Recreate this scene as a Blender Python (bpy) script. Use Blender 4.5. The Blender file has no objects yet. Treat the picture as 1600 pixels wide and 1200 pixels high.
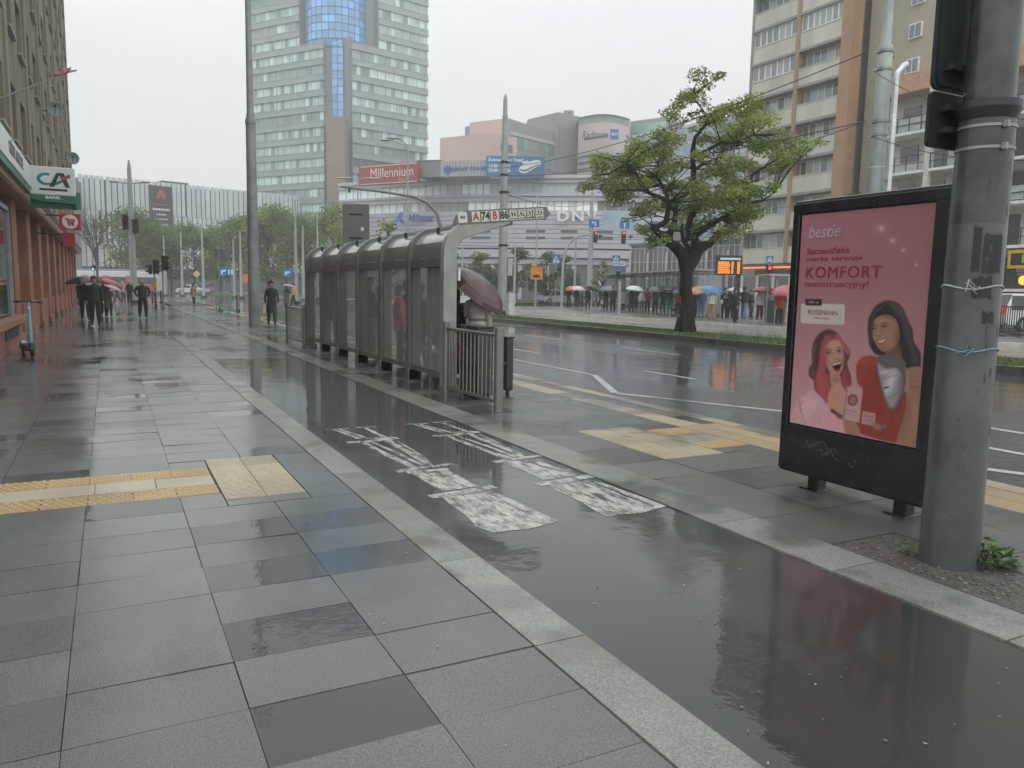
import bpy, bmesh, math, random
import numpy as np
from mathutils import Vector, Matrix, Euler
R = math.radians
rnd = random.Random(11)
SC = bpy.context.scene
COL = SC.collection

# ------------------------------------------------------------------ camera geometry (surveyed from street lines)
FPX, CXP, CYP, EYE = 1210.0, 800.0, 600.0, 1.6
_y = Vector((170 - CXP, -(441 - CYP), FPX)).normalized()
_x = Vector((3150 - CXP, -(495 - CYP), FPX)); _x = (_x - _y * _x.dot(_y)).normalized()
_z = _y.cross(_x)
if _z.y < 0: _z = -_z
CR = Vector((_x.x, _y.x, _z.x)); CU = Vector((_x.y, _y.y, _z.y)); CF = Vector((_x.z, _y.z, _z.z))
FH = Vector((CF.x, CF.y, 0)).normalized()
def ray(px, py): return CF + CR * ((px - CXP) / FPX) - CU * ((py - CYP) / FPX)
def ground(px, py, z=0.0):
    d = ray(px, py); t = (z - EYE) / d.z; return Vector((d.x * t, d.y * t, z))
def atd(px, py, D):
    d = ray(px, py); t = D / d.dot(FH); return Vector((d.x * t, d.y * t, EYE + d.z * t))
def atx(px, py, x):
    d = ray(px, py); t = x / d.x; return Vector((x, d.y * t, EYE + d.z * t))
def aty(px, py, y):
    d = ray(px, py); t = y / d.y; return Vector((d.x * t, y, EYE + d.z * t))

# ------------------------------------------------------------------ materials
def newmat(name):
    m = bpy.data.materials.new(name); m.use_nodes = True
    nt = m.node_tree; b = nt.nodes['Principled BSDF']; return m, nt, b
def N(nt, t, **kw):
    n = nt.nodes.new(t)
    for k, v in kw.items(): setattr(n, k, v)
    return n
def L(nt, a, b): nt.links.new(a, b)
def rgb(c): return (c[0], c[1], c[2], 1)
def noise(nt, scale, detail=4, vec=None, rough=.55):
    n = N(nt, 'ShaderNodeTexNoise'); n.inputs['Scale'].default_value = scale; n.inputs['Detail'].default_value = detail
    n.inputs['Roughness'].default_value = rough
    if vec is not None: L(nt, vec, n.inputs['Vector'])
    return n
def ramp(nt, fac, stops):
    r = N(nt, 'ShaderNodeValToRGB'); e = r.color_ramp.elements
    while len(e) < len(stops): e.new(.5)
    for i, (p, c) in enumerate(stops):
        e[i].position = p; e[i].color = rgb(c) if len(c) == 3 else c
    L(nt, fac, r.inputs['Fac']); return r
def objco(nt, stretch=None):
    t = N(nt, 'ShaderNodeNewGeometry')
    if stretch is None: return t.outputs['Position']
    mp = N(nt, 'ShaderNodeMapping'); mp.inputs['Scale'].default_value = stretch
    L(nt, t.outputs['Position'], mp.inputs['Vector']); return mp.outputs['Vector']
_mats = {}
def mat(name, col=None, rough=.6, metal=0.0, var=.18, scale=3.0, bump=0.0, bscale=60, coat=0.0, spec=.5, stretch=None, emit=None, estr=0, tint=False, tamt=1.0):
    """plain procedural material: base colour broken up by noise, optional bump, optional per-face tint attribute"""
    if name in _mats: return _mats[name]
    m, nt, b = newmat(name)
    v = objco(nt, stretch); n = noise(nt, scale, 5, v)
    lo = tuple(c * (1 - var) for c in col); hi = tuple(min(1, c * (1 + var)) for c in col)
    r = ramp(nt, n.outputs['Fac'], [(.3, lo), (.7, hi)]); out = r.outputs['Color']
    if tint:
        a = N(nt, 'ShaderNodeAttribute'); a.attribute_name = 'tint'
        mx = N(nt, 'ShaderNodeMix', data_type='RGBA', blend_type='MULTIPLY'); mx.inputs[0].default_value = tamt
        L(nt, out, mx.inputs[6]); L(nt, a.outputs['Color'], mx.inputs[7]); out = mx.outputs[2]
    L(nt, out, b.inputs['Base Color'])
    rr = ramp(nt, n.outputs['Fac'], [(.3, (rough * .85,) * 3), (.7, (min(1, rough * 1.15),) * 3)])
    L(nt, rr.outputs['Color'], b.inputs['Roughness'])
    b.inputs['Metallic'].default_value = metal; b.inputs['Specular IOR Level'].default_value = spec
    b.inputs['Coat Weight'].default_value = coat; b.inputs['Coat Roughness'].default_value = .12
    if bump:
        bn = noise(nt, bscale, 4, v); bp = N(nt, 'ShaderNodeBump'); bp.inputs['Strength'].default_value = bump
        bp.inputs['Distance'].default_value = .01; L(nt, bn.outputs['Fac'], bp.inputs['Height']); L(nt, bp.outputs['Normal'], b.inputs['Normal'])
    if emit: b.inputs['Emission Color'].default_value = rgb(emit); b.inputs['Emission Strength'].default_value = estr
    if tint: m['tinted'] = 1
    _mats[name] = m; return m
def wet(name, colA, colB, grain=90, rough=.42, puddle=.52, pscale=.55, film=.5, bump=.35, tint=False, stretch=(1, 1, 1), ripple=.02, worn=None, stain=None, frough=.16, fgrain=.5):
    """wet stone or asphalt: grainy base under a film of water that gathers in puddles"""
    m, nt, b = newmat(name)
    P = objco(nt)
    g = noise(nt, grain, 3, P); big = noise(nt, 1.3, 5, P)
    c = ramp(nt, g.outputs['Fac'], [(.3, colA), (.72, colB)]).outputs['Color']
    mx = N(nt, 'ShaderNodeMix', data_type='RGBA', blend_type='MULTIPLY'); mx.inputs[0].default_value = .8
    L(nt, c, mx.inputs[6]); L(nt, ramp(nt, big.outputs['Fac'], [(.3, (.72, .72, .74)), (.7, (1.12, 1.11, 1.08))]).outputs['Color'], mx.inputs[7]); c = mx.outputs[2]
    rv = None
    if tint:
        a = N(nt, 'ShaderNodeAttribute'); a.attribute_name = 'tint'
        sp = N(nt, 'ShaderNodeSeparateColor'); L(nt, a.outputs['Color'], sp.inputs[0])
        mx = N(nt, 'ShaderNodeMix', data_type='RGBA', blend_type='MULTIPLY'); mx.inputs[0].default_value = 1
        cb = N(nt, 'ShaderNodeCombineColor'); 
        for i in range(3): L(nt, sp.outputs[0], cb.inputs[i])
        L(nt, c, mx.inputs[6]); L(nt, cb.outputs[0], mx.inputs[7]); c = mx.outputs[2]; rv = sp.outputs[1]
    if stain:
        s = noise(nt, stain[0], 4, P); mx = N(nt, 'ShaderNodeMix', data_type='RGBA')
        L(nt, ramp(nt, s.outputs['Fac'], [(stain[1], (0, 0, 0)), (stain[1] + .12, (1, 1, 1))]).outputs['Color'], mx.inputs[0])
        L(nt, c, mx.inputs[6]); mx.inputs[7].default_value = rgb(stain[2]); c = mx.outputs[2]
    pn = noise(nt, pscale, 5, objco(nt, stretch), .5)
    pf = pn.outputs['Fac']
    if rv is not None:
        ad = N(nt, 'ShaderNodeMath', operation='ADD'); L(nt, pf, ad.inputs[0]); L(nt, rv, ad.inputs[1]); pf = ad.outputs[0]
    mask = ramp(nt, pf, [(puddle - .035, (0, 0, 0)), (puddle + .035, (1, 1, 1))]).outputs['Color']
    dk = N(nt, 'ShaderNodeMix', data_type='RGBA', blend_type='MULTIPLY'); L(nt, mask, dk.inputs[0]); L(nt, c, dk.inputs[6]); dk.inputs[7].default_value = (.55, .56, .58, 1)
    c = dk.outputs[2]
    L(nt, c, b.inputs['Base Color'])
    b.inputs['Roughness'].default_value = rough; b.inputs['Specular IOR Level'].default_value = .4
    cw = ramp(nt, mask, [(0, (film,) * 3), (1, (1, 1, 1))]); L(nt, cw.outputs['Color'], b.inputs['Coat Weight'])
    cr = ramp(nt, mask, [(0, (frough,) * 3), (1, (.012,) * 3)]); L(nt, cr.outputs['Color'], b.inputs['Coat Roughness'])
    b.inputs['Coat IOR'].default_value = 1.36
    bp = N(nt, 'ShaderNodeBump'); bp.inputs['Strength'].default_value = bump; bp.inputs['Distance'].default_value = .004
    L(nt, g.outputs['Fac'], bp.inputs['Height']); L(nt, bp.outputs['Normal'], b.inputs['Normal'])
    # water surface: grain where thin, faint ripples where deep
    inv = N(nt, 'ShaderNodeMath', operation='SUBTRACT'); inv.inputs[0].default_value = 1; L(nt, mask, inv.inputs[1])
    mul = N(nt, 'ShaderNodeMath', operation='MULTIPLY'); L(nt, inv.outputs[0], mul.inputs[0]); mul.inputs[1].default_value = bump * fgrain
    b2 = N(nt, 'ShaderNodeBump'); b2.inputs['Distance'].default_value = .003; L(nt, mul.outputs[0], b2.inputs['Strength']); L(nt, g.outputs['Fac'], b2.inputs['Height'])
    rp = noise(nt, 14, 3, P); lw = noise(nt, 1.7, 2, P)
    add = N(nt, 'ShaderNodeMath', operation='ADD'); m2 = N(nt, 'ShaderNodeMath', operation='MULTIPLY'); m2.inputs[1].default_value = 5
    L(nt, lw.outputs['Fac'], m2.inputs[0]); L(nt, rp.outputs['Fac'], add.inputs[0]); L(nt, m2.outputs[0], add.inputs[1])
    b3 = N(nt, 'ShaderNodeBump'); b3.inputs['Strength'].default_value = 1; b3.inputs['Distance'].default_value = ripple * .1; L(nt, add.outputs[0], b3.inputs['Height']); L(nt, b2.outputs['Normal'], b3.inputs['Normal'])
    L(nt, b3.outputs['Normal'], b.inputs['Coat Normal'])
    if worn is not None:   # paint: worn away by noise so that whatever lies below shows
        w = noise(nt, worn[0], 6, objco(nt, (1, .35, 1)), .7)
        al = ramp(nt, w.outputs['Fac'], [(worn[1] - worn[2], (0, 0, 0)), (worn[1] + worn[2], (1, 1, 1))])
        L(nt, al.outputs['Color'], b.inputs['Alpha'])
    if tint: m['tinted'] = 1
    _mats[name] = m; return m
def glassy(name, col, rough=.08, tint=True, metal=.0, spec=.9):
    """window glazing seen from outside: dark, reflective, tinted pane by pane"""
    return mat(name, col, rough, metal, var=.12, scale=.5, spec=spec, tint=tint)

# ------------------------------------------------------------------ mesh builder
class MB:
    def __init__(s): s.v = []; s.f = []; s.m = []; s.t = []; s.cm = 0; s.ct = (1, 1, 1)
    def add(s, vs, fs):
        o = len(s.v); s.v += [tuple(p) for p in vs]
        for f in fs: s.f.append(tuple(i + o for i in f)); s.m.append(s.cm); s.t.append(s.ct)
        return s
    def box(s, a, b, M=None):
        x0, y0, z0 = a; x1, y1, z1 = b
        vs = [Vector(p) for p in ((x0,y0,z0),(x1,y0,z0),(x1,y1,z0),(x0,y1,z0),(x0,y0,z1),(x1,y0,z1),(x1,y1,z1),(x0,y1,z1))]
        if M is not None: vs = [M @ p for p in vs]
        return s.add(vs, [(0,3,2,1),(4,5,6,7),(0,1,5,4),(1,2,6,5),(2,3,7,6),(3,0,4,7)])
    def bar(s, p, q, w, h=None, up=Vector((0, 0, 1))):
        p = Vector(p); q = Vector(q); d = (q - p).normalized(); h = h or w
        sx = d.cross(up)
        if sx.length < 1e-4: sx = d.cross(Vector((1, 0, 0)))
        sx.normalize(); sz = sx.cross(d)
        vs = [e + sx * (i * w / 2) + sz * (j * h / 2) for e in (p, q) for i, j in ((-1,-1),(1,-1),(1,1),(-1,1))]
        return s.add(vs, [(0,1,2,3),(7,6,5,4),(0,4,5,1),(1,5,6,2),(2,6,7,3),(3,7,4,0)])
    def tube(s, pts, rs, n=8, cap=True):
        pts = [Vector(p) for p in pts]
        if not hasattr(rs, '__len__'): rs = [rs] * len(pts)
        o = []; ref = None
        for i, p in enumerate(pts):
            d = (pts[min(i + 1, len(pts) - 1)] - pts[max(i - 1, 0)]).normalized()
            if ref is None:
                ref = d.cross(Vector((0, 0, 1)))
                if ref.length < .05: ref = d.cross(Vector((0, 1, 0)))
            ref = (ref - d * ref.dot(d)).normalized(); w = d.cross(ref)
            o += [p + (ref * math.cos(2 * math.pi * k / n) + w * math.sin(2 * math.pi * k / n)) * rs[i] for k in range(n)]
        fs = [(i*n+k, i*n+(k+1)%n, (i+1)*n+(k+1)%n, (i+1)*n+k) for i in range(len(pts)-1) for k in range(n)]
        if cap: fs += [tuple(range(n))[::-1], tuple((len(pts)-1)*n + k for k in range(n))]
        return s.add(o, fs)
    def cyl(s, p, q, r0, r1=None, n=12): return s.tube([p, q], [r0, r0 if r1 is None else r1], n)
    def ell(s, c, r, n=12, k=8, M=None, z0=-1.0, z1=1.0):
        c = Vector(c); vs = []; 
        a0, a1 = math.asin(z0), math.asin(z1)
        for i in range(k + 1):
            a = a0 + (a1 - a0) * i / k
            for j in range(n):
                b = 2 * math.pi * j / n
                p = Vector((math.cos(a) * math.cos(b) * r[0], math.cos(a) * math.sin(b) * r[1], math.sin(a) * r[2]))
                if M is not None: p = M @ p
                vs.append(c + p)
        fs = [(i*n+j, i*n+(j+1)%n, (i+1)*n+(j+1)%n, (i+1)*n+j) for i in range(k) for j in range(n)]
        return s.add(vs, fs)
    def prism(s, pts, ax, a, b):
        """outline in the two other axes, extruded along ax from a to b"""
        def P(p, t):
            return (t, p[0], p[1]) if ax == 0 else (p[0], t, p[1]) if ax == 1 else (p[0], p[1], t)
        n = len(pts); vs = [P(p, a) for p in pts] + [P(p, b) for p in pts]
        return s.add(vs, [tuple(range(n)), tuple(range(2*n-1, n-1, -1))] + [(i, i+n, (i+1)%n+n, (i+1)%n) for i in range(n)])
    def strip(s, la, lb):
        n = len(la); return s.add(list(la) + list(lb), [(i, i+1, n+i+1, n+i) for i in range(n-1)])
    def build(s, name, mats, parent=None, smooth=False, bevel=0.0, loc=None):
        me = bpy.data.meshes.new(name); me.from_pydata(s.v, [], s.f)
        if not isinstance(mats, (list, tuple)): mats = [mats]
        for m in mats: me.materials.append(m)
        me.polygons.foreach_set('material_index', [min(i, len(mats) - 1) for i in s.m])
        if any(t != (1, 1, 1) for t in s.t) or any(m is not None and 'tinted' in m for m in mats):
            at = me.color_attributes.new('tint', 'FLOAT_COLOR', 'CORNER'); buf = []
            for f, t in zip(s.f, s.t): buf += [t[0], t[1], t[2], 1.0] * len(f)
            at.data.foreach_set('color', buf)
        me.validate(); bm = bmesh.new(); bm.from_mesh(me); bmesh.ops.recalc_face_normals(bm, faces=bm.faces); bm.to_mesh(me); bm.free()
        if smooth: me.polygons.foreach_set('use_smooth', [True] * len(me.polygons))
        me.update()
        o = bpy.data.objects.new(name, me); COL.objects.link(o)
        if loc is not None: o.location = loc
        if parent is not None: o.parent = parent
        if bevel:
            b = o.modifiers.new('bevel', 'BEVEL'); b.width = bevel; b.segments = 2; b.limit_method = 'ANGLE'; b.angle_limit = R(40)
        if smooth and not bevel:
            e = o.modifiers.new('edges', 'EDGE_SPLIT'); e.split_angle = R(42)
        return o
def tag(o, label=None, cat=None, group=None, kind=None):
    if label: o['label'] = label
    if cat: o['category'] = cat
    if group: o['group'] = group
    if kind: o['kind'] = kind
    return o
def empty(name, loc=(0, 0, 0), label=None, cat=None, group=None, rz=0):
    o = bpy.data.objects.new(name, None); COL.objects.link(o); o.location = loc; o.rotation_euler = (0, 0, rz)
    o.empty_display_size = .2; return tag(o, label, cat, group)
def structure(name, mb, m, **kw):
    o = mb.build(name, m, **kw); o['kind'] = 'structure'; return o
def clone(o, loc=None, rz=None, label=None, group=None, sc=None, parent=None):
    c = o.copy(); COL.objects.link(c)
    if parent is not None: c.parent = parent
    if loc is not None: c.location = loc
    if rz is not None: c.rotation_euler = (0, 0, rz)
    if sc is not None: c.scale = (sc, sc, sc) if not hasattr(sc, '__len__') else sc
    if label: c['label'] = label
    if group: c['group'] = group
    for ch in o.children: clone(ch, parent=c)
    return c
_hold = bpy.data.objects.new('tmp', None)
def lettering(name, text, size, m, M, parent=None, depth=.004, bold=0.0, align='CENTER', sx=1.0, shear=0.0, space=1.0):
    """real letters as a mesh; M places the text plane (x right, y up, z towards the reader)"""
    cu = bpy.data.curves.new('t', 'FONT'); cu.body = text; cu.size = size; cu.extrude = depth; cu.offset = bold; cu.align_x = align; cu.align_y = 'CENTER'; cu.shear = shear; cu.space_character = space
    cu.resolution_u = 3
    to = bpy.data.objects.new('t', cu); COL.objects.link(to)
    me = bpy.data.meshes.new_from_object(to.evaluated_get(bpy.context.evaluated_depsgraph_get())); bpy.data.objects.remove(to); bpy.data.curves.remove(cu)
    me.transform(M @ Matrix.Diagonal((sx, 1, 1, 1))); me.materials.clear(); me.materials.append(m); me.name = name
    o = bpy.data.objects.new(name, me); COL.objects.link(o)
    if parent is not None: o.parent = parent
    return o
def plane(o, right, up=(0, 0, 1)):
    """matrix of a plane with origin o, x along right, y along up"""
    r = Vector(right).normalized(); u = Vector(up); u = (u - r * u.dot(r)).normalized(); n = r.cross(u)
    return Matrix(((r.x, u.x, n.x, o[0]), (r.y, u.y, n.y, o[1]), (r.z, u.z, n.z, o[2]), (0, 0, 0, 1)))
bpy.data.objects.remove(_hold)

# shared materials
STEEL = mat('galvanised_steel', (.30, .32, .32), .45, .5, bump=.05, scale=2)
MAST = mat('grey_mast_paint', (.28, .30, .30), .55, .2, var=.22, scale=2.5)
FARMAST = mat('pale_mast_paint', (.36, .40, .39), .6, .1)
DARKM = mat('dark_metal', (.03, .032, .034), .4, .3)
BLACK = mat('black_plastic', (.012, .012, .013), .45)
RUBBER = mat('rubber', (.012, .012, .012), .7)
BLUE = mat('sign_blue', (.035, .17, .44), .4, var=.05)
WHITE = mat('sign_white', (.75, .77, .77), .5, var=.05)
REDP = mat('red_paint', (.42, .03, .04), .45, var=.1)
LIGHTRED = mat('red_lamp', (.3, .02, .01), .4, emit=(1, .10, .05), estr=1.1)
LIGHTAMB = mat('amber_lamp', (.4, .1, .01), .4, emit=(1, .32, .03), estr=2.0)
LIGHTGRN = mat('green_lamp', (.02, .3, .25), .4, emit=(.1, 1, .8), estr=1.6)
LAMPOFF = mat('unlit_lamp', (.02, .02, .022), .3)
# ================================================================== SETTING: ground, pavements, road
WET_SLAB = wet('wet_granite_slabs', (.048, .054, .053), (.165, .176, .171), grain=150, rough=.55, puddle=.56, pscale=.42, film=1.0, tint=True, stretch=(1, .5, 1), bump=.5, ripple=.009, frough=.14, fgrain=.45, stain=(5, .66, (.075, .075, .07)))
WET_ASPH = wet('wet_asphalt', (.018, .018, .018), (.055, .056, .055), grain=140, rough=.5, puddle=.43, pscale=.5, film=1.0, bump=.45, stretch=(1, .5, 1), ripple=.008, frough=.04, fgrain=.20)
WET_ROAD = wet('wet_road_asphalt', (.04, .04, .043), (.085, .085, .09), grain=90, rough=.45, puddle=.47, pscale=.22, film=.85, bump=.3, stretch=(1, .35, 1), ripple=.013)
WET_KERB = wet('wet_granite_kerb', (.13, .135, .12), (.33, .335, .305), grain=120, rough=.5, puddle=.60, pscale=.9, film=.6, bump=.45, stain=(1.6, .54, (.12, .115, .085)), frough=.10, fgrain=.3, tint=True)
WET_PLAT = wet('wet_platform_slabs', (.075, .078, .072), (.17, .17, .16), grain=100, rough=.5, puddle=.55, pscale=.6, film=.6, tint=True, bump=.45, stain=(1.1, .6, (.085, .09, .055)))
WET_FAR = wet('wet_far_paving', (.23, .195, .16), (.35, .30, .25), grain=20, rough=.5, puddle=.52, pscale=.25, film=.6, bump=.3, stretch=(1, .4, 1), ripple=.03)
JOINT = mat('joint_sand', (.06, .06, .055), .8)
FIX = {(.41, -7): (.52, .13), (.41, -9): (.50, .13), (.41, -5): (.80, .13), (1.03, -5): (.66, .07), (.41, -3): (.72, .11), (1.03, -3): (.70, .06), (-.82, -6): (.78, .0), (-1.44, -4): (.75, .03), (1.03, 3): (.7, .1), (.41, 5): (.66, .12), (1.03, 9): (.6, .12), (-.21, 11): (.62, .12)}   # repaired slabs, polished and darker
def slabs(name, m, xs, y0, y1, ly, z, gap=.0042, tmin=.88, tmax=1.08, dark=.10, skip=None, lift=.0026):
    """rows of separate slabs, each with its own height, tilt, tone and amount of water"""
    b = MB()
    for i in range(len(xs) - 1):
        y = y0 + rnd.uniform(-.003, .003)
        while y < y1:
            yy = min(y + ly, y1)
            if not (skip and skip((xs[i] + xs[i+1]) / 2, (y + yy) / 2)):
                t = rnd.uniform(tmin, tmax); w = rnd.uniform(-.05, .03)
                if rnd.random() < dark and not (name == 'pavement' and y < 5.7): t *= .60; w = rnd.uniform(.06, .14)
                if name == 'pavement': k_ = FIX.get((round(xs[i], 2), round((y - 6.205) / .412))); t, w = k_ if k_ and ly == .412 else (t, w)
                b.ct = (t, max(0, w + .0), 0)
                dz = [rnd.uniform(-lift, lift) for _ in range(4)]; g = gap / 2 * rnd.uniform(.5, 1.6)
                X0, X1, Y0, Y1 = xs[i] + g, xs[i+1] - g, y + g, yy - g
                q = [(X0, Y0, z + dz[0]), (X1, Y0, z + dz[1]), (X1, Y1, z + dz[2]), (X0, Y1, z + dz[3])]
                b.add(q + [(p[0], p[1], z - .03) for p in q], [(0, 1, 2, 3), (0, 4, 5, 1), (1, 5, 6, 2), (2, 6, 7, 3), (3, 7, 4, 0)])
            y = yy
    return structure(name, b, m)
# one sheet to the horizon
b = MB(); b.add([(-900, -60, -.12), (900, -60, -.12), (900, 1500, -.12), (-900, 1500, -.12)], [(0, 1, 2, 3)])
structure('ground', b, WET_ROAD)
# bedding under the slabs
b = MB(); b.box((-6, -6, -.10), (1.915, 75, -.013)); structure('pavement_bed', b, JOINT)
TACT = lambda x, y: 6.2 < y < 7.445 or (x > .45 and 5.79 < y < 7.445)
XS = [-2.68, -2.06, -1.44, -.82, -.21, .41, 1.03, 1.642]
slabs('pavement', WET_SLAB, XS, 6.205 - 22 * .412, 75, .412, 0, skip=TACT)
slabs('pavement', WET_SLAB, XS[:6], 7.157, 7.438, .3, 0); slabs('pavement', WET_SLAB, [.41, .708], 5.797, 6.2, .5, 0); slabs('pavement', WET_SLAB, [.41, .708], 7.157, 7.438, .5, 0)
slabs('pavement', WET_SLAB, [.712, 1.312], 5.797, 5.978, .5, 0); slabs('pavement', WET_SLAB, [1.316, 1.642], 5.797, 7.44, .411, 0)
# lane of smooth asphalt between the granite strips
b = MB(); b.box((1.92, -6, -.1), (3.675, 17.5, -.006)); structure('cycle_lane', b, WET_ASPH)
b = MB(); b.box((1.92, 17.5, -.1), (3.675, 75, -.013)); structure('pavement_bed', b, JOINT); slabs('pavement', WET_SLAB, [1.92, 2.54, 3.11, 3.675], 17.5, 75, .412, -.004)
def strip(name, x0, x1, y0, y1, ly, z=.0): return slabs(name, WET_KERB, [x0, x1], y0, y1, ly, z, gap=.008, tmin=.85, tmax=1.12, dark=.0, lift=.001)
strip('granite_strip', 1.645, 1.917, -3, 26, 1.18, .004); slabs('pavement', WET_SLAB, [1.645, 1.917], 26, 75, .412, 0)
strip('granite_strip', 3.68, 4.08, -3, 60, 1.0, .004)
# waiting area beyond the lane
b = MB(); b.box((4.08, -6, -.1), (6.62, 75, -.013)); structure('platform_bed', b, JOINT)
TAC2 = lambda x, y: (5.82 < y < 7.69 and 4.70 < x < 6.03) or x > 6.02
POLEPIT = lambda x, y: (4.08 < x < 4.75 and 2.1 < y < 3.35)
slabs('platform', WET_PLAT, [4.085, 4.70, 5.46, 6.03, 6.62], 5.83 - 14 * .62, 60, .62, 0, skip=lambda x, y: TAC2(x, y) or POLEPIT(x, y), dark=.14)
slabs('platform', WET_PLAT, [4.70, 5.46], 7.424, 7.688, .5, 0); slabs('platform', WET_PLAT, [5.46, 6.03], 5.833, 6.055, .5, 0); slabs('platform', WET_PLAT, [5.46, 6.03], 7.185, 7.688, .6, 0)
b = MB(); b.box((-6, 75, -.1), (6.6, 95, -.004)); structure('crossing_apron', b, WET_ROAD)
# sandy guidance paving
SAND = wet('wet_sand_paving', (.36, .32, .235), (.54, .49, .375), grain=70, rough=.5, puddle=.64, pscale=.6, film=.35, tint=True, bump=.3)
OCHRE = wet('wet_ochre_studs', (.30, .20, .09), (.47, .34, .17), grain=60, rough=.5, puddle=.66, pscale=.6, film=.35, tint=True, bump=.2)
SANDD = wet('wet_tan_edge', (.36, .29, .20), (.50, .42, .30), grain=60, rough=.5, puddle=.58, pscale=.5, film=.5, tint=True, bump=.3, stain=(1.4, .60, (.20, .17, .12)))
SANDO = wet('wet_amber_paving', (.34, .25, .14), (.48, .37, .22), grain=60, rough=.5, puddle=.58, pscale=.5, film=.5, tint=True, bump=.3)
def ribbed(name, x0, x1, y0, y1, m, nx, ny, along='x', z=.001):
    b = MB()
    for i in range(nx):
        for j in range(ny):
            X0 = x0 + (x1 - x0) * i / nx + .004; X1 = x0 + (x1 - x0) * (i + 1) / nx - .004; Y0 = y0 + (y1 - y0) * j / ny + .004; Y1 = y0 + (y1 - y0) * (j + 1) / ny - .004
            t = rnd.uniform(.85, 1.1); b.ct = (t, rnd.uniform(-.05, .04) if rnd.random() < .7 else .06, 0)
            b.box((X0, Y0, z - .03), (X1, Y1, z))
            k = 9
            for q in range(k):
                if along == 'x':
                    yy = Y0 + (Y1 - Y0) * (q + .5) / k; b.box((X0 + .01, yy - .011, z), (X1 - .01, yy + .011, z + .005))
    return structure(name, b, m)
def studs(name, x0, x1, y0, y1, m, z=.001, pitch=.062):
    b = MB(); n = max(1, round((x1 - x0) / .31))
    for i in range(n):
        t = rnd.uniform(.85, 1.12); b.ct = (t, 0, 0); b.box((x0 + (x1 - x0) * i / n + .003, y0, z - .03), (x0 + (x1 - x0) * (i + 1) / n - .003, y1, z))
    b.ct = (1.1, 0, 0); ny = round((y1 - y0) / pitch); nx = round((x1 - x0) / pitch)
    for i in range(nx):
        for j in range(ny):
            cx = x0 + (i + .5 + (.25 if j % 2 else -.25)) * (x1 - x0) / nx; cy = y0 + (j + .5) * (y1 - y0) / ny
            b.tube([(cx, cy, z), (cx, cy, z + .006)], [.021, .015], 6)
    return structure(name, b, m)
studs('tactile_paving', -2.6, .70, 6.86, 7.15, OCHRE); studs('tactile_paving', -2.6, .70, 6.21, 6.51, OCHRE)
slabs('tactile_paving', SAND, [-2.6, -1.99, -1.38, -.77, -.16, .27, .70], 6.52, 6.85, .33, .001)
ribbed('tactile_paving', .715, 1.31, 5.98, 7.438, SAND, 2, 4)
ribbed('tactile_paving', 4.70, 5.46, 5.83, 7.42, SAND, 2, 4)
studs('tactile_paving', 5.47, 6.02, 6.80, 7.18, OCHRE, pitch=.08); studs('tactile_paving', 5.47, 6.02, 6.06, 6.40, OCHRE, pitch=.08)
slabs('tactile_paving', SAND, [5.47, 6.02], 6.41, 6.79, .38, .001)
slabs('guidance_strip', SANDD, [6.03, 6.38], 7.25, 60, .62, .001); slabs('platform', WET_PLAT, [6.38, 6.62], 7.25, 60, .62, 0)
slabs('guidance_strip', SANDO, [6.03, 6.33, 6.62], -3, 7.25, .62, .001)
slabs('road_kerb', SANDD, [6.63, 6.86], -3, 60, 1.0, .002)
# road
b = MB(); b.box((6.87, -6, -.11), (17.2, 230, -.03)); structure('road', b, WET_ROAD)
PAINT = wet('road_paint', (.42, .43, .43), (.60, .61, .60), grain=40, rough=.5, puddle=.62, pscale=.6, film=.6, bump=.3, worn=(7, .36, .03))
PAINTW = wet('worn_lane_paint', (.34, .34, .33), (.66, .66, .63), grain=90, rough=.5, puddle=.62, pscale=.8, film=.5, bump=.5, worn=(13, .455, .10), stain=(3, .57, (.48, .42, .33)))
def paint(b, pts, z): b.add([(p[0], p[1], z) for p in pts], [tuple(range(len(pts)))])
def line(b, p, q, w, z):
    p = Vector((p[0], p[1], 0)); q = Vector((q[0], q[1], 0)); d = (q - p).normalized(); s = Vector((-d.y, d.x, 0)) * w / 2
    paint(b, [p - s, q - s, q + s, p + s], z)
b = MB(); zr = -.026
for y in range(-2, 120, 6): line(b, (9.82, y + .4 * 3.4, 0), (9.82, y + 1.4 + 1.6, 0), .12, zr)
for y in range(-3, 120, 6): line(b, (13.28, y + 1.0, 0), (13.28, y + 3.6, 0), .12, zr)
line(b, (7.2, 10.18), (8.42, 7.6), .13, zr); line(b, (7.2, 10.25), (8.35, 12.6), .13, zr); line(b, (8.42, 7.55), (8.5, 4.6), .12, zr); line(b, (7.3, 4.6), (7.95, 3.2), .13, zr); line(b, (8.35, 12.7), (8.35, 40), .1, zr)
structure('road_marking', b, PAINT)
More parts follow.
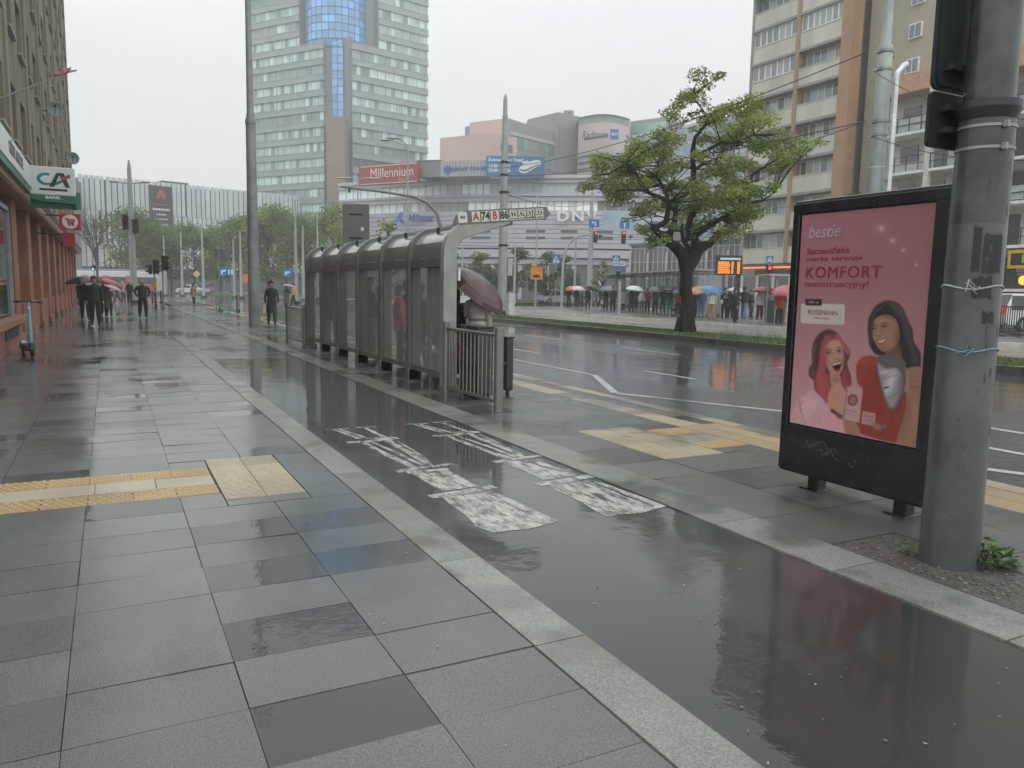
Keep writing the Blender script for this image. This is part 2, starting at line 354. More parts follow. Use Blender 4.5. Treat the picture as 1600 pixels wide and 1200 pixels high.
# worn lane symbols (two rows of overpainted arrows)
b = MB(); zl = -.0050
def stroke(b, pts, w0, w1, z, seg=5):
    P = [Vector((p[0], p[1], 0)) for p in pts]; la, lb = [], []; n = (len(P) - 1) * seg
    for i in range(n + 1):
        k = min(i // seg, len(P) - 2); t = (i - k * seg) / seg; c = P[k].lerp(P[k+1], t); d = (P[k+1] - P[k]).normalized(); s = Vector((-d.y, d.x, 0)) * ((w0 + (w1 - w0) * i / n) * (.34 if c.y > 5.6 else .44) * rnd.uniform(.75, 1.15)); la.append((*(c + s)[:2], z)); lb.append((*(c - s)[:2], z))
    b.strip(la, lb)
def sym(x0, x1, s):
    w = x1 - x0; X = lambda u: x0 + u * w; q = [0]
    def st(pts, a, c): q[0] += 1; stroke(b, [(X(u), y) for u, y in pts], a, c, zl + .00009 * q[0])
    st([(-.2, 8.60), (.35, 8.57)], .05, .07); st([(.5, 8.60), (1.0, 8.58)], .06, .05)
    st([(.0, 8.56), (.22, 7.95)], .06, .10); st([(.12, 8.55), (.42, 7.9)], .05, .08); st([(.72, 8.55), (.78, 7.92)], .07, .09)
    st([(-.15, 7.80), (.3, 7.76), (1.05, 7.84)], .13, .17); st([(.45, 7.9), (.95, 7.88)], .06, .1)
    st([(.18, 7.72), (.24, 7.1), (.38, 6.45)], .10, .13); st([(.36, 7.72), (.5, 7.1), (.56, 6.5)], .05, .09); st([(.72, 7.74), (.74, 7.1), (.70, 6.45)], .12, .10); st([(.9, 7.7), (.88, 7.2), (.80, 6.6)], .04, .05)
    st([(-.05, 6.36), (.4, 6.42), (1.15, 6.46)], .15, .12); st([(.1, 6.3), (.9, 6.28)], .16, .14)
    st([(.30, 6.25), (.34, 5.6)], .22, .26); st([(.75, 6.22), (.74, 5.62)], .15, .2); st([(.52, 6.2), (.55, 5.62)], .10, .2)
    st([(-.12, 5.47), (.5, 5.50), (1.12, 5.56)], .14, .12)
    st([(.22, 5.42), (.20, 4.47)], .22, .30); st([(.62, 5.42), (.66, 4.50)], .22, .26); st([(.92, 5.36), (1.0, 4.52)], .06, .12); st([(.0, 4.52), (.5, 4.48), (1.05, 4.54)], .09, .07)
sym(2.2, 2.68, 1); sym(3.15, 3.64, 0)
structure('lane_marking', b, PAINTW)
# pit of gravel and soil round the near mast
GRAVEL = wet('gravel_soil', (.035, .032, .027), (.15, .14, .12), grain=45, rough=.7, puddle=.7, pscale=2, film=.2, bump=1.0)
b = MB(); b.box((4.085, 2.0, -.05), (4.78, 3.35, -.008)); structure('gravel_bed', b, GRAVEL)
b = MB()
for i in range(230):
    x, y = rnd.uniform(4.1, 4.76), rnd.uniform(2.02, 3.33); r = rnd.uniform(.006, .018); t = rnd.uniform(.5, 1.4); b.ct = (t, t * .96, t * .88)
    b.ell((x, y, -.006), (r, r * rnd.uniform(.6, 1), r * .6), 6, 3, Matrix.Rotation(rnd.uniform(0, 3), 3, 'Z'))
o = b.build('loose_gravel', mat('pebbles', (.13, .12, .10), .5, tint=True, coat=.3)); tag(o, kind='stuff', label='small wet stones loose around the foot of the near grey mast', cat='gravel')
# median with its kerb and turf
KERBD = wet('wet_dark_kerb', (.05, .05, .048), (.13, .13, .12), grain=60, rough=.5, puddle=.6, pscale=.8, film=.5, tint=True)
b = MB()
y = -6
while y < 150:
    t = rnd.uniform(.8, 1.15); b.ct = (t, 0, 0); b.box((17.2, y + .006, -.1), (17.42, y + 1.0 - .006, .15)); y += 1.0
structure('median_kerb', b, KERBD)
GRASSB = mat('turf_soil', (.085, .11, .035), .9, var=.4, scale=1.2, bump=.6, bscale=30)
b = MB(); b.box((17.42, -6, -.1), (19.7, 150, .135)); structure('median', b, GRASSB)
b = MB()
y = -6
while y < 150:
    t = rnd.uniform(.8, 1.15); b.ct = (t, 0, 0); b.box((19.7, y + .006, -.1), (19.9, y + 1.0 - .006, .15)); y += 1.0
structure('median_kerb', b, KERBD)
def blades(name, spots, h, m, label, w=.02):
    vs = []; fs = []
    for x, y, z in spots:
        a = rnd.uniform(0, 6.28); hh = h * rnd.uniform(.5, 1.2); lean = rnd.uniform(0, .7) * hh; c, s = math.cos(a), math.sin(a)
        o = len(vs); vs += [(x - s*w, y + c*w, z), (x + s*w, y - c*w, z), (x + c*lean, y + s*lean, z + hh)]; fs.append((o, o+1, o+2))
    me = bpy.data.meshes.new(name); me.from_pydata(vs, [], fs); me.materials.append(m); o = bpy.data.objects.new(name, me); COL.objects.link(o)
    return tag(o, label, 'grass', kind='stuff')
GRASS = mat('grass_blades', (.10, .145, .04), .6, var=.45, scale=2.5)
blades('grass', [(rnd.uniform(17.45, 19.65), 10 + 75 * rnd.random() ** 1.6, .135) for _ in range(26000)], .055, GRASS, 'short green grass growing along the median strip under the big tree', .03)
# bus and tram carriageway beyond the median, far platform
b = MB(); b.box((19.9, -6, -.11), (26.2, 230, -.03)); structure('tram_lane', b, WET_FAR)
b = MB(); b.box((26.2, -6, -.11), (26.5, 120, .16)); structure('far_kerb', b, mat('pale_kerb', (.60, .60, .57), .5, coat=.4))
b = MB(); b.box((26.5, -6, -.11), (49, 60, .15)); structure('far_platform', b, wet('wet_platform_paving', (.15, .145, .14), (.26, .25, .24), grain=20, rough=.5, puddle=.56, pscale=.3, film=.5, bump=.3, frough=.2))
b = MB(); line(b, (21.3, -6), (21.3, 150), .6, -.024); structure('lane_band', b, wet('wet_sand_band', (.30, .26, .21), (.40, .35, .29), grain=20, puddle=.6, pscale=.3, film=.5))
# green islands in the far junction
b = MB()
for (px, py, w, d) in ((250, 452, 26, 7), (360, 454, 30, 6), (470, 462, 14, 9), (800, 473, 22, 3.0), (980, 471, 26, 3.5)):
    c = ground(px, py); b.box((c.x - w, c.y - d, -.1), (c.x + w, c.y + d, .12))
structure('traffic_island', b, GRASSB)
# ================================================================== NEAR OBJECTS
# ---------------------------------------------------------------- advertising case
BBX, BY0, BY1, BZ0, BZ1 = 5.0, 3.31, 4.72, .115, 2.36
bb = empty('advertising_case', (5.15, 4.0, 0), 'black advertising case with a pink poster of two smiling women beside the near mast', 'billboard')
def inp(o, root):
    o.parent = root; o.matrix_parent_inverse = root.matrix_world.inverted() if root.parent else Matrix.Translation(-root.location) if root.rotation_euler.z == 0 else (Matrix.Translation(root.location) @ Matrix.Rotation(root.rotation_euler.z, 4, 'Z')).inverted(); return o
CASE = mat('black_case_paint', (.012, .013, .015), .28, .0, var=.3, scale=4, coat=.5)
b = MB(); PY0, PY1, PZ0, PZ1 = 3.46, 4.61, .54, 2.24
b.box((BBX+.03, BY0, BZ0), (BBX + .3, BY1, BZ1))
inp(b.build('case', CASE, bevel=.025), bb)
b = MB()
b.box((BBX, BY0+.03, BZ0+.03), (BBX+.032, BY1-.03, PZ0-.015)); b.box((BBX, BY0+.03, PZ1+.015), (BBX+.032, BY1-.03, BZ1-.03))
b.box((BBX+.0015, BY0+.03, PZ0-.015), (BBX+.032, PY0-.012, PZ1+.015)); b.box((BBX+.0015, PY1+.012, PZ0-.015), (BBX+.032, BY1-.03, PZ1+.015))
inp(b.build('front_frame', CASE, bevel=.006), bb)
b = MB(); b.box((BBX+.004, BY0-.012, BZ0+.02), (BBX+.28, BY0-.001, BZ1-.02)); inp(b.build('edge_trim', mat('blue_grey_trim', (.10,.125,.14), .35, .4, var=.2, scale=6), bevel=.004), bb)
for y in (3.62, 4.42):
    b = MB(); b.box((BBX+.12, y-.055, -.02), (BBX+.22, y+.055, BZ0+.01)); b.box((BBX+.06, y-.09, -.02), (BBX+.28, y+.09, .012)); inp(b.build('foot', CASE, bevel=.008), bb)
# the printed poster: ink laid down on a fine grid (flat artwork)
def poster():
    W, H = 300, 444
    ys = np.linspace(PY1, PY0, W + 1); zs = np.linspace(PZ1, PZ0, H + 1); gy, gz = np.meshgrid(ys, zs); gx = np.full_like(gy, BBX + .020)
    # layout drawn in the surveyor's sheet units (one unit = about 1.4 mm of paper)
    P3 = np.stack([gx, gy, gz - EYE], -1); cz = P3 @ np.array(CF); X = (CXP + FPX * (P3 @ np.array(CR)) / cz - 1230) * 3.732; Y = (CYP - FPX * (P3 @ np.array(CU)) / cz - 450) * 3.732
    lin = lambda c: np.array([((v / 255 + .055) / 1.055) ** 2.4 for v in c]) * 1.62
    img = np.zeros(X.shape + (3,)); rg = np.random.RandomState(3)
    def put(m, c):
        nonlocal img
        img = img * (1 - m[..., None]) + lin(c)[None, None] * m[..., None]
    def sm(d, e): return np.clip(.5 - d / (2 * e), 0, 1)
    def ell(cx, cy, rx, ry, a=0, e=5):
        c, s = math.cos(R(a)), math.sin(R(a)); x = (X - cx) * c + (Y - cy) * s; y = -(X - cx) * s + (Y - cy) * c
        return sm((np.sqrt((x / rx) ** 2 + (y / ry) ** 2) - 1) * min(rx, ry), e)
    def glow(cx, cy, rx, ry, a=0):
        c, s = math.cos(R(a)), math.sin(R(a)); x = (X - cx) * c + (Y - cy) * s; y = -(X - cx) * s + (Y - cy) * c; return np.exp(-((x / rx) ** 2 + (y / ry) ** 2))
    def cap(x0, y0, x1, y1, r0, r1=None, e=4):
        r1 = r0 if r1 is None else r1; dx, dy = x1 - x0, y1 - y0; t = np.clip(((X - x0) * dx + (Y - y0) * dy) / (dx * dx + dy * dy + 1e-9), 0, 1)
        return sm(np.hypot(X - x0 - t * dx, Y - y0 - t * dy) - (r0 + (r1 - r0) * t), e)
    def smooth(pts, k=3):
        n = len(pts); o = []
        for i in range(n):
            p0, p1, p2, p3 = (np.array(pts[(i + j - 1) % n], float) for j in range(4))
            for q in range(k): t = q / k; o.append(.5 * (2 * p1 + (p2 - p0) * t + (2 * p0 - 5 * p1 + 4 * p2 - p3) * t * t + (3 * p1 - p0 - 3 * p2 + p3) * t ** 3))
        return o
    def poly(pts, e=5, sh=True):
        pts = smooth(pts) if sh else pts; ins = np.zeros_like(X, bool); d = np.full_like(X, 1e4); n = len(pts)
        for i in range(n):
            (x0, y0), (x1, y1) = pts[i], pts[(i + 1) % n]; c = (y0 > Y) != (y1 > Y); xi = x0 + (Y - y0) * (x1 - x0) / ((y1 - y0) or 1e-9); ins ^= c & (X < xi)
            dx, dy = x1 - x0, y1 - y0; t = np.clip(((X - x0) * dx + (Y - y0) * dy) / (dx * dx + dy * dy + 1e-9), 0, 1); d = np.minimum(d, np.hypot(X - x0 - t * dx, Y - y0 - t * dy))
        return sm(np.where(ins, -d, d), e)
    def strands(pts, n, spread, c, w, alpha, inside):
        for i in range(n):
            o = rg.normal(0, spread, 2); k = rg.uniform(0, .5); m = 0
            for (p, q) in zip(pts, pts[1:]): m = np.maximum(m, cap(p[0] + o[0], p[1] + o[1], q[0] + o[0], q[1] + o[1], w, e=3))
            put(m * inside * alpha * rg.uniform(.4, 1), c)
    # paper
    put(np.ones_like(X), (128, 92, 98)); put(np.clip((Y + 100) / 900, 0, 1) * .55, (165, 128, 132)); put(glow(260, 620, 260, 260) * .35, (172, 138, 142)); put(glow(400, 330, 260, 200) * .25, (150, 122, 126)); put(glow(60, -300, 300, 300) * .35, (140, 90, 104))
    # ---- right woman
    HR = (44, 40, 41); hair = poly([(477,310),(468,240),(478,165),(512,108),(556,79),(602,72),(650,90),(684,134),(706,190),(733,246),(738,310),(774,368),(780,430),(768,472),(715,478),(660,440),(600,410),(540,395),(508,380),(486,340)], 6)
    put(hair, HR); flow = [(600, 80), (670, 130), (700, 210), (715, 300), (745, 380), (760, 460)]; strands(flow, 26, 13, (74, 68, 68), 1.6, .5, hair); strands([(570, 85), (500, 150), (482, 240), (484, 320)], 14, 9, (70, 64, 64), 1.5, .45, hair); put(glow(640, 130, 26, 60, -35) * hair * .35, (84, 80, 82))
    put(poly([(585,360),(650,330),(668,400),(690,450),(600,440),(570,400)], 6), (98, 74, 63)); put(glow(640, 360, 40, 40) * .5, (78, 57, 50))
    face = poly([(497,232),(508,188),(540,163),(585,158),(625,178),(648,222),(654,272),(645,318),(616,350),(580,370),(552,366),(528,344),(508,310),(498,272)], 5)
    put(face, (128, 100, 84)); put(glow(565, 190, 45, 26) * face * .5, (146, 118, 100)); put(glow(590, 290, 30, 26) * face * .45, (146, 110, 94)); put(glow(512, 290, 12, 22) * face * .4, (144, 110, 94)); put(glow(645, 290, 24, 80) * face * .75, (92, 68, 57)); put(glow(560, 362, 50, 14) * face * .5, (98, 72, 62)); put(glow(500, 210, 12, 50) * face * .6, (98, 74, 64)); put(glow(600, 172, 60, 14, 12) * face * .6, (84, 64, 56))
    for ex, ey, w in ((566, 224, 19), (503, 239, 13)):
        put(glow(ex, ey - 2, w * 1.5, 15, -12) * face * .65, (84, 60, 52)); put(ell(ex, ey, w * .85, 4.6, -10, 2.5), (132, 116, 106)); put(ell(ex - 2, ey, 5.4, 5.2, 0, 2.5), (30, 24, 23)); put(cap(ex - w, ey + 1, ex, ey - 6, 1.8, 2.2, 2), (34, 26, 25)); put(cap(ex, ey - 6, ex + w, ey - 5, 2.2, 1.4, 2), (34, 26, 25)); put(cap(ex - w, ey - 17, ex + w * .3, ey - 24, 2.4, 2.6, 3) * .85, (52, 39, 36)); put(cap(ex + w * .3, ey - 24, ex + w * 1.2, ey - 20, 2.6, 1.2, 3) * .85, (52, 39, 36))
    put(cap(540, 232, 527, 268, 4, 6, 7) * .5, (148, 118, 102)); put(cap(543, 240, 540, 270, 3, 4, 6) * .45, (98, 72, 62)); put(cap(518, 281, 540, 279, 3, 4, 4) * .6, (82, 54, 48))
    put(poly([(520,308),(545,301),(575,290),(583,294),(572,316),(552,328),(532,325)], 3), (106, 52, 50)); put(poly([(526,309),(548,304),(575,295),(566,312),(550,320),(535,318)], 2.5), (158, 146, 138)); put(cap(588, 284, 594, 300, 2, 3, 6) * .5, (92, 66, 58)); put(cap(514, 300, 510, 318, 2, 3, 6) * .4, (92, 66, 58)); put(glow(556, 342, 16, 6) * .4, (104, 76, 66))
    put(poly([(478,310),(490,330),(512,352),(530,372),(520,384),(498,362),(482,338)], 5), HR)
    # red cushion, dress and silver pad
    put(poly([(404,520),(404,455),(428,412),(470,395),(520,404),(548,470),(556,600),(480,596),(420,570)], 5), (120, 56, 53)); put(glow(455, 430, 40, 34) * .5, (138, 72, 68)); put(glow(520, 520, 26, 80) * .5, (92, 42, 41))
    put(poly([(436,600),(470,572),(550,572),(600,690),(690,600),(706,700),(690,800),(660,900),(540,885),(430,852),(392,830),(420,720)], 6), (116, 52, 47))
    for i in range(26): x, y = rg.uniform(430, 680), rg.uniform(610, 850); put(cap(x, y, x + rg.uniform(-40, 40), y + rg.uniform(30, 80), 4, 2, 9) * .28, (88, 36, 34) if i % 2 else (148, 70, 62))
    put(poly([(520,410),(556,392),(616,384),(662,400),(690,450),(694,540),(676,620),(640,690),(606,712),(580,680),(552,600),(532,500)], 5), (84, 79, 80)); sil = poly([(530,440),(580,470),(640,470),(672,520),(662,610),(628,680),(604,694),(584,660),(560,590),(540,510)], 8)
    put(sil, (122, 120, 126)); put(glow(600, 555, 26, 80, 18) * sil * .9, (168, 168, 178)); put(glow(570, 490, 34, 12, -12) * sil * .8, (160, 160, 168)); put(cap(560, 530, 640, 505, 3, 3, 6) * sil * .6, (92, 90, 94)); put(cap(568, 583, 592, 577, 5.5, 5, 3), (62, 60, 64)); put(cap(588, 640, 640, 615, 4, 4, 8) * sil * .6, (98, 96, 100)); put(glow(660, 560, 14, 90, 8) * .5, (66, 62, 62))
    # forearm and hand
    put(poly([(700,560),(752,585),(772,560),(778,660),(768,780),(752,940),(640,915),(668,800),(694,690)], 6), (128, 99, 85)); put(glow(690, 760, 22, 150, 12) * .5, (96, 70, 60)); put(glow(745, 720, 18, 120) * .4, (148, 118, 102)); put(ell(742, 545, 32, 60, 8, 6), (122, 93, 80))
    for k in range(4): y = 478 + 29 * k; put(cap(768, y - 6, 722, y - 4, 13, 12, 4), (130, 101, 88)); put(cap(722, y - 4, 702, y + 14, 11, 9, 4), (126, 96, 83)); put(cap(766, y + 9, 712, y + 13, 1.8, 1.8, 3) * .8, (80, 56, 49)); put(ell(702, y + 13, 5, 6, 0, 3), (142, 110, 104))
    put(cap(752, 600, 712, 612, 12, 9, 4), (126, 97, 84))
    # ---- left woman
    h2 = poly([(144,440),(143,365),(160,300),(198,256),(246,242),(292,262),(320,308),(346,338),(366,362),(362,404),(348,440),(366,500),(372,556),(340,590),(300,560),(250,660),(205,650),(162,596),(152,540),(126,512),(128,466)], 6)
    put(h2, (66, 50, 53)); PK = (122, 60, 72); put(poly([(202,330),(232,284),(300,270),(346,340),(364,364),(352,392),(318,340),(262,318),(232,372),(226,470),(196,450),(190,390)], 8) * h2, PK); strands([(240, 290), (215, 350), (205, 430), (190, 520)], 26, 11, (138, 70, 84), 2.2, .7, h2); strands([(290, 275), (330, 330), (352, 380)], 14, 7, (148, 78, 92), 2.2, .7, h2)
    put(poly([(160,540),(200,500),(246,500),(262,560),(256,640),(226,668),(180,616)], 8), (122, 58, 62)); strands([(190, 500), (205, 570), (226, 650)], 22, 16, (150, 72, 76), 2.4, .7, h2); put(poly([(330,470),(366,500),(372,570),(344,600),(318,560)], 8), (124, 62, 68)); strands([(352, 400), (345, 470), (360, 560)], 12, 7, (92, 52, 58), 2, .7, h2); strands([(165, 320), (150, 400), (152, 480), (140, 520)], 14, 7, (92, 60, 66), 1.8, .6, h2)
    put(poly([(252,500),(304,505),(318,570),(346,620),(330,720),(250,716),(236,640),(254,580)], 7), (156, 116, 106)); put(glow(282, 535, 34, 20) * .6, (112, 78, 72)); put(ell(262, 568, 6, 5, 0, 3) * .7, (96, 60, 58))
    f2 = poly([(222,380),(228,338),(256,306),(296,302),(322,338),(331,392),(329,440),(316,486),(290,516),(262,508),(236,468),(224,424)], 5)
    put(f2, (148, 112, 101)); put(glow(275, 330, 34, 20) * f2 * .5, (164, 130, 118)); put(glow(248, 420, 20, 26) * f2 * .35, (166, 122, 112)); put(glow(228, 400, 12, 70) * f2 * .6, (108, 74, 68)); put(glow(328, 420, 10, 70) * f2 * .5, (112, 78, 72)); put(glow(285, 510, 34, 10) * f2 * .5, (112, 78, 72))
    for ex, ey, w in ((239, 378, 15), (302, 368, 14)):
        put(glow(ex, ey, w * 1.5, 13, -6) * f2 * .6, (102, 68, 62)); put(ell(ex, ey + 1, w * .8, 4.4, -5, 2.5), (144, 128, 120)); put(ell(ex + 1, ey + 1, 4.8, 4.8, 0, 2.2), (30, 24, 24)); put(cap(ex - w, ey + 1, ex, ey - 5, 1.6, 2, 2), (36, 26, 26)); put(cap(ex, ey - 5, ex + w, ey - 1, 2, 1.4, 2), (36, 26, 26)); put(cap(ex - w * 1.1, ey - 16, ex, ey - 23, 2, 2.4, 3) * .8, (84, 48, 48)); put(cap(ex, ey - 23, ex + w * 1.1, ey - 19, 2.4, 1.2, 3) * .8, (84, 48, 48))
    put(cap(276, 378, 286, 405, 3, 5, 7) * .5, (166, 132, 120)); put(cap(278, 415, 300, 412, 3, 3, 4) * .6, (106, 68, 62)); put(poly([(258,440),(285,431),(314,424),(316,452),(306,478),(288,488),(270,474)], 3), (122, 56, 58)); put(poly([(263,443),(286,436),(310,430),(311,452),(302,472),(288,480),(274,468)], 2.5), (44, 24, 26)); put(poly([(263,443),(286,436),(310,430),(309,441),(286,447),(268,452)], 2.5), (162, 150, 142)); put(glow(290, 474, 12, 6) * .6, (112, 60, 60)); put(cap(250, 428, 246, 452, 2, 3, 6) * .45, (108, 74, 68)); put(cap(322, 414, 324, 440, 2, 2, 5) * .4, (108, 74, 68))
    # blouse
    put(poly([(-20,820),(18,730),(70,650),(140,598),(200,640),(240,700),(300,750),(350,850),(200,850),(60,830)], 8), (166, 130, 140)); put(glow(120, 690, 50, 60) * .5, (184, 152, 160)); put(glow(270, 790, 50, 40) * .5, (184, 122, 130)); put(cap(72, 650, 78, 720, 2.5, 2.5, 4) * .8, (112, 62, 68)); put(cap(78, 720, 104, 790, 2.5, 2, 4) * .6, (118, 70, 76)); put(cap(95, 660, 60, 690, 2, 2, 4) * .6, (118, 70, 76)); put(cap(30, 760, 70, 800, 2, 2, 5) * .5, (124, 80, 86))
    for i in range(14): x, y = rg.uniform(40, 250), rg.uniform(650, 800); put(cap(x, y, x + rg.uniform(-20, 50), y + rg.uniform(20, 60), 3, 2, 8) * .2, (132, 96, 106) if i % 2 else (190, 160, 168))
    # tray, carton, packet, supporting hands
    put(poly([(330,770),(400,790),(430,860),(380,872),(338,840)], 6), (132, 98, 88)); put(cap(262, 716, 312, 748, 11, 9, 5), (74, 54, 50)); put(cap(300, 748, 560, 815, 12, 11, 6), (92, 66, 62)); put(cap(540, 812, 572, 806, 9, 8, 6) * .8, (104, 92, 90))
    put(poly([(346,572),(440,594),(420,786),(322,764)], 3, False), (156, 124, 126)); put(poly([(346,572),(356,574),(334,767),(322,764)], 3, False), (130, 98, 100)); put(ell(382, 653, 31, 34, 0, 4), (98, 60, 62)); put(ell(383, 655, 19, 21, 0, 4), (134, 98, 98)); put(cap(374, 648, 392, 662, 4, 4, 4) * .7, (98, 60, 62)); put(cap(345, 712, 402, 724, 5, 5, 3) * .5, (128, 76, 82)); put(cap(350, 735, 390, 744, 3, 3, 3) * .5, (128, 76, 82))
    put(poly([(440,716),(516,732),(510,806),(432,790)], 3, False), (152, 112, 112)); put(cap(452, 744, 500, 754, 6, 6, 3) * .5, (124, 72, 76)); put(cap(450, 768, 498, 778, 3, 3, 3) * .5, (124, 72, 76))
    for k in range(4): put(cap(500 + k * 3, 790 + k * 9, 536 + k * 4, 800 + k * 8, 5.5, 4.5, 3) * .9, (128, 92, 82))
    # label with its tab, sparkles
    put(poly([(80,96),(92,90),(326,95),(336,104),(334,206),(324,216),(88,206),(78,196)], 3, False), (158, 154, 150)); put(poly([(106,62),(203,64),(202,104),(105,102)], 3, False), (50, 42, 44))
    for px, py, r in ((1377, 357, 9), (1395, 376, 7), (1412, 391, 5), (1432, 414, 4)): x, y = (px - 1230) * 3.732, (py - 450) * 3.732; put(glow(x, y, r * 1.6, r * 1.6) * .8, (172, 150, 154)); put(glow(x, y, r * 4, r * 4) * .3, (160, 132, 138))
    img = img * np.array((1.08, 1.0, .95)); img = np.clip(img * (1 + rg.normal(0, .015, X.shape)[..., None]), 0, 1)
    me = bpy.data.meshes.new('poster'); bulge = .0016 * np.sin(gy * 7) * np.sin(gz * 5); co = np.stack([gx + bulge, gy, gz], -1).reshape(-1, 3)
    idx = np.arange((H + 1) * (W + 1)).reshape(H + 1, W + 1); q = np.stack([idx[:-1, :-1], idx[1:, :-1], idx[1:, 1:], idx[:-1, 1:]], -1).reshape(-1, 4)
    me.from_pydata(co.tolist(), [], q.tolist()); at = me.color_attributes.new('ink', 'FLOAT_COLOR', 'POINT')
    ci = np.ones((H + 1, W + 1, 4)); ci[..., :3] = img; at.data.foreach_set('color', ci.reshape(-1)); 
    m, nt, bs = newmat('printed_poster'); a = N(nt, 'ShaderNodeAttribute'); a.attribute_name = 'ink'; L(nt, a.outputs['Color'], bs.inputs['Base Color']); bs.inputs['Roughness'].default_value = .5; bs.inputs['Specular IOR Level'].default_value = .2
    bs.inputs['Coat Weight'].default_value = .35; n = noise(nt, 2, 3, objco(nt)); L(nt, ramp(nt, n.outputs['Fac'], [(.3, (.05,)*3), (.8, (.16,)*3)]).outputs['Color'], bs.inputs['Coat Roughness'])
    me.materials.append(m); o = bpy.data.objects.new('poster', me); COL.objects.link(o); return o
po = inp(poster(), bb)
INKR = mat('poster_red_ink', (.28, .03, .05), .5); INKW = mat('poster_pale_ink', (.52, .34, .38), .5); INKK = mat('poster_dark_ink', (.06, .02, .03), .5)
def ptext(t, u, v, w, h, m, **k):
    M = plane((BBX + .016, PY1 - u * (PY1 - PY0), PZ1 - v * (PZ1 - PZ0)), (0, -1, 0))
    o = lettering('lettering', t, 1, m, M, depth=.0, **k)
    me = o.data; ys = [x.co.y for x in me.vertices]; zs = [x.co.z for x in me.vertices]
    sy = w * (PY1 - PY0) / (max(ys) - min(ys)); sz = h * (PZ1 - PZ0) / (max(zs) - min(zs)); cy = (max(ys) + min(ys)) / 2; cz = (max(zs) + min(zs)) / 2
    for x in me.vertices: x.co.y = M.translation.y + (x.co.y - cy) * sy; x.co.z = M.translation.z + (x.co.z - cz) * sz
    o.parent = po; return o
def pt(t, px, py, w, h, m, **k):
    p = atx(px, py, BBX + .016); return ptext(t, (PY1 - p.y) / (PY1 - PY0), (PZ1 - p.z) / (PZ1 - PZ0), w, h, m, **k)
pt('bestie', 1288, 361, .27, .060, INKW, bold=.016, shear=.25)
pt('Szczecińska', 1293, 391, .36, .030, INKR, bold=.016); pt('marka serwuje', 1302, 404.5, .46, .029, INKR, bold=.016)

for i_, d_ in enumerate((-.5, .0, .5)):
    o = pt('KOMFORT', 1315 + d_, 425, .60, .052, INKR, space=1.10)
    for v_ in o.data.vertices: v_.co.x -= .0007 * i_
pt('menstruacyjny!', 1305, 445, .52, .038, INKR, bold=.010)
pt('tylko w:', 1230 + 154 / 3.732, 450 + 84 / 3.732, .09, .013, INKW, bold=.01); pt('ROSSMANN', 1230 + 206 / 3.732, 450 + 143 / 3.732, .25, .022, INKR); pt('i Moje Drogerie', 1230 + 200 / 3.732, 450 + 177 / 3.732, .13, .010, INKK)
# scratched tags on the black panel and on the edge
b = MB(); rg = random.Random(5)
def squig(b, ox, oy, n, s, P, r=.0035):
    pts = []
    for i in range(n): pts.append(P(ox + i * s * .55 + rg.uniform(-s, s) * .6, oy + rg.uniform(-1, 1) * s * 1.1))
    out = []
    for i in range(len(pts) - 1):
        for k in range(4):
            t = k / 4; out.append(pts[i] * (1 - t) + pts[i + 1] * t)
    b.tube(out, r, 4)
for oy in (0, .03): squig(b, 4.38, .36 + oy, 13, .045, lambda a, c: Vector((BBX - .0005, 8.76 - a, c)), .002)
squig(b, 4.75, .33, 7, .03, lambda a, c: Vector((BBX - .0005, 8.76 - a, c)), .0016)
inp(b.build('scratched_tag', mat('chalky_scratch', (.13, .135, .14), .7)), bb)
b = MB()
for k in range(9): squig(b, 0, 1.12 + k * .07, 4, .035, lambda a, c: Vector((BBX + .001, BY0 + .022 + (a % .02) * .5, c + a * .3)), .0028)
inp(b.build('painted_tag', mat('white_marker', (.5, .53, .55), .6)), bb)
# ---------------------------------------------------------------- near mast
MX, MY = 4.50, 2.83
m, nt, bs = newmat('weathered_mast_paint')
P = objco(nt); n1 = noise(nt, 5, 6, objco(nt, (1, 1, .55)), .65); n2 = noise(nt, 26, 5, P); n3 = noise(nt, 2.2, 6, P, .6); 
c1 = ramp(nt, n3.outputs['Fac'], [(.3, (.055, .060, .060)), (.7, (.105, .111, .111))]).outputs['Color']
mx = N(nt, 'ShaderNodeMix', data_type='RGBA'); L(nt, ramp(nt, n1.outputs['Fac'], [(.56, (0,0,0)), (.62, (.9,.9,.9))]).outputs['Color'], mx.inputs[0]); L(nt, c1, mx.inputs[6]); mx.inputs[7].default_value = (.06, .06, .058, 1)
m2 = N(nt, 'ShaderNodeMix', data_type='RGBA'); L(nt, ramp(nt, n2.outputs['Fac'], [(.66, (0,0,0)), (.69, (1,1,1))]).outputs['Color'], m2.inputs[0]); L(nt, mx.outputs[2], m2.inputs[6]); m2.inputs[7].default_value = (.055, .05, .045, 1)
L(nt, m2.outputs[2], bs.inputs['Base Color']); bs.inputs['Roughness'].default_value = .38; bs.inputs['Coat Weight'].default_value = .35; bs.inputs['Coat Roughness'].default_value = .2
bp = N(nt, 'ShaderNodeBump'); bp.inputs['Strength'].default_value = .35; bp.inputs['Distance'].default_value = .006; L(nt, n1.outputs['Fac'], bp.inputs['Height']); L(nt, bp.outputs['Normal'], bs.inputs['Normal'])
NEARMAST = m
nm = empty('steel_mast', (MX, MY, 0), 'thick weathered grey steel mast with torn tape and dark signs, right beside the advertising case', 'mast')
b = MB(); b.tube([(0,0,-.05),(0,0,.9),(0,0,2.02)], [.166,.158,.150], 40, cap=False); b.build('shaft', NEARMAST, nm, smooth=True)
DKMAST = mat('dark_upper_mast', (.058, .062, .065), .4, .1, var=.45, scale=5, coat=.3, bump=.2, bscale=30)  # darker tone for the upper part of the mast
b = MB(); b.tube([(0,0,2.02),(0,0,2.62)], [.1505,.1465], 40, cap=False); b.build('dark_band', DKMAST, nm, smooth=True)
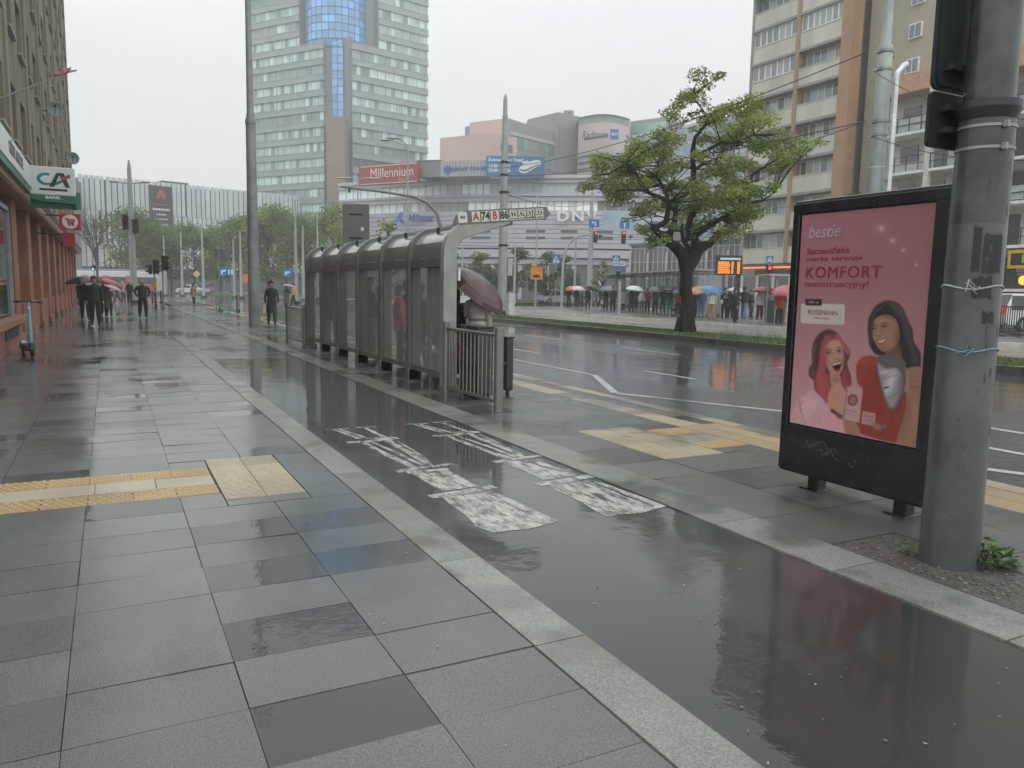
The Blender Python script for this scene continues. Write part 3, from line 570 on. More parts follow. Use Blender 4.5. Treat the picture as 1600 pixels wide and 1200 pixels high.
b = MB(); b.tube([(0,0,2.60),(0,0,4.6),(0,0,9)], [.132,.125,.10], 36); b.build('upper_shaft', DKMAST, nm, smooth=True)
b = MB(); b.tube([(0,0,2.66),(0,0,2.70)], [.17,.17], 36); b.tube([(0,0,2.6),(0,0,2.66)], [.148,.17], 36); b.build('collar', mat('collar_steel', (.045,.05,.055), .4, .3), nm, smooth=True)
for z in (2.44, 2.56):
    b = MB(); b.tube([(0,0,z-.008),(0,0,z+.008)], [.1535,.1535], 36); b.box((-.075,-.165,z-.018),(-.05,-.14,z+.018)); b.build('clamp_band', STEEL, nm, smooth=True)
for z, r, c in ((1.66, .157, (.36,.38,.38)), (1.30, .158, (.13,.24,.27))):
    b = MB(); 
    pts = [(math.cos(a) * r, math.sin(a) * r, z + .012 * math.sin(a * 3)) for a in [2 * math.pi * k / 40 for k in range(41)]]; b.tube(pts, [.003 + .004 * abs(math.sin(k * 1.7)) for k in range(41)], 5)
    a0 = R(215); p = Vector((math.cos(a0) * (r+.006), math.sin(a0) * (r+.006), z)); 
    for k in range(5): b.tube([p, p + Vector((rnd.uniform(-.07, .02), rnd.uniform(-.04, .02), rnd.uniform(-.03, .05))), p + Vector((rnd.uniform(-.10, .0), rnd.uniform(-.05, .02), rnd.uniform(-.06, .03)))], [.003, .0045, .0015], 5)
    b.build('torn_tape', mat('plastic_tape_%d' % int(c[0] * 100), c, .3), nm, smooth=True)
def wrap(b, a0, a1, z0, z1, r, n=10):
    la = [(math.cos(a0 + (a1-a0)*k/n) * r(z0), math.sin(a0 + (a1-a0)*k/n) * r(z0), z0 + rnd.uniform(-.008, .008)) for k in range(n+1)]
    lb = [(math.cos(a0 + (a1-a0)*k/n) * r(z1), math.sin(a0 + (a1-a0)*k/n) * r(z1), z1 + rnd.uniform(-.015, .015)) for k in range(n+1)]
    b.strip(la, lb)
RR = lambda z: .1665 - z * .0078 + .0012
b = MB(); 
for a0, a1, z0, z1 in ((226, 268, 1.74, 1.96), (206, 222, 1.75, 2.0), (212, 250, 1.60, 1.72), (235, 262, 1.46, 1.52)): wrap(b, R(a0), R(a1), z0, z1, RR)
b.build('paste_patch', mat('black_paste', (.025,.027,.027), .6, var=.4, scale=20), nm)
b = MB()
for i in range(16): a = R(rnd.uniform(205, 290)); z = rnd.uniform(.5, 2.4); wrap(b, a, a + rnd.uniform(.04, .11), z, z + rnd.uniform(.02, .07), RR, 4)
b.build('sticker_scrap', mat('sticker_remains', (.10,.09,.07), .7, var=.6, scale=30), nm)
SIGNBACK = mat('dark_sign_back', (.022,.025,.029), .5, .3, var=.3, scale=3)
def rrect(x0, x1, z0, z1, r, n=5):
    o = []
    for cx, cz, a in ((x1-r, z1-r, 0), (x0+r, z1-r, 90), (x0+r, z0+r, 180), (x1-r, z0+r, 270)):
        o += [(cx + r * math.cos(R(a + 90*k/n)), cz + r * math.sin(R(a + 90*k/n))) for k in range(n+1)]
    return o
zz = lambda y: atd(1490, y, 4.55).z
b = MB(); b.prism(rrect(-.27, .33, zz(134), zz(134) + .66, .05), 1, .165, .185); b.prism(rrect(-.25, .31, zz(134)+.02, zz(134) + .64, .045), 1, .155, .165); b.build('sign_panel', SIGNBACK, nm)
b = MB(); b.prism(rrect(-.28, .33, zz(226), zz(138), .03), 1, .165, .185); b.build('sign_panel', SIGNBACK, nm)
for z in (zz(200), zz(165), zz(100)): b = MB(); b.box((-.20, .10, z-.015), (.20, .165, z+.015)); b.build('sign_bracket', DARKM, nm)
# ---------------------------------------------------------------- weeds by the mast foot
def weed(loc, n, s, label, group=None):
    g = empty('weed', loc, label, 'plant', group); vs = []; fs = []; tt = []
    for i in range(n):
        a = rnd.uniform(0, 6.28); r = rnd.random() ** .6 * .13 * s; h = rnd.uniform(.01, .17) * s * (1.15 - r / (.16 * s)); base = Vector((math.cos(a) * r, math.sin(a) * r, h)); l = rnd.uniform(.025, .06) * s; d = Vector((math.cos(a + rnd.uniform(-.6, .6)), math.sin(a + rnd.uniform(-.6, .6)), rnd.uniform(-.3, .7))).normalized(); w = d.cross(Vector((0, 0, 1))).normalized() * l * .36; up = w.cross(d).normalized() * l * .1
        o = len(vs); vs += [base, base + d * l * .35 + w, base + d * l * .75 + w * .7 + up, base + d * l, base + d * l * .75 - w * .7 + up, base + d * l * .35 - w]; fs.append(tuple(range(o, o + 6))); tt.append(rnd.uniform(.55, 1.5))
    m = MB(); m.v = [tuple(v) for v in vs]; m.f = fs; m.m = [0] * len(fs); m.t = [(t, t, t * .9) for t in tt]; m.build('leaf_mass', mat('weed_leaf', (.07, .14, .035), .4, var=.3, scale=30, tint=True, coat=.4), g)
    m = MB()
    for i in range(14): a = rnd.uniform(0, 6.28); r = rnd.uniform(.02, .1) * s; m.tube([(0, 0, 0), (math.cos(a) * r * .5, math.sin(a) * r * .5, .06 * s), (math.cos(a) * r, math.sin(a) * r, .12 * s)], [.003, .002, .001], 4)
    m.build('stem', mat('weed_stem', (.10, .13, .05), .6), g)
p = ground(1540, 880); weed((p.x, p.y, 0), 230, 1.05, 'leafy green weed growing at the right foot of the near mast')
p = ground(1418, 866); weed((p.x, p.y, -.01), 26, .5, 'tiny low green weed in the gravel left of the near mast')
# ---------------------------------------------------------------- bus shelter
SHX, SY0, SP, SW = 4.5, 11.05, 1.545, 1.12
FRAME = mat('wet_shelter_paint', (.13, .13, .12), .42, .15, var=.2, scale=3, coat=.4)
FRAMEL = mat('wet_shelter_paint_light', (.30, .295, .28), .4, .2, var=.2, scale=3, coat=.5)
sh = empty('bus_shelter', (SHX, SY0 + 3 * SP, 0), 'long grey bus shelter of seven curved ribs with smoky glass and a route number board', 'bus shelter')
def prof(off=0.0):
    p = [(0 + off, .02), (0 + off, 2.08)]
    for k in range(1, 9):
        a = math.pi - k / 8 * R(82); p.append((.42 + math.cos(a) * (.42 - off), 2.10 + math.sin(a) * (.50 - off)))
    p.append((SW, 2.72 - off * .6)); return p
out = prof(0); inn = prof(.22)
for k in range(7):
    y = SY0 + k * SP; b = MB(); i2 = [(x, min(z, 2.86)) for x, z in inn]; i2[-1] = (SW, 2.62)
    b.prism([(x + SHX, z) for x, z in out] + [(x + SHX, z) for x, z in reversed(i2)], 1, y - .075, y + .075)
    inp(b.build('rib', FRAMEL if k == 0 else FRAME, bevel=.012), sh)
GLASSG = newmat('smoky_wet_glass'); nt = GLASSG[1]; bs = GLASSG[2]
tr = N(nt, 'ShaderNodeBsdfTransparent'); tr.inputs['Color'].default_value = (.88, .88, .87, 1)
bs.inputs['Base Color'].default_value = (.56, .58, .58, 1); bs.inputs['Roughness'].default_value = .10; bs.inputs['Specular IOR Level'].default_value = .5
n = noise(nt, 7, 5, objco(nt, (1, 1, .4)), .6); mxs = N(nt, 'ShaderNodeMixShader'); L(nt, ramp(nt, n.outputs['Fac'], [(.3, (.18,)*3), (.75, (.40,)*3)]).outputs['Color'], mxs.inputs[0])
L(nt, tr.outputs[0], mxs.inputs[1]); L(nt, bs.outputs[0], mxs.inputs[2]); L(nt, mxs.outputs[0], nt.nodes['Material Output'].inputs['Surface'])
GLASSG = GLASSG[0]
ROOFP = mat('wet_roof_sheet', (.13, .13, .122), .4, .0, var=.2, scale=2, coat=.3)
ROOFSHEEN = mat('sky_sheen_roof_sheet', (.40, .41, .40), .2, .0, var=.15, scale=4, coat=.6)  # roof tops: bright reflection of the sky painted in as a paler colour
for k in range(6):
    y0 = SY0 + k * SP + .052; y1 = y0 + SP - .104
    o2 = prof(.075); o3 = prof(.095); n0 = 1; n1 = 7
    b = MB(); seg = list(range(1, 5)); b.strip([(o2[i][0] + SHX, y0, o2[i][1]) for i in seg], [(o2[i][0] + SHX, y1, o2[i][1]) for i in seg]); inp(b.build('roof_curve', ROOFP, smooth=True), sh)
    b = MB(); seg = [4, 5, 6, 7, 8, 9, 10]; b.strip([(o2[i][0] + SHX, y0, o2[i][1]) for i in seg], [(o2[i][0] + SHX, y1, o2[i][1]) for i in seg]); inp(b.build('roof_panel', ROOFSHEEN if k < 6 else ROOFP, smooth=True), sh)
    b = MB(); seg = [3, 5, 7, 9, 10]; b.strip([(o3[i][0] + SHX + .02, y0, o3[i][1] - .05) for i in seg], [(o3[i][0] + SHX + .02, y1, o3[i][1] - .05) for i in seg]); inp(b.build('ceiling', mat('dark_ceiling', (.34, .34, .335), .6)), sh)
    b = MB(); b.box((SHX + .03, y0, 1.93), (SHX + .15, y1, 2.07)); inp(b.build('upper_beam', FRAME), sh)
    b = MB(); b.box((SHX + .04, y0, .22), (SHX + .12, y1, .30)); inp(b.build('lower_rail', FRAME), sh)
    b = MB(); b.box((SHX + .075, y0 + .05, .301), (SHX + .085, y1 - .05, 1.929)); gl = inp(b.build('glass_pane', GLASSG), sh)
    for yy in (y0, y1 - .045): b = MB(); b.box((SHX + .055, yy, .30), (SHX + .105, yy + .045, 1.93)); inp(b.build('pane_frame', FRAME), sh)
    b = MB(); b.cyl((SHX + .25, (y0+y1)/2 , 2.47), (SHX + .25, (y0+y1)/2, 2.57), .03, n=8); inp(b.build('roof_knob', BLACK), sh)
b = MB(); b.box((SHX + SW - .03, SY0 - .05, 2.60), (SHX + SW + .05, SY0 + 6 * SP + .05, 2.74)); inp(b.build('front_gutter', FRAME), sh)
for yy in (SY0, SY0 + 6 * SP): b = MB(); b.box((SHX - .02, yy - .09, -.01), (SHX + .26, yy + .09, .10)); inp(b.build('foot_block', FRAME), sh)
for k in range(1, 6): b = MB(); y = SY0 + k * SP; b.box((SHX - .01, y - .075, -.01), (SHX + .24, y + .075, .22)); inp(b.build('foot_block', FRAME, bevel=.01), sh)
# route board on the near end
def onsign(x): return 2.565 + (x - 4.66) / (6.27 - 4.66) * .17
b = MB(); b.add([(4.66, SY0 - .07, onsign(4.66)), (6.25, SY0 - .07, onsign(6.25)), (6.33, SY0 - .07, onsign(6.27) + .09), (6.25, SY0 - .07, onsign(6.27) + .19), (4.78, SY0 - .07, onsign(4.8) + .19), (4.66, SY0 - .07, onsign(4.66) + .10)] + [], [tuple(range(6))])
b = MB(); b.prism([(4.64, onsign(4.64) - .01), (6.25, onsign(6.25) - .01), (6.33, onsign(6.3) + .08), (6.25, onsign(6.27) + .19), (4.86, onsign(4.86) + .19), (4.70, onsign(4.70) + .13)], 1, SY0 - .085, SY0 - .051)
rb = inp(b.build('route_board', FRAME), sh)
tilt = Vector((1.61, 0, .17)).normalized(); IV = mat('board_ivory', (.62, .60, .54), .45, var=.06); IK = mat('board_ink', (.02, .02, .02), .5); IR = mat('board_red', (.50, .03, .02), .5)
RED_X = 4.70
def cell(x0, x1, txt, bg, fg, size=.165, bold=.006, sx=.85):
    za = onsign((x0 + x1) / 2) + .09; M = plane(((x0+x1)/2, SY0 - .0865, za), tilt); h = .078; w = (x1 - x0) / 2 - .006
    b = MB(); b.add([M @ Vector(p) for p in ((-w, -h, 0), (w, -h, 0), (w, h, 0), (-w, h, 0))], [(0, 1, 2, 3)]); o = inp(b.build('number_plate', bg), sh)
    M2 = plane(((x0+x1)/2, SY0 - .089, za), tilt); t = lettering('number', txt, size, fg, M2, depth=.0, bold=bold, sx=sx)
    t.parent = o; return o
xs = [4.72, 4.86]; b = None
cell(4.72, 4.88, 'PKS', IV, IK, .06, .002); cell(4.945, 5.095, 'A', IV, IR); cell(5.105, 5.255, '74', IV, IK); cell(5.265, 5.415, 'B', IV, IR); cell(5.425, 5.575, '86', IV, IK)
for i, t in enumerate(('522', '529', '531', '532')): 
    o = cell(5.585 + i * .157, 5.735 + i * .157, t, IV, IV, .105, .004); x0 = 5.585 + i * .157 + .012; x1 = 5.735 + i * .157 - .012; za = onsign((x0+x1)/2) + .09; M = plane(((x0+x1)/2, SY0 - .0875, za), tilt); b = MB(); b.add([M @ Vector(p) for p in ((-(x1-x0)/2, -.066, 0), ((x1-x0)/2, -.066, 0), ((x1-x0)/2, .066, 0), (-(x1-x0)/2, .066, 0))], [(0,1,2,3)]); q = b.build('number_field', IK); q.parent = o
    for ch in o.children:
        if ch.name.startswith('number') and not ch.name.startswith('number_field'):
            me = ch.data; cx = sum(v.co.x for v in me.vertices) / len(me.vertices); cz = sum(v.co.z for v in me.vertices) / len(me.vertices); 
            for v in me.vertices: v.co.z = cz + (v.co.z - cz) * 1.45
b = MB(); b.box((SHX + .24, SY0 - .09, 1.72), (SHX + .27, SY0 - .01, 1.90)); inp(b.build('notice_plate', WHITE), sh)
b = MB(); b.box((SHX + .06, SY0 - .062, 1.20), (SHX + .20, SY0 - .0515, 1.23)); inp(b.build('pale_tape', WHITE), sh)
# bench under the roof
be = empty('bench', (5.35, SY0 + 2.2, 0), 'pale curved bench inside the bus shelter near its open end', 'bench')
b = MB(); b.box((-.22, -1.7, .43), (.22, 1.7, .49)); b.build('seat', mat('pale_bench', (.55,.55,.52), .4), be, bevel=.02)
for y in (-1.4, 0, 1.4): b = MB(); b.box((-.15, y-.03, 0), (.15, y+.03, .43)); b.build('leg', STEEL, be)
# solid timetable boards behind the first pane and further in
for y, c, lab in ((SY0 + .85, (.12, .085, .078), 'tall brown timetable board standing in the first bay of the bus shelter'), (SY0 + 7.6, (.22, .20, .19), 'tall pale timetable board standing in the farthest bay of the bus shelter')):
    t = empty('timetable_board', (4.78, y, 0), lab, 'notice board', 'timetable boards in the bus shelter'); b = MB(); b.box((-.04, -.42, .78), (.04, .42, 2.0)); b.build('panel', mat('board_%d' % int(c[0]*1000), c, .4), t, bevel=.01)
    for s in (-.36, .36): b = MB(); b.box((-.03, s-.03, 0), (.03, s+.03, .78)); b.build('post', FRAME, t)
# ---------------------------------------------------------------- railings
RAIL = mat('galvanised_rail', (.24, .23, .215), .35, .55, var=.15, coat=.3)
def railing(y0, y1, label, postside):
    g = empty('railing', (4.5, (y0 + y1) / 2, 0), label, 'railing', 'railings at the ends of the bus shelter')
    yp = y0 if postside < 0 else y1; c = (y0 + y1) / 2
    b = MB(); b.cyl((0, yp - c, -.02), (0, yp - c, 1.10), .062, n=20); b.build('post', RAIL, g, smooth=True)
    yq = y1 if postside < 0 else y0
    b = MB(); b.cyl((0, yq - c, -.02), (0, yq - c, 1.10), .05, n=16); b.build('post', RAIL, g, smooth=True)
    b = MB(); b.cyl((0, y0 - c, 1.0), (0, y1 - c, 1.0), .026, n=12); b.build('top_rail', RAIL, g, smooth=True)
    b = MB(); b.box((-.015, y0 - c, .10), (.015, y1 - c, .14)); b.build('bottom_rail', RAIL, g)
    n = 14
    for k in range(1, n): y = y0 + (y1 - y0) * k / n - c; b = MB(); b.cyl((0, y, .13), (0, y, 1.0), .011, n=8); b.build('bar', RAIL, g, smooth=True)
railing(9.05, 10.85, 'near grey railing between the bus shelter and its round end post, before black bins', -1)
railing(20.55, 22.6, 'grey tubular railing at the far end of the bus shelter', 1)
# ---------------------------------------------------------------- black bins behind the railing
def binbox(loc, w, d, h, label):
    g = empty('litter_bin', loc, label, 'litter bin', 'black bins behind the railing')
    b = MB(); b.box((-w/2, -d/2, .06), (w/2, d/2, h)); b.build('body', CASE, g, bevel=.015)
    b = MB(); b.box((-w/2-.012, -d/2-.012, h), (w/2+.012, d/2+.012, h+.03)); b.build('lid', CASE, g, bevel=.008)
    b = MB(); b.box((-w/2-.004, -d/2+.08, h-.22), (-w/2, d/2-.08, h-.10)); b.build('slot', BLACK, g)
    b = MB(); b.box((-w/2+.04, -d/2+.04, -.01), (w/2-.04, d/2-.04, .06)); b.build('plinth', DARKM, g)
    b = MB(); b.cyl((-w/2-.012, d/2-.1, h*.55), (-w/2, d/2-.1, h*.55), .02, n=10); b.build('lock', STEEL, g)
binbox((4.78, 10.36, 0), .26, .60, 1.04, 'broad black litter bin directly behind the near railing')
binbox((5.40, 10.55, 0), .12, .14, .86, 'narrow lower black litter bin right of the railing post')
# ---------------------------------------------------------------- scooters
def scooter(name, loc, rz, cA, cB, label, lean=0.0):
    g = empty(name, loc, label, 'scooter', None, rz); g.rotation_euler = (0, lean, rz)
    mA = mat('scooter_paint_%d' % int(cA[1] * 1000), cA, .35, coat=.5); mB = mat('scooter_trim_%d' % int(cB[1] * 1000), cB, .4)
    def wheel(y):
        b = MB(); b.tube([(0, y + math.cos(a) * .10, .12 + math.sin(a) * .10) for a in [6.2832 * k / 20 for k in range(21)]], .026, 8); w = b.build('wheel', RUBBER, g, smooth=True)
        b = MB(); b.cyl((-.02, y, .12), (.02, y, .12), .075, n=16); h = b.build('hub', DARKM, g); h.parent = w
    wheel(0); wheel(1.0)
    b = MB(); b.prism([(.10, .12), (.14, .20), (.88, .20), (.95, .14), (.86, .10), (.16, .09)], 0, -.085, .085); b.build('deck', mB, g, bevel=.012)
    b = MB(); b.box((-.075, .2, .2), (.075, .82, .206)); b.build('foot_mat', BLACK, g)
    b = MB(); b.tube([(0, .05, .27), (0, .10, .45), (0, .19, .80), (0, .24, 1.05), (0, .26, 1.14)], [.042, .045, .038, .03, .026], 10); b.build('stem', mA, g, smooth=True)
    b = MB(); b.bar((-.03, .0, .12), (-.03, .06, .33), .02); b.bar((.03, 0, .12), (.03, .06, .33), .02); b.build('fork', mB, g)
    b = MB(); b.prism([(-.14, .14), (-.10, .25), (0, .285), (.10, .25), (.10, .235), (0, .27), (-.09, .235), (-.13, .13)], 0, -.045, .045); b.build('front_mudguard', mB, g)
    b = MB(); b.prism([(.86, .22), (.94, .275), (1.06, .26), (1.15, .16), (1.13, .15), (1.05, .24), (.95, .255), (.88, .20)], 0, -.045, .045); b.build('rear_mudguard', mA, g)
    b = MB(); b.tube([(-.27, .32, 1.14), (-.12, .27, 1.15), (.12, .27, 1.15), (.27, .32, 1.14)], .014, 8); b.build('handlebar', BLACK, g, smooth=True)
    for s in (-1, 1): b = MB(); b.tube([(s * .16, .285, 1.147), (s * .27, .32, 1.14)], .021, 8); b.build('grip', RUBBER, g)
    b = MB(); b.cyl((0, .215, 1.02), (0, .20, 1.025), .03, n=10); b.build('headlight', mat('clear_lens', (.6, .62, .62), .15), g)
    b = MB(); b.bar((0.02, .55, .10), (.16, .52, .005), .016); b.build('stand', DARKM, g); return g
p = ground(50, 556); scooter('electric_scooter', (p.x, p.y, 0), R(14), (.16, .40, .46), (.018, .018, .02), 'black electric scooter with a pale blue stem parked by the shop window', .03)
p = ground(372, 489); scooter('electric_scooter', (p.x, p.y, 0), R(62), (.14, .56, .40), (.12, .48, .35), 'mint green electric scooter standing alone on the wet apron beside the tall pole', .05)
# ================================================================== BUILDINGS
def frame(P, Q):
    """local frame of a facade: x from P to Q (left to right), y away from the street, z up"""
    P = Vector((P[0], P[1], 0)); x = Vector((Q[0], Q[1], 0)) - P; ln = x.length; x.normalize(); y = Vector((0, 0, 1)).cross(x)
    M = Matrix(((x.x, y.x, 0, P.x), (x.y, y.y, 0, P.y), (0, 0, 1, 0), (0, 0, 0, 1))); M_len[id(M)] = ln; return M, ln
M_len = {}
def uz(M, px, py, off=0.0):
    """where the sight line through a surveyed picture point meets the facade plane: (along, height)"""
    Mi = M.inverted(); o = Mi @ Vector((0, 0, EYE)); d = Mi.to_3x3() @ ray(px, py); t = (off - o.y) / d.y; p = o + d * t; return p.x, p.z
def panes(b, M, u0, u1, z0, z1, n, y, tf, mull=.0):
    for i in range(n):
        a = u0 + (u1 - u0) * i / n; c = u0 + (u1 - u0) * (i + 1) / n; b.ct = tf(i)
        b.add([M @ Vector(p) for p in ((a, y, z0), (c, y, z0), (c, y, z1), (a, y, z1))], [(0, 1, 2, 3)])
def attach(o, root): return inp(o, root)
# ---------------------------------------------------------------- left apartment block with shops
LW = -2.1
BEIGE = mat('grimy_beige_render', (.25, .215, .165), .85, var=.28, scale=.7, bump=.2, bscale=25, stretch=(1, 1, .3))
BEIGE2 = mat('grimy_beige_pilaster', (.27, .235, .18), .85, var=.25, scale=.9, stretch=(1, 1, .25))
TERRA = mat('terracotta_render', (.32, .135, .09), .7, var=.22, scale=1.3, bump=.15, coat=.15)
TERRAL = mat('terracotta_ledge', (.40, .17, .10), .5, var=.2, scale=2, coat=.35)
DKGLASS = glassy('dark_shop_glass', (.05, .06, .062), .05)
FRAMEG = mat('grey_window_frame', (.34, .38, .38), .5)
BROWN = mat('brown_joinery', (.075, .045, .03), .5, var=.3)
lb = empty('apartment_block', (LW, 40, 0), 'soot-stained beige apartment block with terracotta shopfronts along the left pavement', 'building')
b = MB(); y0, y1 = 8, 66.0
ncol = 16; cy = [19.5 + 2.95 * i for i in range(ncol)]; wh = .78; floors = [5.3 + 2.9 * k for k in range(6)]; TOP = 23.2
edges = [y0] + [v for c in cy for v in (c - wh, c + wh)] + [y1]
for i in range(0, len(edges), 2): b.box((LW - .5, edges[i], 3.98), (LW, edges[i+1], TOP))
for c in cy:
    zs = [3.98] + [v for f in floors for v in (f, f + 1.55)] + [TOP]
    for i in range(0, len(zs), 2): b.box((LW - .5, c - wh, zs[i]), (LW - .004, c + wh, zs[i+1]))
attach(b.build('wall', BEIGE), lb)
for i in range(0, len(edges) - 1, 2):
    c = (edges[i] + edges[i+1]) / 2
    if c > 17 and i % 4 == 0: b = MB(); b.box((LW - .001, c - .28, 3.98), (LW + .07, c + .28, TOP - .4)); attach(b.build('pilaster', BEIGE2), lb)
b = MB(); b.box((LW - .5, y0, TOP), (LW + .3, y1 + .1, TOP + .4)); attach(b.build('cornice', BEIGE2), lb)
proto = None; WSILL = mat('zinc_sill', (.40, .40, .38), .35, .3); UPG = glassy('dark_flat_glass', (.03, .034, .036), .06)
for c in cy:
    for f in floors:
        if proto is None:
            b = MB(); 
            for a, d in (((-.06, -.78, 0), (0, -.71, 1.55)), ((-.06, .71, 0), (0, .78, 1.55)), ((-.06, -.71, 0), (0, .71, .07)), ((-.06, -.71, 1.48), (0, .71, 1.55)), ((-.05, -.03, .07), (-.01, .03, 1.48))): b.box(a, d)
            proto = b.build('window', mat('worn_window_frame', (.24, .22, .19), .6)); proto.parent = lb; proto.location = (-.22, c - 40, f)
            b = MB(); b.ct = (1.0, 1.0, .99); b.box((-.045, -.71, .07), (-.03, .71, 1.48)); q = b.build('pane', UPG); q.parent = proto
            b = MB(); b.box((-.02, -.82, -.06), (.33, .82, -.015)); q = b.build('sill', WSILL); q.parent = proto
        else: clone(proto, loc=(-.22, c - 40, f), parent=lb)
# ground floor
b = MB(); b.box((LW - .9, y0, 0), (LW - .45, y1, 3.7)); attach(b.build('shop_wall', BROWN), lb)
b = MB(); b.box((LW - .45, 12, 0), (LW + .08, 23.2, .60)); attach(b.build('plinth', TERRA), lb)
b = MB(); b.box((LW - .45, 12, .60), (LW + .24, 23.3, .76)); attach(b.build('window_ledge', TERRAL, bevel=.015), lb)
b = MB(); b.ct = (1, 1.0, 1.01); b.box((LW - .06, 12, .80), (LW - .04, 22.5, 3.25)); attach(b.build('shop_window', DKGLASS), lb)
b = MB()
for y in (14.5, 17.0, 19.6, 22.5): b.box((LW - .09, y - .05, .76), (LW + .02, y + .05, 3.3))
b.box((LW - .09, 12, 3.25), (LW + .02, 22.55, 3.35)); attach(b.build('shop_window_frame', FRAMEG), lb)
b = MB(); b.prism([(18.2, 2.0), (19.3, 2.75), (19.35, 2.68), (19.2, 2.6), (18.5, 1.3), (18.2, 1.2)], 0, LW - .035, LW - .02); attach(b.build('window_poster', mat('teal_print', (.02, .18, .22), .4)), lb)
b = MB(); b.box((LW + .081, 19.8, .28), (LW + .10, 22.4, .50)); attach(b.build('vent_panel', mat('grimy_vent', (.05, .048, .045), .6)), lb)
for i, y in enumerate([23.9 + 4.2 * k for k in range(11)]):
    b = MB(); b.box((LW - .45, y - .55, 0), (LW + .0, y + .55, 3.7)); attach(b.build('pier', TERRA, bevel=.02), lb)
    b = MB(); b.box((LW - .001, y - .62, 0), (LW + .06, y + .62, .22)); attach(b.build('pier_base', TERRAL), lb)
    if i < 10:
        if i % 3 == 0:
            b = MB(); b.box((LW - .44, y + .8, .05), (LW - .36, y + 2.2, 2.4)); attach(b.build('door', mat('green_brown_door', (.05, .055, .04), .4)), lb)
            b = MB(); b.box((LW - .44, y + .8, 2.5), (LW - .36, y + 2.2, 3.3)); attach(b.build('transom_window', mat('green_glass', (.06, .09, .05), .15)), lb)
            b = MB(); b.box((LW - .45, y + 2.3, 0), (LW - .08, y + 3.65, .95)); attach(b.build('low_wall', TERRA, bevel=.02), lb)
        else:
            b = MB(); b.box((LW - .45, y + .55, 0), (LW - .08, y + 3.65, .95)); attach(b.build('low_wall', TERRA, bevel=.02), lb)
        b = MB(); b.ct = (.8, .9, 1.01); b.box((LW - .40, y + .62, 1.0), (LW - .36, y + 3.6, 3.2)) if i % 3 else b.box((LW - .40, y + 2.35, 1.0), (LW - .36, y + 3.6, 3.2)); attach(b.build('shop_window', DKGLASS), lb)
        b = MB(); 
        for q in (2.3, 3.0): b.box((LW - .37, y + q - .04, .95), (LW - .31, y + q + .04, 3.25))
        attach(b.build('shop_window_frame', mat('tan_frame', (.30, .22, .15), .5)), lb)
b = MB(); b.prism([(LW - .5, 3.70), (LW + .30, 3.62), (LW + .36, 3.66), (LW + .36, 3.86), (LW + .30, 3.90), (LW - .5, 4.0)], 1, 8, 66.2); attach(b.build('canopy', TERRAL), lb)
b = MB(); b.box((LW + .361, 8, 3.84), (LW + .40, 66.2, 3.90)); b.tube([(LW + .43, 8, 3.93), (LW + .43, 66, 3.93)], .035, 6); attach(b.build('gutter', mat('dark_brown_gutter', (.04, .03, .025), .4, coat=.4)), lb)
# shop signs
SIGNW = mat('backlit_white_sign', (.72, .76, .73), .35, var=.05); CAG = mat('sign_green', (.03, .16, .075), .4); CAT = mat('sign_teal', (.02, .23, .28), .4); CAK = mat('sign_charcoal', (.025, .035, .03), .4); CAR = mat('sign_coral', (.42, .09, .08), .4)
g = empty('fascia_sign', (LW + .42, 18, 4.0), 'long white bank fascia sign with grey lettering on the terracotta canopy', 'sign')
b = MB(); b.box((LW + .22, 10, 3.93), (LW + .46, 23.2, 4.48)); b.box((LW+.25, 10, 4.48), (LW+.43, 23.2, 4.52)); attach(b.build('light_box', SIGNW, bevel=.02), g)
b = MB(); b.box((LW + .24, 10, 3.78), (LW + .45, 23.2, 3.925)); attach(b.build('green_base', CAG, bevel=.01), g)
t = lettering('lettering', 'CRÉDIT AGRICOLE', .34, mat('sign_grey', (.12, .15, .15), .5), plane((LW + .463, 19.9, 4.22), (0, 1, 0)), depth=.004, align='CENTER', sx=1.0, bold=.012); attach(t, g)
b = MB(); b.box((LW + .461, 16.0, 4.05), (LW + .466, 16.55, 4.40)); attach(b.build('emblem', mat('sign_grey', (.12, .15, .15), .5)), g)
g = empty('bank_sign', (-1.15, 23.5, 4.0), 'white projecting bank sign with a teal and black CA emblem over BANK', 'sign')
sy = 23.5; P_ = lambda px, py: aty(px, py, sy - .09)
x0, x1 = LW + .40, aty(118, 290, sy).x; zt, zb = aty(118, 264, sy).z, aty(118, 308, sy).z; zg = aty(118, 320, sy).z
b = MB(); b.box((x0, sy - .085, zb), (x1, sy + .085, zt)); attach(b.build('light_box', SIGNW, bevel=.03), g)
b = MB(); b.prism([(x0, zb - .003), (x1, zb - .003), (x1, zg + .02), (x1 - .03, zg), (x0 + .25, zg + .04), (x0, zb - .10)], 1, sy - .08, sy + .08); attach(b.build('green_base', CAG), g)
b = MB(); b.cyl((x1 + .0, sy + .13, zg - .10), (x1 + .0, sy + .13, zb + .12), .10, n=14); b.box((x0, sy + .095, zg - .12), (x1 + .02, sy + .2, zg + .15)); attach(b.build('rear_housing', CAG), g)
W_ = x1 - x0; H_ = zt - zb; S = lambda u, v: (x0 + u * W_, zb + v * H_)
def shape(name, pts, m, y): b = MB(); b.prism([S(*p) for p in pts], 1, y, y + .003); return attach(b.build(name, m), g)
arc = [(.37 + .20 * math.cos(R(a)), .56 + .22 * math.sin(R(a))) for a in range(60, 275, 12)]; arci = [(.385 + .135 * math.cos(R(a)), .56 + .13 * math.sin(R(a))) for a in range(270, 65, -12)]
shape('emblem', arc + [(.60, .37), (.78, .62), (.88, .66), (.62, .50), (.52, .44)] + arci, CAT, sy - .0885)
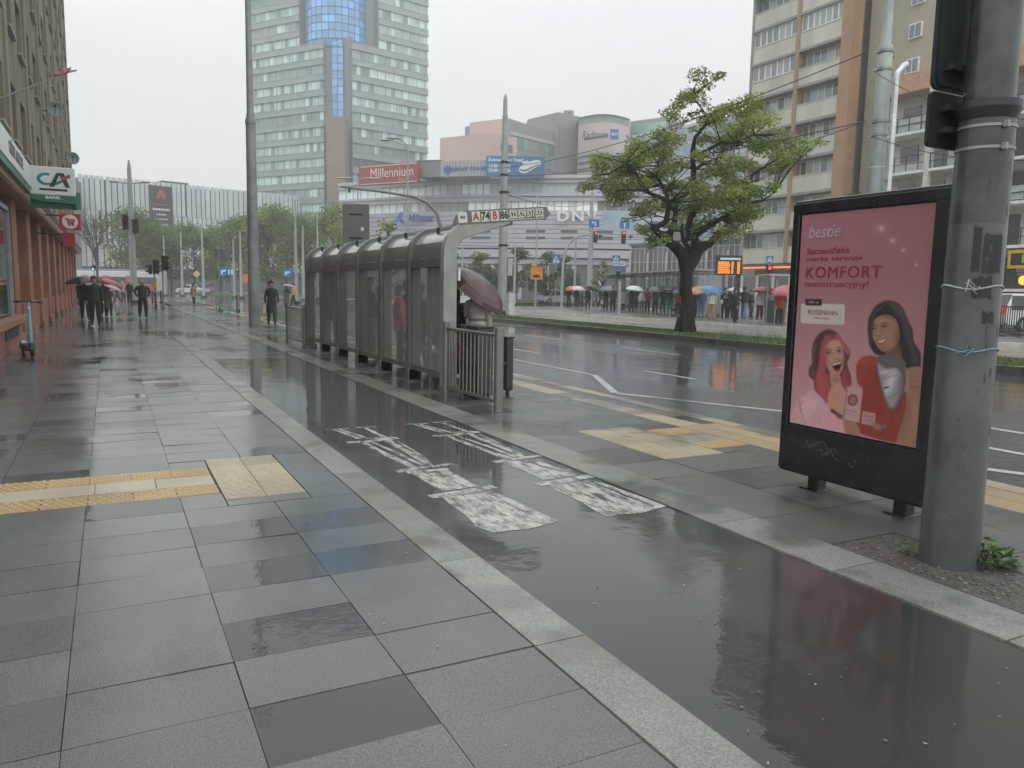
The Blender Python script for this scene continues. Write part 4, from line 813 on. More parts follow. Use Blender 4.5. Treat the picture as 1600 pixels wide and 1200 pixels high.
shape('emblem', [(.43, .30), (.54, .30), (.655, .72), (.70, .62), (.78, .30), (.88, .30), (.76, .80), (.60, .80)], CAK, sy - .0885 - .004); shape('emblem', [(.66, .60), (.885, .78), (.90, .66), (.74, .56)], CAR, sy - .0965)
shape('emblem', [(.22, .16), (.82, .16), (.82, .24), (.22, .24)], CAK, sy - .0885)
t = lettering('lettering', 'BANK', .105, SIGNW, plane((x0 + W_ * .5, sy - .083, zb - .055), (1, 0, 0)), bold=.004, sx=1.2); attach(t, g)
sy = 29.5; a = aty(92, 333, sy); c = aty(127, 360, sy)
g = empty('shop_sign', (a.x, sy, a.z), 'small red projecting sign with a white trolley roundel under the bank sign', 'sign')
b = MB(); b.box((a.x, sy - .06, c.z), (c.x, sy + .06, a.z)); attach(b.build('panel', mat('trolley_red', (.48, .03, .05), .4), bevel=.015), g)
b = MB(); b.box((LW, sy - .02, a.z - .1), (a.x, sy + .02, a.z - .06)); attach(b.build('bracket', DARKM), g)
cx, cz = (a.x + c.x) / 2, (a.z + c.z) / 2; r = (c.x - a.x) * .37
b = MB(); b.cyl((cx, sy - .066, cz), (cx, sy - .06, cz), r, n=24); attach(b.build('roundel', SIGNW), g)
b = MB(); q = mat('trolley_red', None)
for p0, p1 in (((-.6, .45), (-.35, .45)), ((-.35, .45), (-.2, -.25)), ((-.2, -.25), (.4, -.25)), ((.4, -.25), (.55, .3)), ((.55, .3), (-.3, .3)), ((-.25, .02), (.48, .02))): b.bar((cx + p0[0]*r, sy - .069, cz + p0[1]*r), (cx + p1[0]*r, sy - .069, cz + p1[1]*r), .035)
for s in (-.1, .35): b.cyl((cx + s*r, sy - .071, cz - .48*r), (cx + s*r, sy - .066, cz - .48*r), .035, n=8)
attach(b.build('trolley', q), g)
a = aty(106, 364, 31); c = aty(117, 380, 31); g = empty('red_banner', (a.x, 31, c.z), 'plain red panel hanging below the trolley sign', 'sign'); b = MB(); b.box((a.x - .15, 30.95, c.z - .12), (c.x, 31.05, a.z)); attach(b.build('panel', REDP), g); b = MB(); b.box((LW, 30.97, a.z - .08), (a.x - .15, 31.03, a.z - .03)); attach(b.build('bracket', DARKM), g)
# flag on a slanting pole
f0 = atx(-30, 166, LW); f1 = atx(108, 112, -1.05)
g = empty('flag', f0, 'white and red flag drooping on a slanting pole from the left apartment block', 'flag'); b = MB(); b.tube([f0, f1], [.03, .018], 8); attach(b.build('pole', BROWN), g)
d = (f1 - f0); la, lb_, lc = [], [], []
for k in range(9):
    t = .70 + .34 * k / 8; p = f0 + d * t; drop = .16 + .05 * math.sin(k * 1.4); w2 = .05 * math.sin(k * 1.9)
    la.append(p + Vector((w2, 0, .10 + .06 * (k / 8)))); lb_.append(p + Vector((-w2, 0, -.02 + .03 * math.sin(k)))); lc.append(p + Vector((w2, .03, -drop)))
lg = [lb_[4 + k] + Vector((0, 0, .0)) for k in range(5)]
b = MB(); b.strip(la, lb_); o = b.build('cloth', [mat('flag_red', (.42, .05, .05), .7)], smooth=True); o.modifiers.new('thickness', 'SOLIDIFY').thickness = .006; attach(o, g)
tip = [p + Vector((.16 + .1 * k / 8, .0, .06 + .04 * math.sin(k * 1.3))) for k, p in enumerate(la)]; 
b = MB(); b.strip([f1 + Vector((-.22 + .1*k, 0, .10 + .03 * math.sin(k*1.5))) for k in range(6)], [f1 + Vector((-.16 + .085*k, .05, -.10 + .035 * k)) for k in range(6)]); o = b.build('cloth', mat('flag_white', (.62, .64, .64), .7), smooth=True); o.modifiers.new('thickness', 'SOLIDIFY').thickness = .006; attach(o, g)
# satellite dishes
def dish(px, py, r, label):
    c = atx(px, py, LW + .45); g = empty('satellite_dish', (LW, c.y, c.z), label, 'satellite dish', 'dishes on the left block')
    M = Matrix.Rotation(R(100), 3, 'X') @ Matrix.Rotation(R(12), 3, 'Y'); vs = []; b = MB()
    for i in range(7):
        rr = r * i / 6
        for j in range(24): a = 6.2832 * j / 24; vs.append(c + M @ Vector((rr * math.cos(a), rr * math.sin(a), .35 * r * (i / 6) ** 2)))
    b.add(vs, [(i*24+j, i*24+(j+1)%24, (i+1)*24+(j+1)%24, (i+1)*24+j) for i in range(6) for j in range(24)]); o = b.build('reflector', mat('dish_grey', (.33, .35, .36), .5), smooth=True); o.modifiers.new('thickness', 'SOLIDIFY').thickness = .02; attach(o, g)
    b = MB(); b.tube([c + Vector((0, 0, -r * .8)), c + Vector((.05, -.5, -.1)), c + Vector((.05, -.55, 0))], .015, 6); b.ell(c + Vector((.05, -.55, .02)), (.06, .08, .06), 8, 6); attach(b.build('feed_arm', DARKM), g)
    b = MB(); b.tube([(LW, c.y + .1, c.z - .1), (c.x, c.y + .1, c.z - .1), (c.x, c.y + .05, c.z)], .025, 6); attach(b.build('wall_arm', DARKM), g)
dish(85, 170, .30, 'upper grey satellite dish fixed to the left apartment block'); dish(113, 247, .36, 'lower grey satellite dish at the far corner of the left apartment block')
# ---------------------------------------------------------------- shopping centre with pleated white cladding
M, ln = frame(atd(130, 441, 165), atd(385, 441, 189))
sc_ = empty('shopping_centre', M.translation, 'white shopping centre clad in upright pleats with a black banner, behind the left trees', 'building')
u1, z1 = uz(M, 385, 300); zt = uz(M, 157, 275)[1]; zt2 = uz(M, 385, 300)[1]; u2 = u1 + 40
CLAD = mat('white_pleat_cladding', (.60, .65, .66), .4, var=.08, scale=.2, tint=True); GAPM = mat('dark_gap_cladding', (.09, .10, .10), .5)
b = MB(); b.box((0, .4, 0), (u2, 30, zt - .6), M); attach(b.build('core', GAPM), sc_)
b = MB(); rg = random.Random(4)
for (za, zb) in ((zt - 7.2, zt), (zt - 14.2, zt - 7.25), (zt - 19, zt - 14.25)):
    u = 0
    while u < u2:
        wd = rg.choice((1.0, 1.15, 1.15, 1.3)); t = rg.uniform(.85, 1.06); b.ct = (t, t, t); gp_ = .26 if rg.random() < .75 else .50; k_ = rg.uniform(.0, .25)
        b.add([M @ Vector(p) for p in ((u, k_, za), (u + wd - gp_, -.12, za), (u + wd - gp_, -.12, zb), (u, k_, zb), (u + wd - gp_, .4, za), (u + wd - gp_, .4, zb))], [(0, 1, 2, 3), (1, 4, 5, 2)])
        u += wd
attach(b.build('cladding', CLAD), sc_)
b = MB(); ua, za = uz(M, 231, 289); ub, zb = uz(M, 269, 358); b.box((ua, -.5, zb), (ub, -.2, za), M); ban = attach(b.build('banner', mat('black_banner', (.028, .032, .038), .5)), sc_)
def onwall(name, M, pts, m, y, root):
    b = MB(); q = [M @ Vector((p[0], y, p[1])) for p in pts]; q2 = [M @ Vector((p[0], y - .06, p[1])) for p in pts]; n = len(pts)
    b.add(q + q2, [tuple(range(n)), tuple(range(2*n-1, n-1, -1))] + [(i, (i+1)%n, (i+1)%n+n, i+n) for i in range(n)]); return attach(b.build(name, m), root)
BRED = mat('banner_red', (.45, .06, .08), .5); w_ = ub - ua; q = lambda u, v: (ua + u * w_, za + (zb - za) * v)
onwall('emblem', M, [q(.28,.30), q(.45,.10), q(.58,.10), q(.74,.30), q(.60,.30), q(.52,.18), q(.44,.30)], BRED, -.51, sc_); onwall('emblem', M, [q(.52,.22), q(.78,.16), q(.66,.26)], BRED, -.58, sc_)
for v, h_, x0, x1, m_ in ((.42, .035, .16, .86, BRED), (.53, .05, .14, .88, WHITE), (.66, .03, .3, .72, WHITE), (.77, .025, .22, .80, WHITE), (.90, .05, .42, .78, WHITE)):
    x = x0
    while x < x1: wd = rg.uniform(.05, .09); onwall('text_row', M, [q(x, v + h_), q(min(x + wd, x1), v + h_), q(min(x + wd, x1), v), q(x, v)], m_, -.51, sc_); x += wd + .025
M2, l2 = frame(atd(112, 441, 158), atd(131, 441, 160)); b = MB(); ua, za = uz(M2, 117, 283); b.box((-3, 0, uz(M2, 125, 352)[1]), (l2 + .4, 8, za), M2); attach(b.build('grey_block', mat('grey_block_cladding', (.16, .17, .18), .5)), sc_)
for a_, c_ in (((18, 4, zt - .6), (24, 9, zt + .9)), ((33, 6, zt - .6), (41, 9, zt + .5))): b = MB(); b.box(a_, c_, M); attach(b.build('roof_plant_room', GAPM), sc_)
# ---------------------------------------------------------------- glass office tower
TGL = glassy('tower_green_glass', (.44, .56, .55), .12, spec=.6); TSP = mat('tower_spandrel', (.31, .365, .37), .5, var=.08, scale=.3); TSD = mat('tower_dark_stone', (.22, .245, .255), .5)
TBL = glassy('tower_blue_glass', (.20, .43, .80), .05); TMU = mat('tower_mullion', (.11, .16, .19), .4); TSTONE = mat('brown_stone', (.25, .19, .155), .6, var=.15, scale=.4)
tw = empty('office_tower', atd(530, 446, 205) * 1.0, 'tall green glass office tower with a blue rounded bay and a brown stone pylon', 'building'); tw.location.z = 0
ML, lL = frame(atd(397, 446, 207), atd(508, 446, 195.3)); MR, lR = frame(atd(553, 446, 195.3), atd(667, 446, 209))
PIT = 3.66; zref = 60.2 - 16 * PIT; NF = 24; zsplit = uz(ML, 480, 79)[1]; rg = random.Random(8)
uLi = uz(ML, 467, 60)[0]; uRi = uz(MR, 592, 60)[0]
def ttint(row, dark, side):
    def f(i):
        r = rg.random()
        if dark: return (.30, .31, .34) if r < .72 else (.95, .95, .95) if r < .85 else (.55, .50, .48)
        if r < .16: return (.5, .54, .56)
        if r < .34: return (1.45, 1.42, 1.4)
        t = row * rg.uniform(.93, 1.06); return (t, t, t)
    return f
for MM, la, side in ((ML, lL, 0), (MR, lR, 1)):
    core = MB(); core.box((0, .5, 0), (la, 22, zsplit), MM); core.box((0 if side == 0 else uRi, .5, zsplit), (uLi if side == 0 else la, 22, 88), MM); attach(core.build('core', TSD), tw)
    for k in range(NF):
        z0 = zref + k * PIT - PIT * 1; 
        if z0 < 0: continue
        up = z0 > zsplit - 1; a, c = (0, uLi if up else la) if side == 0 else ((uRi if up else 0), la)
        dark = side == 1 and z0 < 33; row = rg.choice((.6, .72, .9, 1.05, 1.3)); 
        b = MB(); panes(b, MM, a, c, z0 + .0, z0 + 2.05, max(3, int((c - a) / 1.15)), .18, ttint(row, dark, side)); attach(b.build('window_band', TGL), tw)
        b = MB(); b.box((a - .15, -.22, z0 + 2.05), (c + .15, .5, z0 + 2.45), MM); b.box((a - .05, -.05, z0 + 2.45), (c + .05, .5, z0 + 3.45), MM); b.box((a - .1, -.12, z0 + 3.45), (c + .1, .5, z0 + PIT), MM)
        for i in range(int((c - a) / 2.3) + 1): b.box((a + i * 2.3 - .04, .08, z0), (a + i * 2.3 + .04, .3, z0 + 2.05), MM)
        attach(b.build('spandrel', TSP), tw)
# recess between the wings
MC, lC = frame(ML @ Vector((lL, 1.5, 0)), MR @ Vector((0, 1.5, 0)))
b = MB(); b.box((-.5, 0, 0), (lC + .5, 10, zsplit + 3), MC); attach(b.build('recess_wall', TSD), tw)
ua = uz(MC, 519, 100)[0]; ub = uz(MC, 537, 100)[0]; zlo = uz(MC, 528, 184)[1]
b = MB(); nz = int((zsplit + 3 - zlo) / 1.83)
for k in range(nz): panes(b, MC, ua, ub, zlo + k * 1.83, zlo + (k + 1) * 1.83, 2, -.45, lambda i: (lambda t: (t, t, t))(rg.choice((1.0, 1.1, 1.5 if k % 2 else .8, .9))))
attach(b.build('blue_glass_strip', TBL), tw)
b = MB()
for k in range(nz + 1): b.box((ua - .1, -.53, zlo + k * 1.83 - .06), (ub + .1, -.46, zlo + k * 1.83 + .06), MC)
for u in (ua, (ua + ub) / 2, ub): b.box((u - .06, -.54, zlo), (u + .06, -.455, zsplit + 3), MC)
attach(b.build('mullions', TMU), tw)
MT, lT = frame(atd(467, 446, 201.5), atd(592, 446, 202)); b = MB(); b.box((0, 0, zsplit), (lT, 10, 88), MT); attach(b.build('recess_wall', TSD), tw)
cc = atd(530, 446, 203.5); rr_ = 7.75; zc = uz(ML, 480, 62)[1]; b = MB(); bm_ = MB(); nn = 30
for k in range(12):
    za, zb = zc + (k - 1) * 1.83, zc + k * 1.83
    for j in range(nn):
        a0, a1 = 6.2832 * j / nn, 6.2832 * (j + 1) / nn; t = rg.choice((.85, .95, 1.0, 1.1, 1.35)); b.ct = (t, t, t); s0 = .93 if k == 0 else 1.0
        b.add([(cc.x + rr_ * s0 * math.cos(a0), cc.y + rr_ * s0 * math.sin(a0), za), (cc.x + rr_ * s0 * math.cos(a1), cc.y + rr_ * s0 * math.sin(a1), za), (cc.x + rr_ * math.cos(a1), cc.y + rr_ * math.sin(a1), zb), (cc.x + rr_ * math.cos(a0), cc.y + rr_ * math.sin(a0), zb)], [(0, 1, 2, 3)])
        if k == 1: bm_.box((-.07, -.07, zc - .2), (.07, .07, zc + 20), Matrix.Translation((cc.x + rr_ * math.cos(a0), cc.y + rr_ * math.sin(a0), 0)))
    bm_.tube([(cc.x + (rr_ + .03) * math.cos(6.2832 * j / 40), cc.y + (rr_ + .03) * math.sin(6.2832 * j / 40), za) for j in range(41)], .08, 4)
attach(b.build('blue_glass_bay', TBL), tw); attach(bm_.build('mullions', TMU), tw)
MP, lP = frame(atd(512, 446, 190), atd(541, 446, 190)); b = MB(); b.box((0, 0, 0), (lP, 4, uz(MP, 526, 182)[1]), MP); attach(b.build('stone_pylon', TSTONE), tw)
# ---------------------------------------------------------------- curved office block on the far side of the junction
LIL = mat('lilac_grey_panels', (.50, .495, .54), .5, var=.07, scale=.3); LILD = mat('shadow_gap', (.14, .14, .155), .6); OGL = glassy('office_glass', (.44, .46, .465), .09, spec=.6)
mb = empty('office_block', atd(850, 446, 130), 'long curved lilac-grey office block with ribbon windows and roof advertising', 'building'); mb.location.z = 0
def Dm(px): 
    ks = [(520, 136), (640, 127.5), (800, 122), (920, 120), (1000, 120.3), (1090, 122)]
    for (a, d), (c, e) in zip(ks, ks[1:]):
        if px <= c: return d + (e - d) * (px - a) / (c - a)
    return ks[-1][1]
def arc_pts(p0, p1, n, off=0): return [(lambda v: Vector((v.x, v.y, 0)) - FH * off)(atd(p0 + (p1 - p0) * i / n, 446, Dm(p0 + (p1 - p0) * i / n))) for i in range(n + 1)]
def arcwall(b, pts, z0, z1, th=.5):
    for p, q in zip(pts, pts[1:]):
        b.add([(p.x, p.y, z0), (q.x, q.y, z0), (q.x, q.y, z1), (p.x, p.y, z1), (p.x + FH.x*th, p.y + FH.y*th, z0), (q.x + FH.x*th, q.y + FH.y*th, z0), (q.x + FH.x*th, q.y + FH.y*th, z1), (p.x + FH.x*th, p.y + FH.y*th, z1)], [(0,1,2,3), (3,2,6,7), (0,4,5,1)])
zm = lambda y: 1.6 + (453.3 - y) * 120.5 / 1210
b = MB(); arcwall(b, arc_pts(533, 1085, 24, -.8), 0, zm(281), 12); attach(b.build('core', LILD), mb)
for a, c, x0, x1, o in ((278.5, 283.5, 530, 1090, .35), (283.5, 289.5, 530, 1090, .0), (306, 310, 530, 1090, .25), (310, 317, 530, 1088, .0)):
    b = MB(); arcwall(b, arc_pts(x0, x1, 26, o), zm(c), zm(a), .8); attach(b.build('panel_band', LIL), mb)
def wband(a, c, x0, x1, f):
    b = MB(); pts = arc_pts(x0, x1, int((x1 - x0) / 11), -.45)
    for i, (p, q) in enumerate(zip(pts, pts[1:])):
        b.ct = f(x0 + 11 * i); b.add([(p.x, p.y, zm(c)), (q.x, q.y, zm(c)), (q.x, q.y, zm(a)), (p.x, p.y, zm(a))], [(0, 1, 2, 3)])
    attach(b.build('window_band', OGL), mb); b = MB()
    for p in pts: b.box((p.x - .06 - FH.x*.05, p.y - .06 - FH.y*.05, zm(c)), (p.x + .06 - FH.x*.05, p.y + .06 - FH.y*.05, zm(a)))
    attach(b.build('mullions', mat('pale_mullion', (.5, .51, .52), .5)), mb)
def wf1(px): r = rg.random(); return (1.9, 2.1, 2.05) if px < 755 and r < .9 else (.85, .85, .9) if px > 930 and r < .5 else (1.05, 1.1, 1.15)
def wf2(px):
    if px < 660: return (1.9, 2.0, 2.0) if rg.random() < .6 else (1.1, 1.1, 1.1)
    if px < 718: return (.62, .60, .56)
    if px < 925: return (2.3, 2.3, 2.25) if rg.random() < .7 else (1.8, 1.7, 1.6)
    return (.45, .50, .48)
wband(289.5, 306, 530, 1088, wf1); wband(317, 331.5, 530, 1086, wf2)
rows = [(331.5, 339), (339, 346), (346, 353), (353, 360), (360, 367), (367, 374), (374, 381), (381, 389)]
for a, c in rows:
    b = MB(); arcwall(b, arc_pts(530, 1010 if a > 360 else 1040, 22, 0), zm(c) + .07, zm(a), .6); attach(b.build('panel_course', LIL), mb)
for i, (a, c, x1) in enumerate(((391, 403, 1006), (405, 413, 1002), (415, 425, 996))): b = MB(); arcwall(b, arc_pts(530, x1, 20, -.5 * i), zm(c), zm(a), .8); attach(b.build('panel_course', LIL), mb)
for x0, x1 in ((655, 690), (735, 765), (820, 850), (874, 900), (930, 955)):
    for yy in (361, 371): b = MB(); arcwall(b, arc_pts(x0, x1, 2, .03), zm(yy + 4.2), zm(yy), .05); attach(b.build('slot_window', mat('slot_glass', (.12, .12, .13), .2)), mb)
b = MB(); arcwall(b, arc_pts(938, 1008, 4, .06), zm(361), zm(333), .06); attach(b.build('blue_glazing', glassy('blue_panel_glass', (.36, .46, .56), .12)), mb)
for px in range(560, 1000, 42): p = atd(px, 446, Dm(px) + .5); b = MB(); b.cyl((p.x, p.y, 0), (p.x, p.y, zm(415)), .35, n=10); attach(b.build('column', LIL), mb)
c = atd(901, 338.5, Dm(901) - .3); attach(lettering('lettering', 'DNV', 2.05, mat('white_letters', (.78, .80, .82), .4), plane(c, CR - FH * CR.dot(FH) * 0, (0, 0, 1)), depth=.12, bold=.06, sx=1.25, space=1.25), mb)
b = MB(); arcwall(b, arc_pts(722, 792, 5, .08), zm(337.5), zm(331.8), .08); attach(b.build('blue_band', mat('letters_band', (.10, .20, .48), .5)), mb)
c = atd(668, 341, Dm(668) - .3); attach(lettering('lettering', 'Mikotrans', 1.5, mat('letters_blue', (.05, .13, .40), .4), plane(c, CR), depth=.08, bold=.04), mb); onw = c - CR * 4.6
b = MB(); b.bar(onw + Vector((-.7, 0, -.9)), onw + Vector((.6, 0, .9)), .7, .1, FH); b.bar(onw + Vector((-.1, 0, .3)), onw + Vector((.8, 0, -.8)), .5, .1, FH); attach(b.build('emblem', mat('letters_blue', None)), mb)
# adverts and plant rooms on that roof
def roofsign(name, TLp, TRp, BLp, D0, D1, m, label, cat='billboard'):
    M, ln = frame(atd(TLp[0], 446, D0), atd(TRp[0], 446, D1)); zt = uz(M, *TLp)[1]; zb = uz(M, *BLp)[1]
    g = empty(name, M.translation + Vector((0, 0, zb)), label, cat); b = MB(); b.box((0, 0, zb), (ln, .5, zt), M); attach(b.build('panel', m), g)
    b = MB()
    for u in (ln * .1, ln * .5, ln * .9): b.box((u - .1, .5, zm(281)), (u + .1, .7, zt - .3), M); b.bar(M @ Vector((u, .6, zt - .8)), M @ Vector((u, 3.0, zm(281))), .15)
    attach(b.build('stand', DARKM), g); return g, M, ln, zb, zt
def wtext(root, M, ln, zb, zt, u, v, t, size, m, **k):
    c = M @ Vector((u * ln, -.02, zb + v * (zt - zb))); return attach(lettering('lettering', t, size, m, plane(c, M.to_3x3() @ Vector((1, 0, 0))), depth=.03, **k), root)
g, M, ln, zb, zt = roofsign('roof_billboard', (562, 260), (653, 251), (562, 290), 126.5, 121, mat('millennium_red', (.33, .055, .07), .5), 'long dark red roof billboard lettered Millennium beside the office tower')
CREAM = mat('cream_letters', (.68, .58, .52), .5); wtext(g, M, ln, zb, zt, .56, .56, 'Millennium', 2.1, CREAM, bold=.0, sx=.92); wtext(g, M, ln, zb, zt, .76, .20, 'bank', 1.0, mat('gold_letters', (.45, .30, .12), .5))
b = MB(); 
for v in (.05, .95): b.box((.3, -.04, zb + v * (zt - zb) - .06), (ln - .3, -.01, zb + v * (zt - zb) + .06), M)
attach(b.build('border_line', CREAM), g)
M, ln = frame(atd(652, 446, 122.5), atd(687, 446, 121.5)); g = empty('roof_plant_room', M.translation, 'plain grey plant room on the office roof right of the red billboard', 'plant room'); b = MB(); b.box((0, 0, zm(283)), (ln, 4, uz(M, 665, 252)[1]), M); attach(b.build('wall', mat('plant_grey', (.22, .225, .23), .6)), g); b = MB(); b.box((-.1, -.1, uz(M, 665, 252)[1]), (ln + .1, 4.1, uz(M, 665, 252)[1] + .15), M); attach(b.build('roof_edge', LILD), g)
M, ln = frame(atd(687, 446, 121.5), atd(758, 446, 119.8)); g = empty('roof_screen', M.translation, 'pale ribbed roof screen with a blue star and blue shipping lettering', 'sign'); zt = uz(M, 700, 251)[1]; zb = zm(283)
b = MB(); b.box((0, .1, zb), (ln, 3, zt), M); attach(b.build('screen', mat('ribbed_screen', (.46, .48, .50), .5)), g); b = MB()
for k in range(16): b.box((ln * k / 15 - .05, -.05, zb), (ln * k / 15 + .05, .12, zt), M)
attach(b.build('rib', mat('screen_rib', (.33, .34, .36), .5)), g); LBL = mat('letters_blue', None); wtext(g, M, ln, zb, zt, .62, .46, 'FAIRPLAY TOWAGE', .72, LBL, bold=.03)
b = MB(); st = []
for k in range(16): a = 6.2832 * k / 16; r_ = .75 if k % 2 == 0 else .38; st.append((ln * .16 + r_ * math.cos(a), zb + .46 * (zt - zb) + r_ * math.sin(a)))
onwall('star', M, st, LBL, -.06, g)
g, M, ln, zb, zt = roofsign('ferry_billboard', (757, 243), (847, 241), (757, 275), 119, 119, mat('ferry_blue', (.05, .17, .34), .5, var=.2, scale=.15), 'blue roof billboard with a white ferry and sailing times')
wtext(g, M, ln, zb, zt, .33, .80, 'Świnoujście > Ystad', .62, WHITE, bold=.02); wtext(g, M, ln, zb, zt, .23, .50, '13.00 - 20.15', .62, WHITE, bold=.02); wtext(g, M, ln, zb, zt, .23, .28, '23.00 - 06.45', .62, WHITE, bold=.02)
q = lambda u, v: (u * ln, zb + v * (zt - zb)); onwall('ferry', M, [q(.55,.28), q(.60,.18), q(.68,.16), q(.93,.62), q(.94,.76), q(.86,.84), q(.74,.74), q(.64,.62), q(.58,.50)], mat('ferry_white', (.72, .74, .75), .5), -.03, g)
onwall('ferry_stripe', M, [q(.57,.30), q(.68,.26), q(.90,.62), q(.90,.66), q(.67,.33), q(.58,.36)], mat('ferry_blue', None), -.10, g); onwall('ferry_funnel', M, [q(.62,.62), q(.72,.72), q(.70,.80), q(.61,.70)], mat('ferry_white', None), -.10, g); onwall('red_strip', M, [q(.78,.08), q(.985,.10), q(.985,.18), q(.80,.15)], BRED, -.03, g)
# ---------------------------------------------------------------- pink hotel group behind
PINK = mat('pink_stone', (.58, .42, .395), .6, var=.1, scale=.12); PALEP = mat('pale_pink_stone', (.55, .45, .44), .6, var=.08, scale=.12); HGL = glassy('hotel_green_glass', (.19, .27, .25), .1); HG = mat('hotel_grey_roof', (.25, .27, .27), .5); HGP = mat('hotel_pale_band', (.42, .43, .43), .5)
ht = empty('hotel', atd(850, 446, 195), 'pink stone hotel with green glazing and a white tower carrying the hotel name', 'building'); ht.location.z = 0
def block(root, name, TL, TR, D0, D1, m, depth=14, z0=0, zt=None):
    M, ln = frame(atd(TL[0], 446, D0), atd(TR[0], 446, D1)); z = zt if zt is not None else uz(M, *TL)[1]; b = MB(); b.box((0, 0, z0), (ln, depth, z), M); attach(b.build(name, m), root); return M, ln, z
block(ht, 'pink_wing', (686, 216), (768, 206), 186, 178, PINK); M, ln, z = block(ht, 'pink_wing', (768.2, 206), (802, 213), 178, 184, PINK, 8)
for yy in (224, 246, 262): a, zz_ = uz(M, 775, yy); b = MB(); b.box((ln * .3, -.05, zz_ - 1.4), (ln * .85, .1, zz_ + .4), M); attach(b.build('window', mat('hotel_window', (.12, .14, .14), .2)), ht)
block(ht, 'pink_wing', (731, 192), (790, 184), 190, 184, PINK, 16)
M, ln, z = block(ht, 'glass_wing', (790, 185), (905, 217), 184, 206, HG, 14)
b = MB(); zw = uz(M, 792, 206)[1]
b.box((.5, -.25, zw - .5), (ln, 0, zw + .3), M); attach(b.build('pale_band', HGP), ht)
for k in range(5):
    b = MB(); panes(b, M, .3, ln, zw - 3.2 - k * 3.5, zw - .8 - k * 3.5, 22, -.12, lambda i: rg.choice(((1, 1, 1), (1.2, 1.25, 1.2), (.7, .75, .75), (2.1, 2.2, 2.2) if rg.random() < .25 else (.9, .9, .9)))); attach(b.build('window_band', HGL), ht)
M, ln, z = block(ht, 'dark_roof_block', (819, 188), (866, 181), 205, 196, HG, 12); M, ln, z = block(ht, 'dark_roof_block', (866.3, 181), (898, 188), 196, 203, HG, 10)
b = MB(); panes(b, M, .3, ln - .3, z - 9, z - 2, 9, -.1, lambda i: (.45, .48, .5) if i % 2 else (.7, .7, .7)); attach(b.build('window_band', HGL), ht)
def htw(px): return 190 + ((px - 936) / 40) ** 2 * 5
tp = [atd(897 + 79 * i / 10, 446, htw(897 + 79 * i / 10)) for i in range(11)]
def drum(name, y0, y1, m, o=0):
    b = MB(); z0 = atd(936, y1, 190).z if y1 else 0; z1 = atd(936, y0, 190).z; arcwall(b, [p - FH * o for p in tp], z0, z1, 12); b.add([(p.x, p.y, z1) for p in tp] + [(tp[-1].x + FH.x*12, tp[-1].y + FH.y*12, z1), (tp[0].x + FH.x*12, tp[0].y + FH.y*12, z1)], [tuple(range(13))]); return attach(b.build(name, m), ht)
drum('white_tower', 191, 236, PALEP); drum('crown', 178, 191, mat('crown_grey', (.30, .31, .31), .5), -.8); drum('tower_shaft', 236, 0, HG, -.6)
for y in (236, 246, 256, 266): drum('tower_band', y, y + 4.5, HGP)
b = MB(); 
for px in (884, 890, 893): p = atd(px, 178, 200); b.box((p.x - .4, p.y - .4, p.z - 2), (p.x + .4, p.y + .4, p.z + .8))
attach(b.build('roof_plant', HG), ht)
c = atd(929, 211, 186.5); attach(lettering('lettering', 'Radisson', 2.35, mat('hotel_letters', (.07, .06, .10), .4), plane(c, CR), depth=.2, bold=.02, sx=.72, shear=.25), ht)
c = atd(960, 210, 187); b = MB(); b.box((-.95, -.2, -1.15), (.95, .2, 1.15), plane(c, CR) @ Matrix.Rotation(R(90), 4, 'X')); attach(b.build('blue_square', mat('square_blue', (.04, .10, .45), .4)), ht); attach(lettering('lettering', 'BLU', .8, WHITE, plane(c - FH * .35, CR), depth=.05, bold=.03), ht)
b = MB(); c = atd(930, 218, 186.6); b.bar(c - CR * 2.6, c + CR * 3 + Vector((0, 0, .9)), .25, .5); attach(b.build('underline', mat('hotel_letters', None)), ht)
M, ln, z = block(ht, 'glass_annexe', (976, 191), (1031, 187), 200, 194, HG, 10); b = MB(); panes(b, M, .2, ln, z - 6, z - 1.0, 10, -.1, lambda i: (1.5, 1.6, 1.55)); attach(b.build('window_band', HGL), ht)
M, ln, z = block(ht, 'glass_annexe', (1031.3, 187), (1054, 192), 194, 200, HG, 8); b = MB(); panes(b, M, .2, ln, z - 6, z - 1, 5, -.1, lambda i: (1.9, 2.0, 1.9)); attach(b.build('window_band', HGL), ht)
ga = empty('glass_building', atd(1085, 446, 165), 'blue-grey glass building seen through the crown of the big tree', 'building'); ga.location.z = 0
M, ln, z = block(ga, 'wall', (975, 214), (1172, 206), 176, 150, LIL, 14)
for k in range(13): b = MB(); panes(b, M, .2, ln, z - 3.2 - 3.3 * k, z - .5 - 3.3 * k, 26, -.12, lambda i: rg.choice(((1, 1, 1), (1.15, 1.15, 1.1), (.8, .85, .9)))); attach(b.build('window_band', glassy('sky_glass', (.24, .33, .38), .08)), ga)
# dark glazed pavilion behind the far stop
gp = empty('glazed_pavilion', atd(1080, 446, 100), 'low dark glazed pavilion with a pale lattice behind the far stop', 'building'); gp.location.z = 0
M, ln, z = block(gp, 'glazing', (985, 385), (1172, 372), 106, 92, mat('pavilion_glass', (.13, .12, .115), .12, var=.3, scale=.3), 10)
b = MB()
for k in range(25): b.box((ln * k / 24 - .05, -.1, 0), (ln * k / 24 + .05, 0, z), M)
for k in range(5): b.box((0, -.101, z * k / 4.2), (ln, 0, z * k / 4.2 + .08), M)
for k in range(7): b.box((ln * k / 6 - .14, -.3, 0), (ln * k / 6 + .14, -.11, z - 1.0), M)
attach(b.build('lattice', mat('pale_mullion', None)), gp); b = MB(); b.box((-.2, -.3, z), (ln + .2, 10, z + .35), M); attach(b.build('roof', LILD), gp)
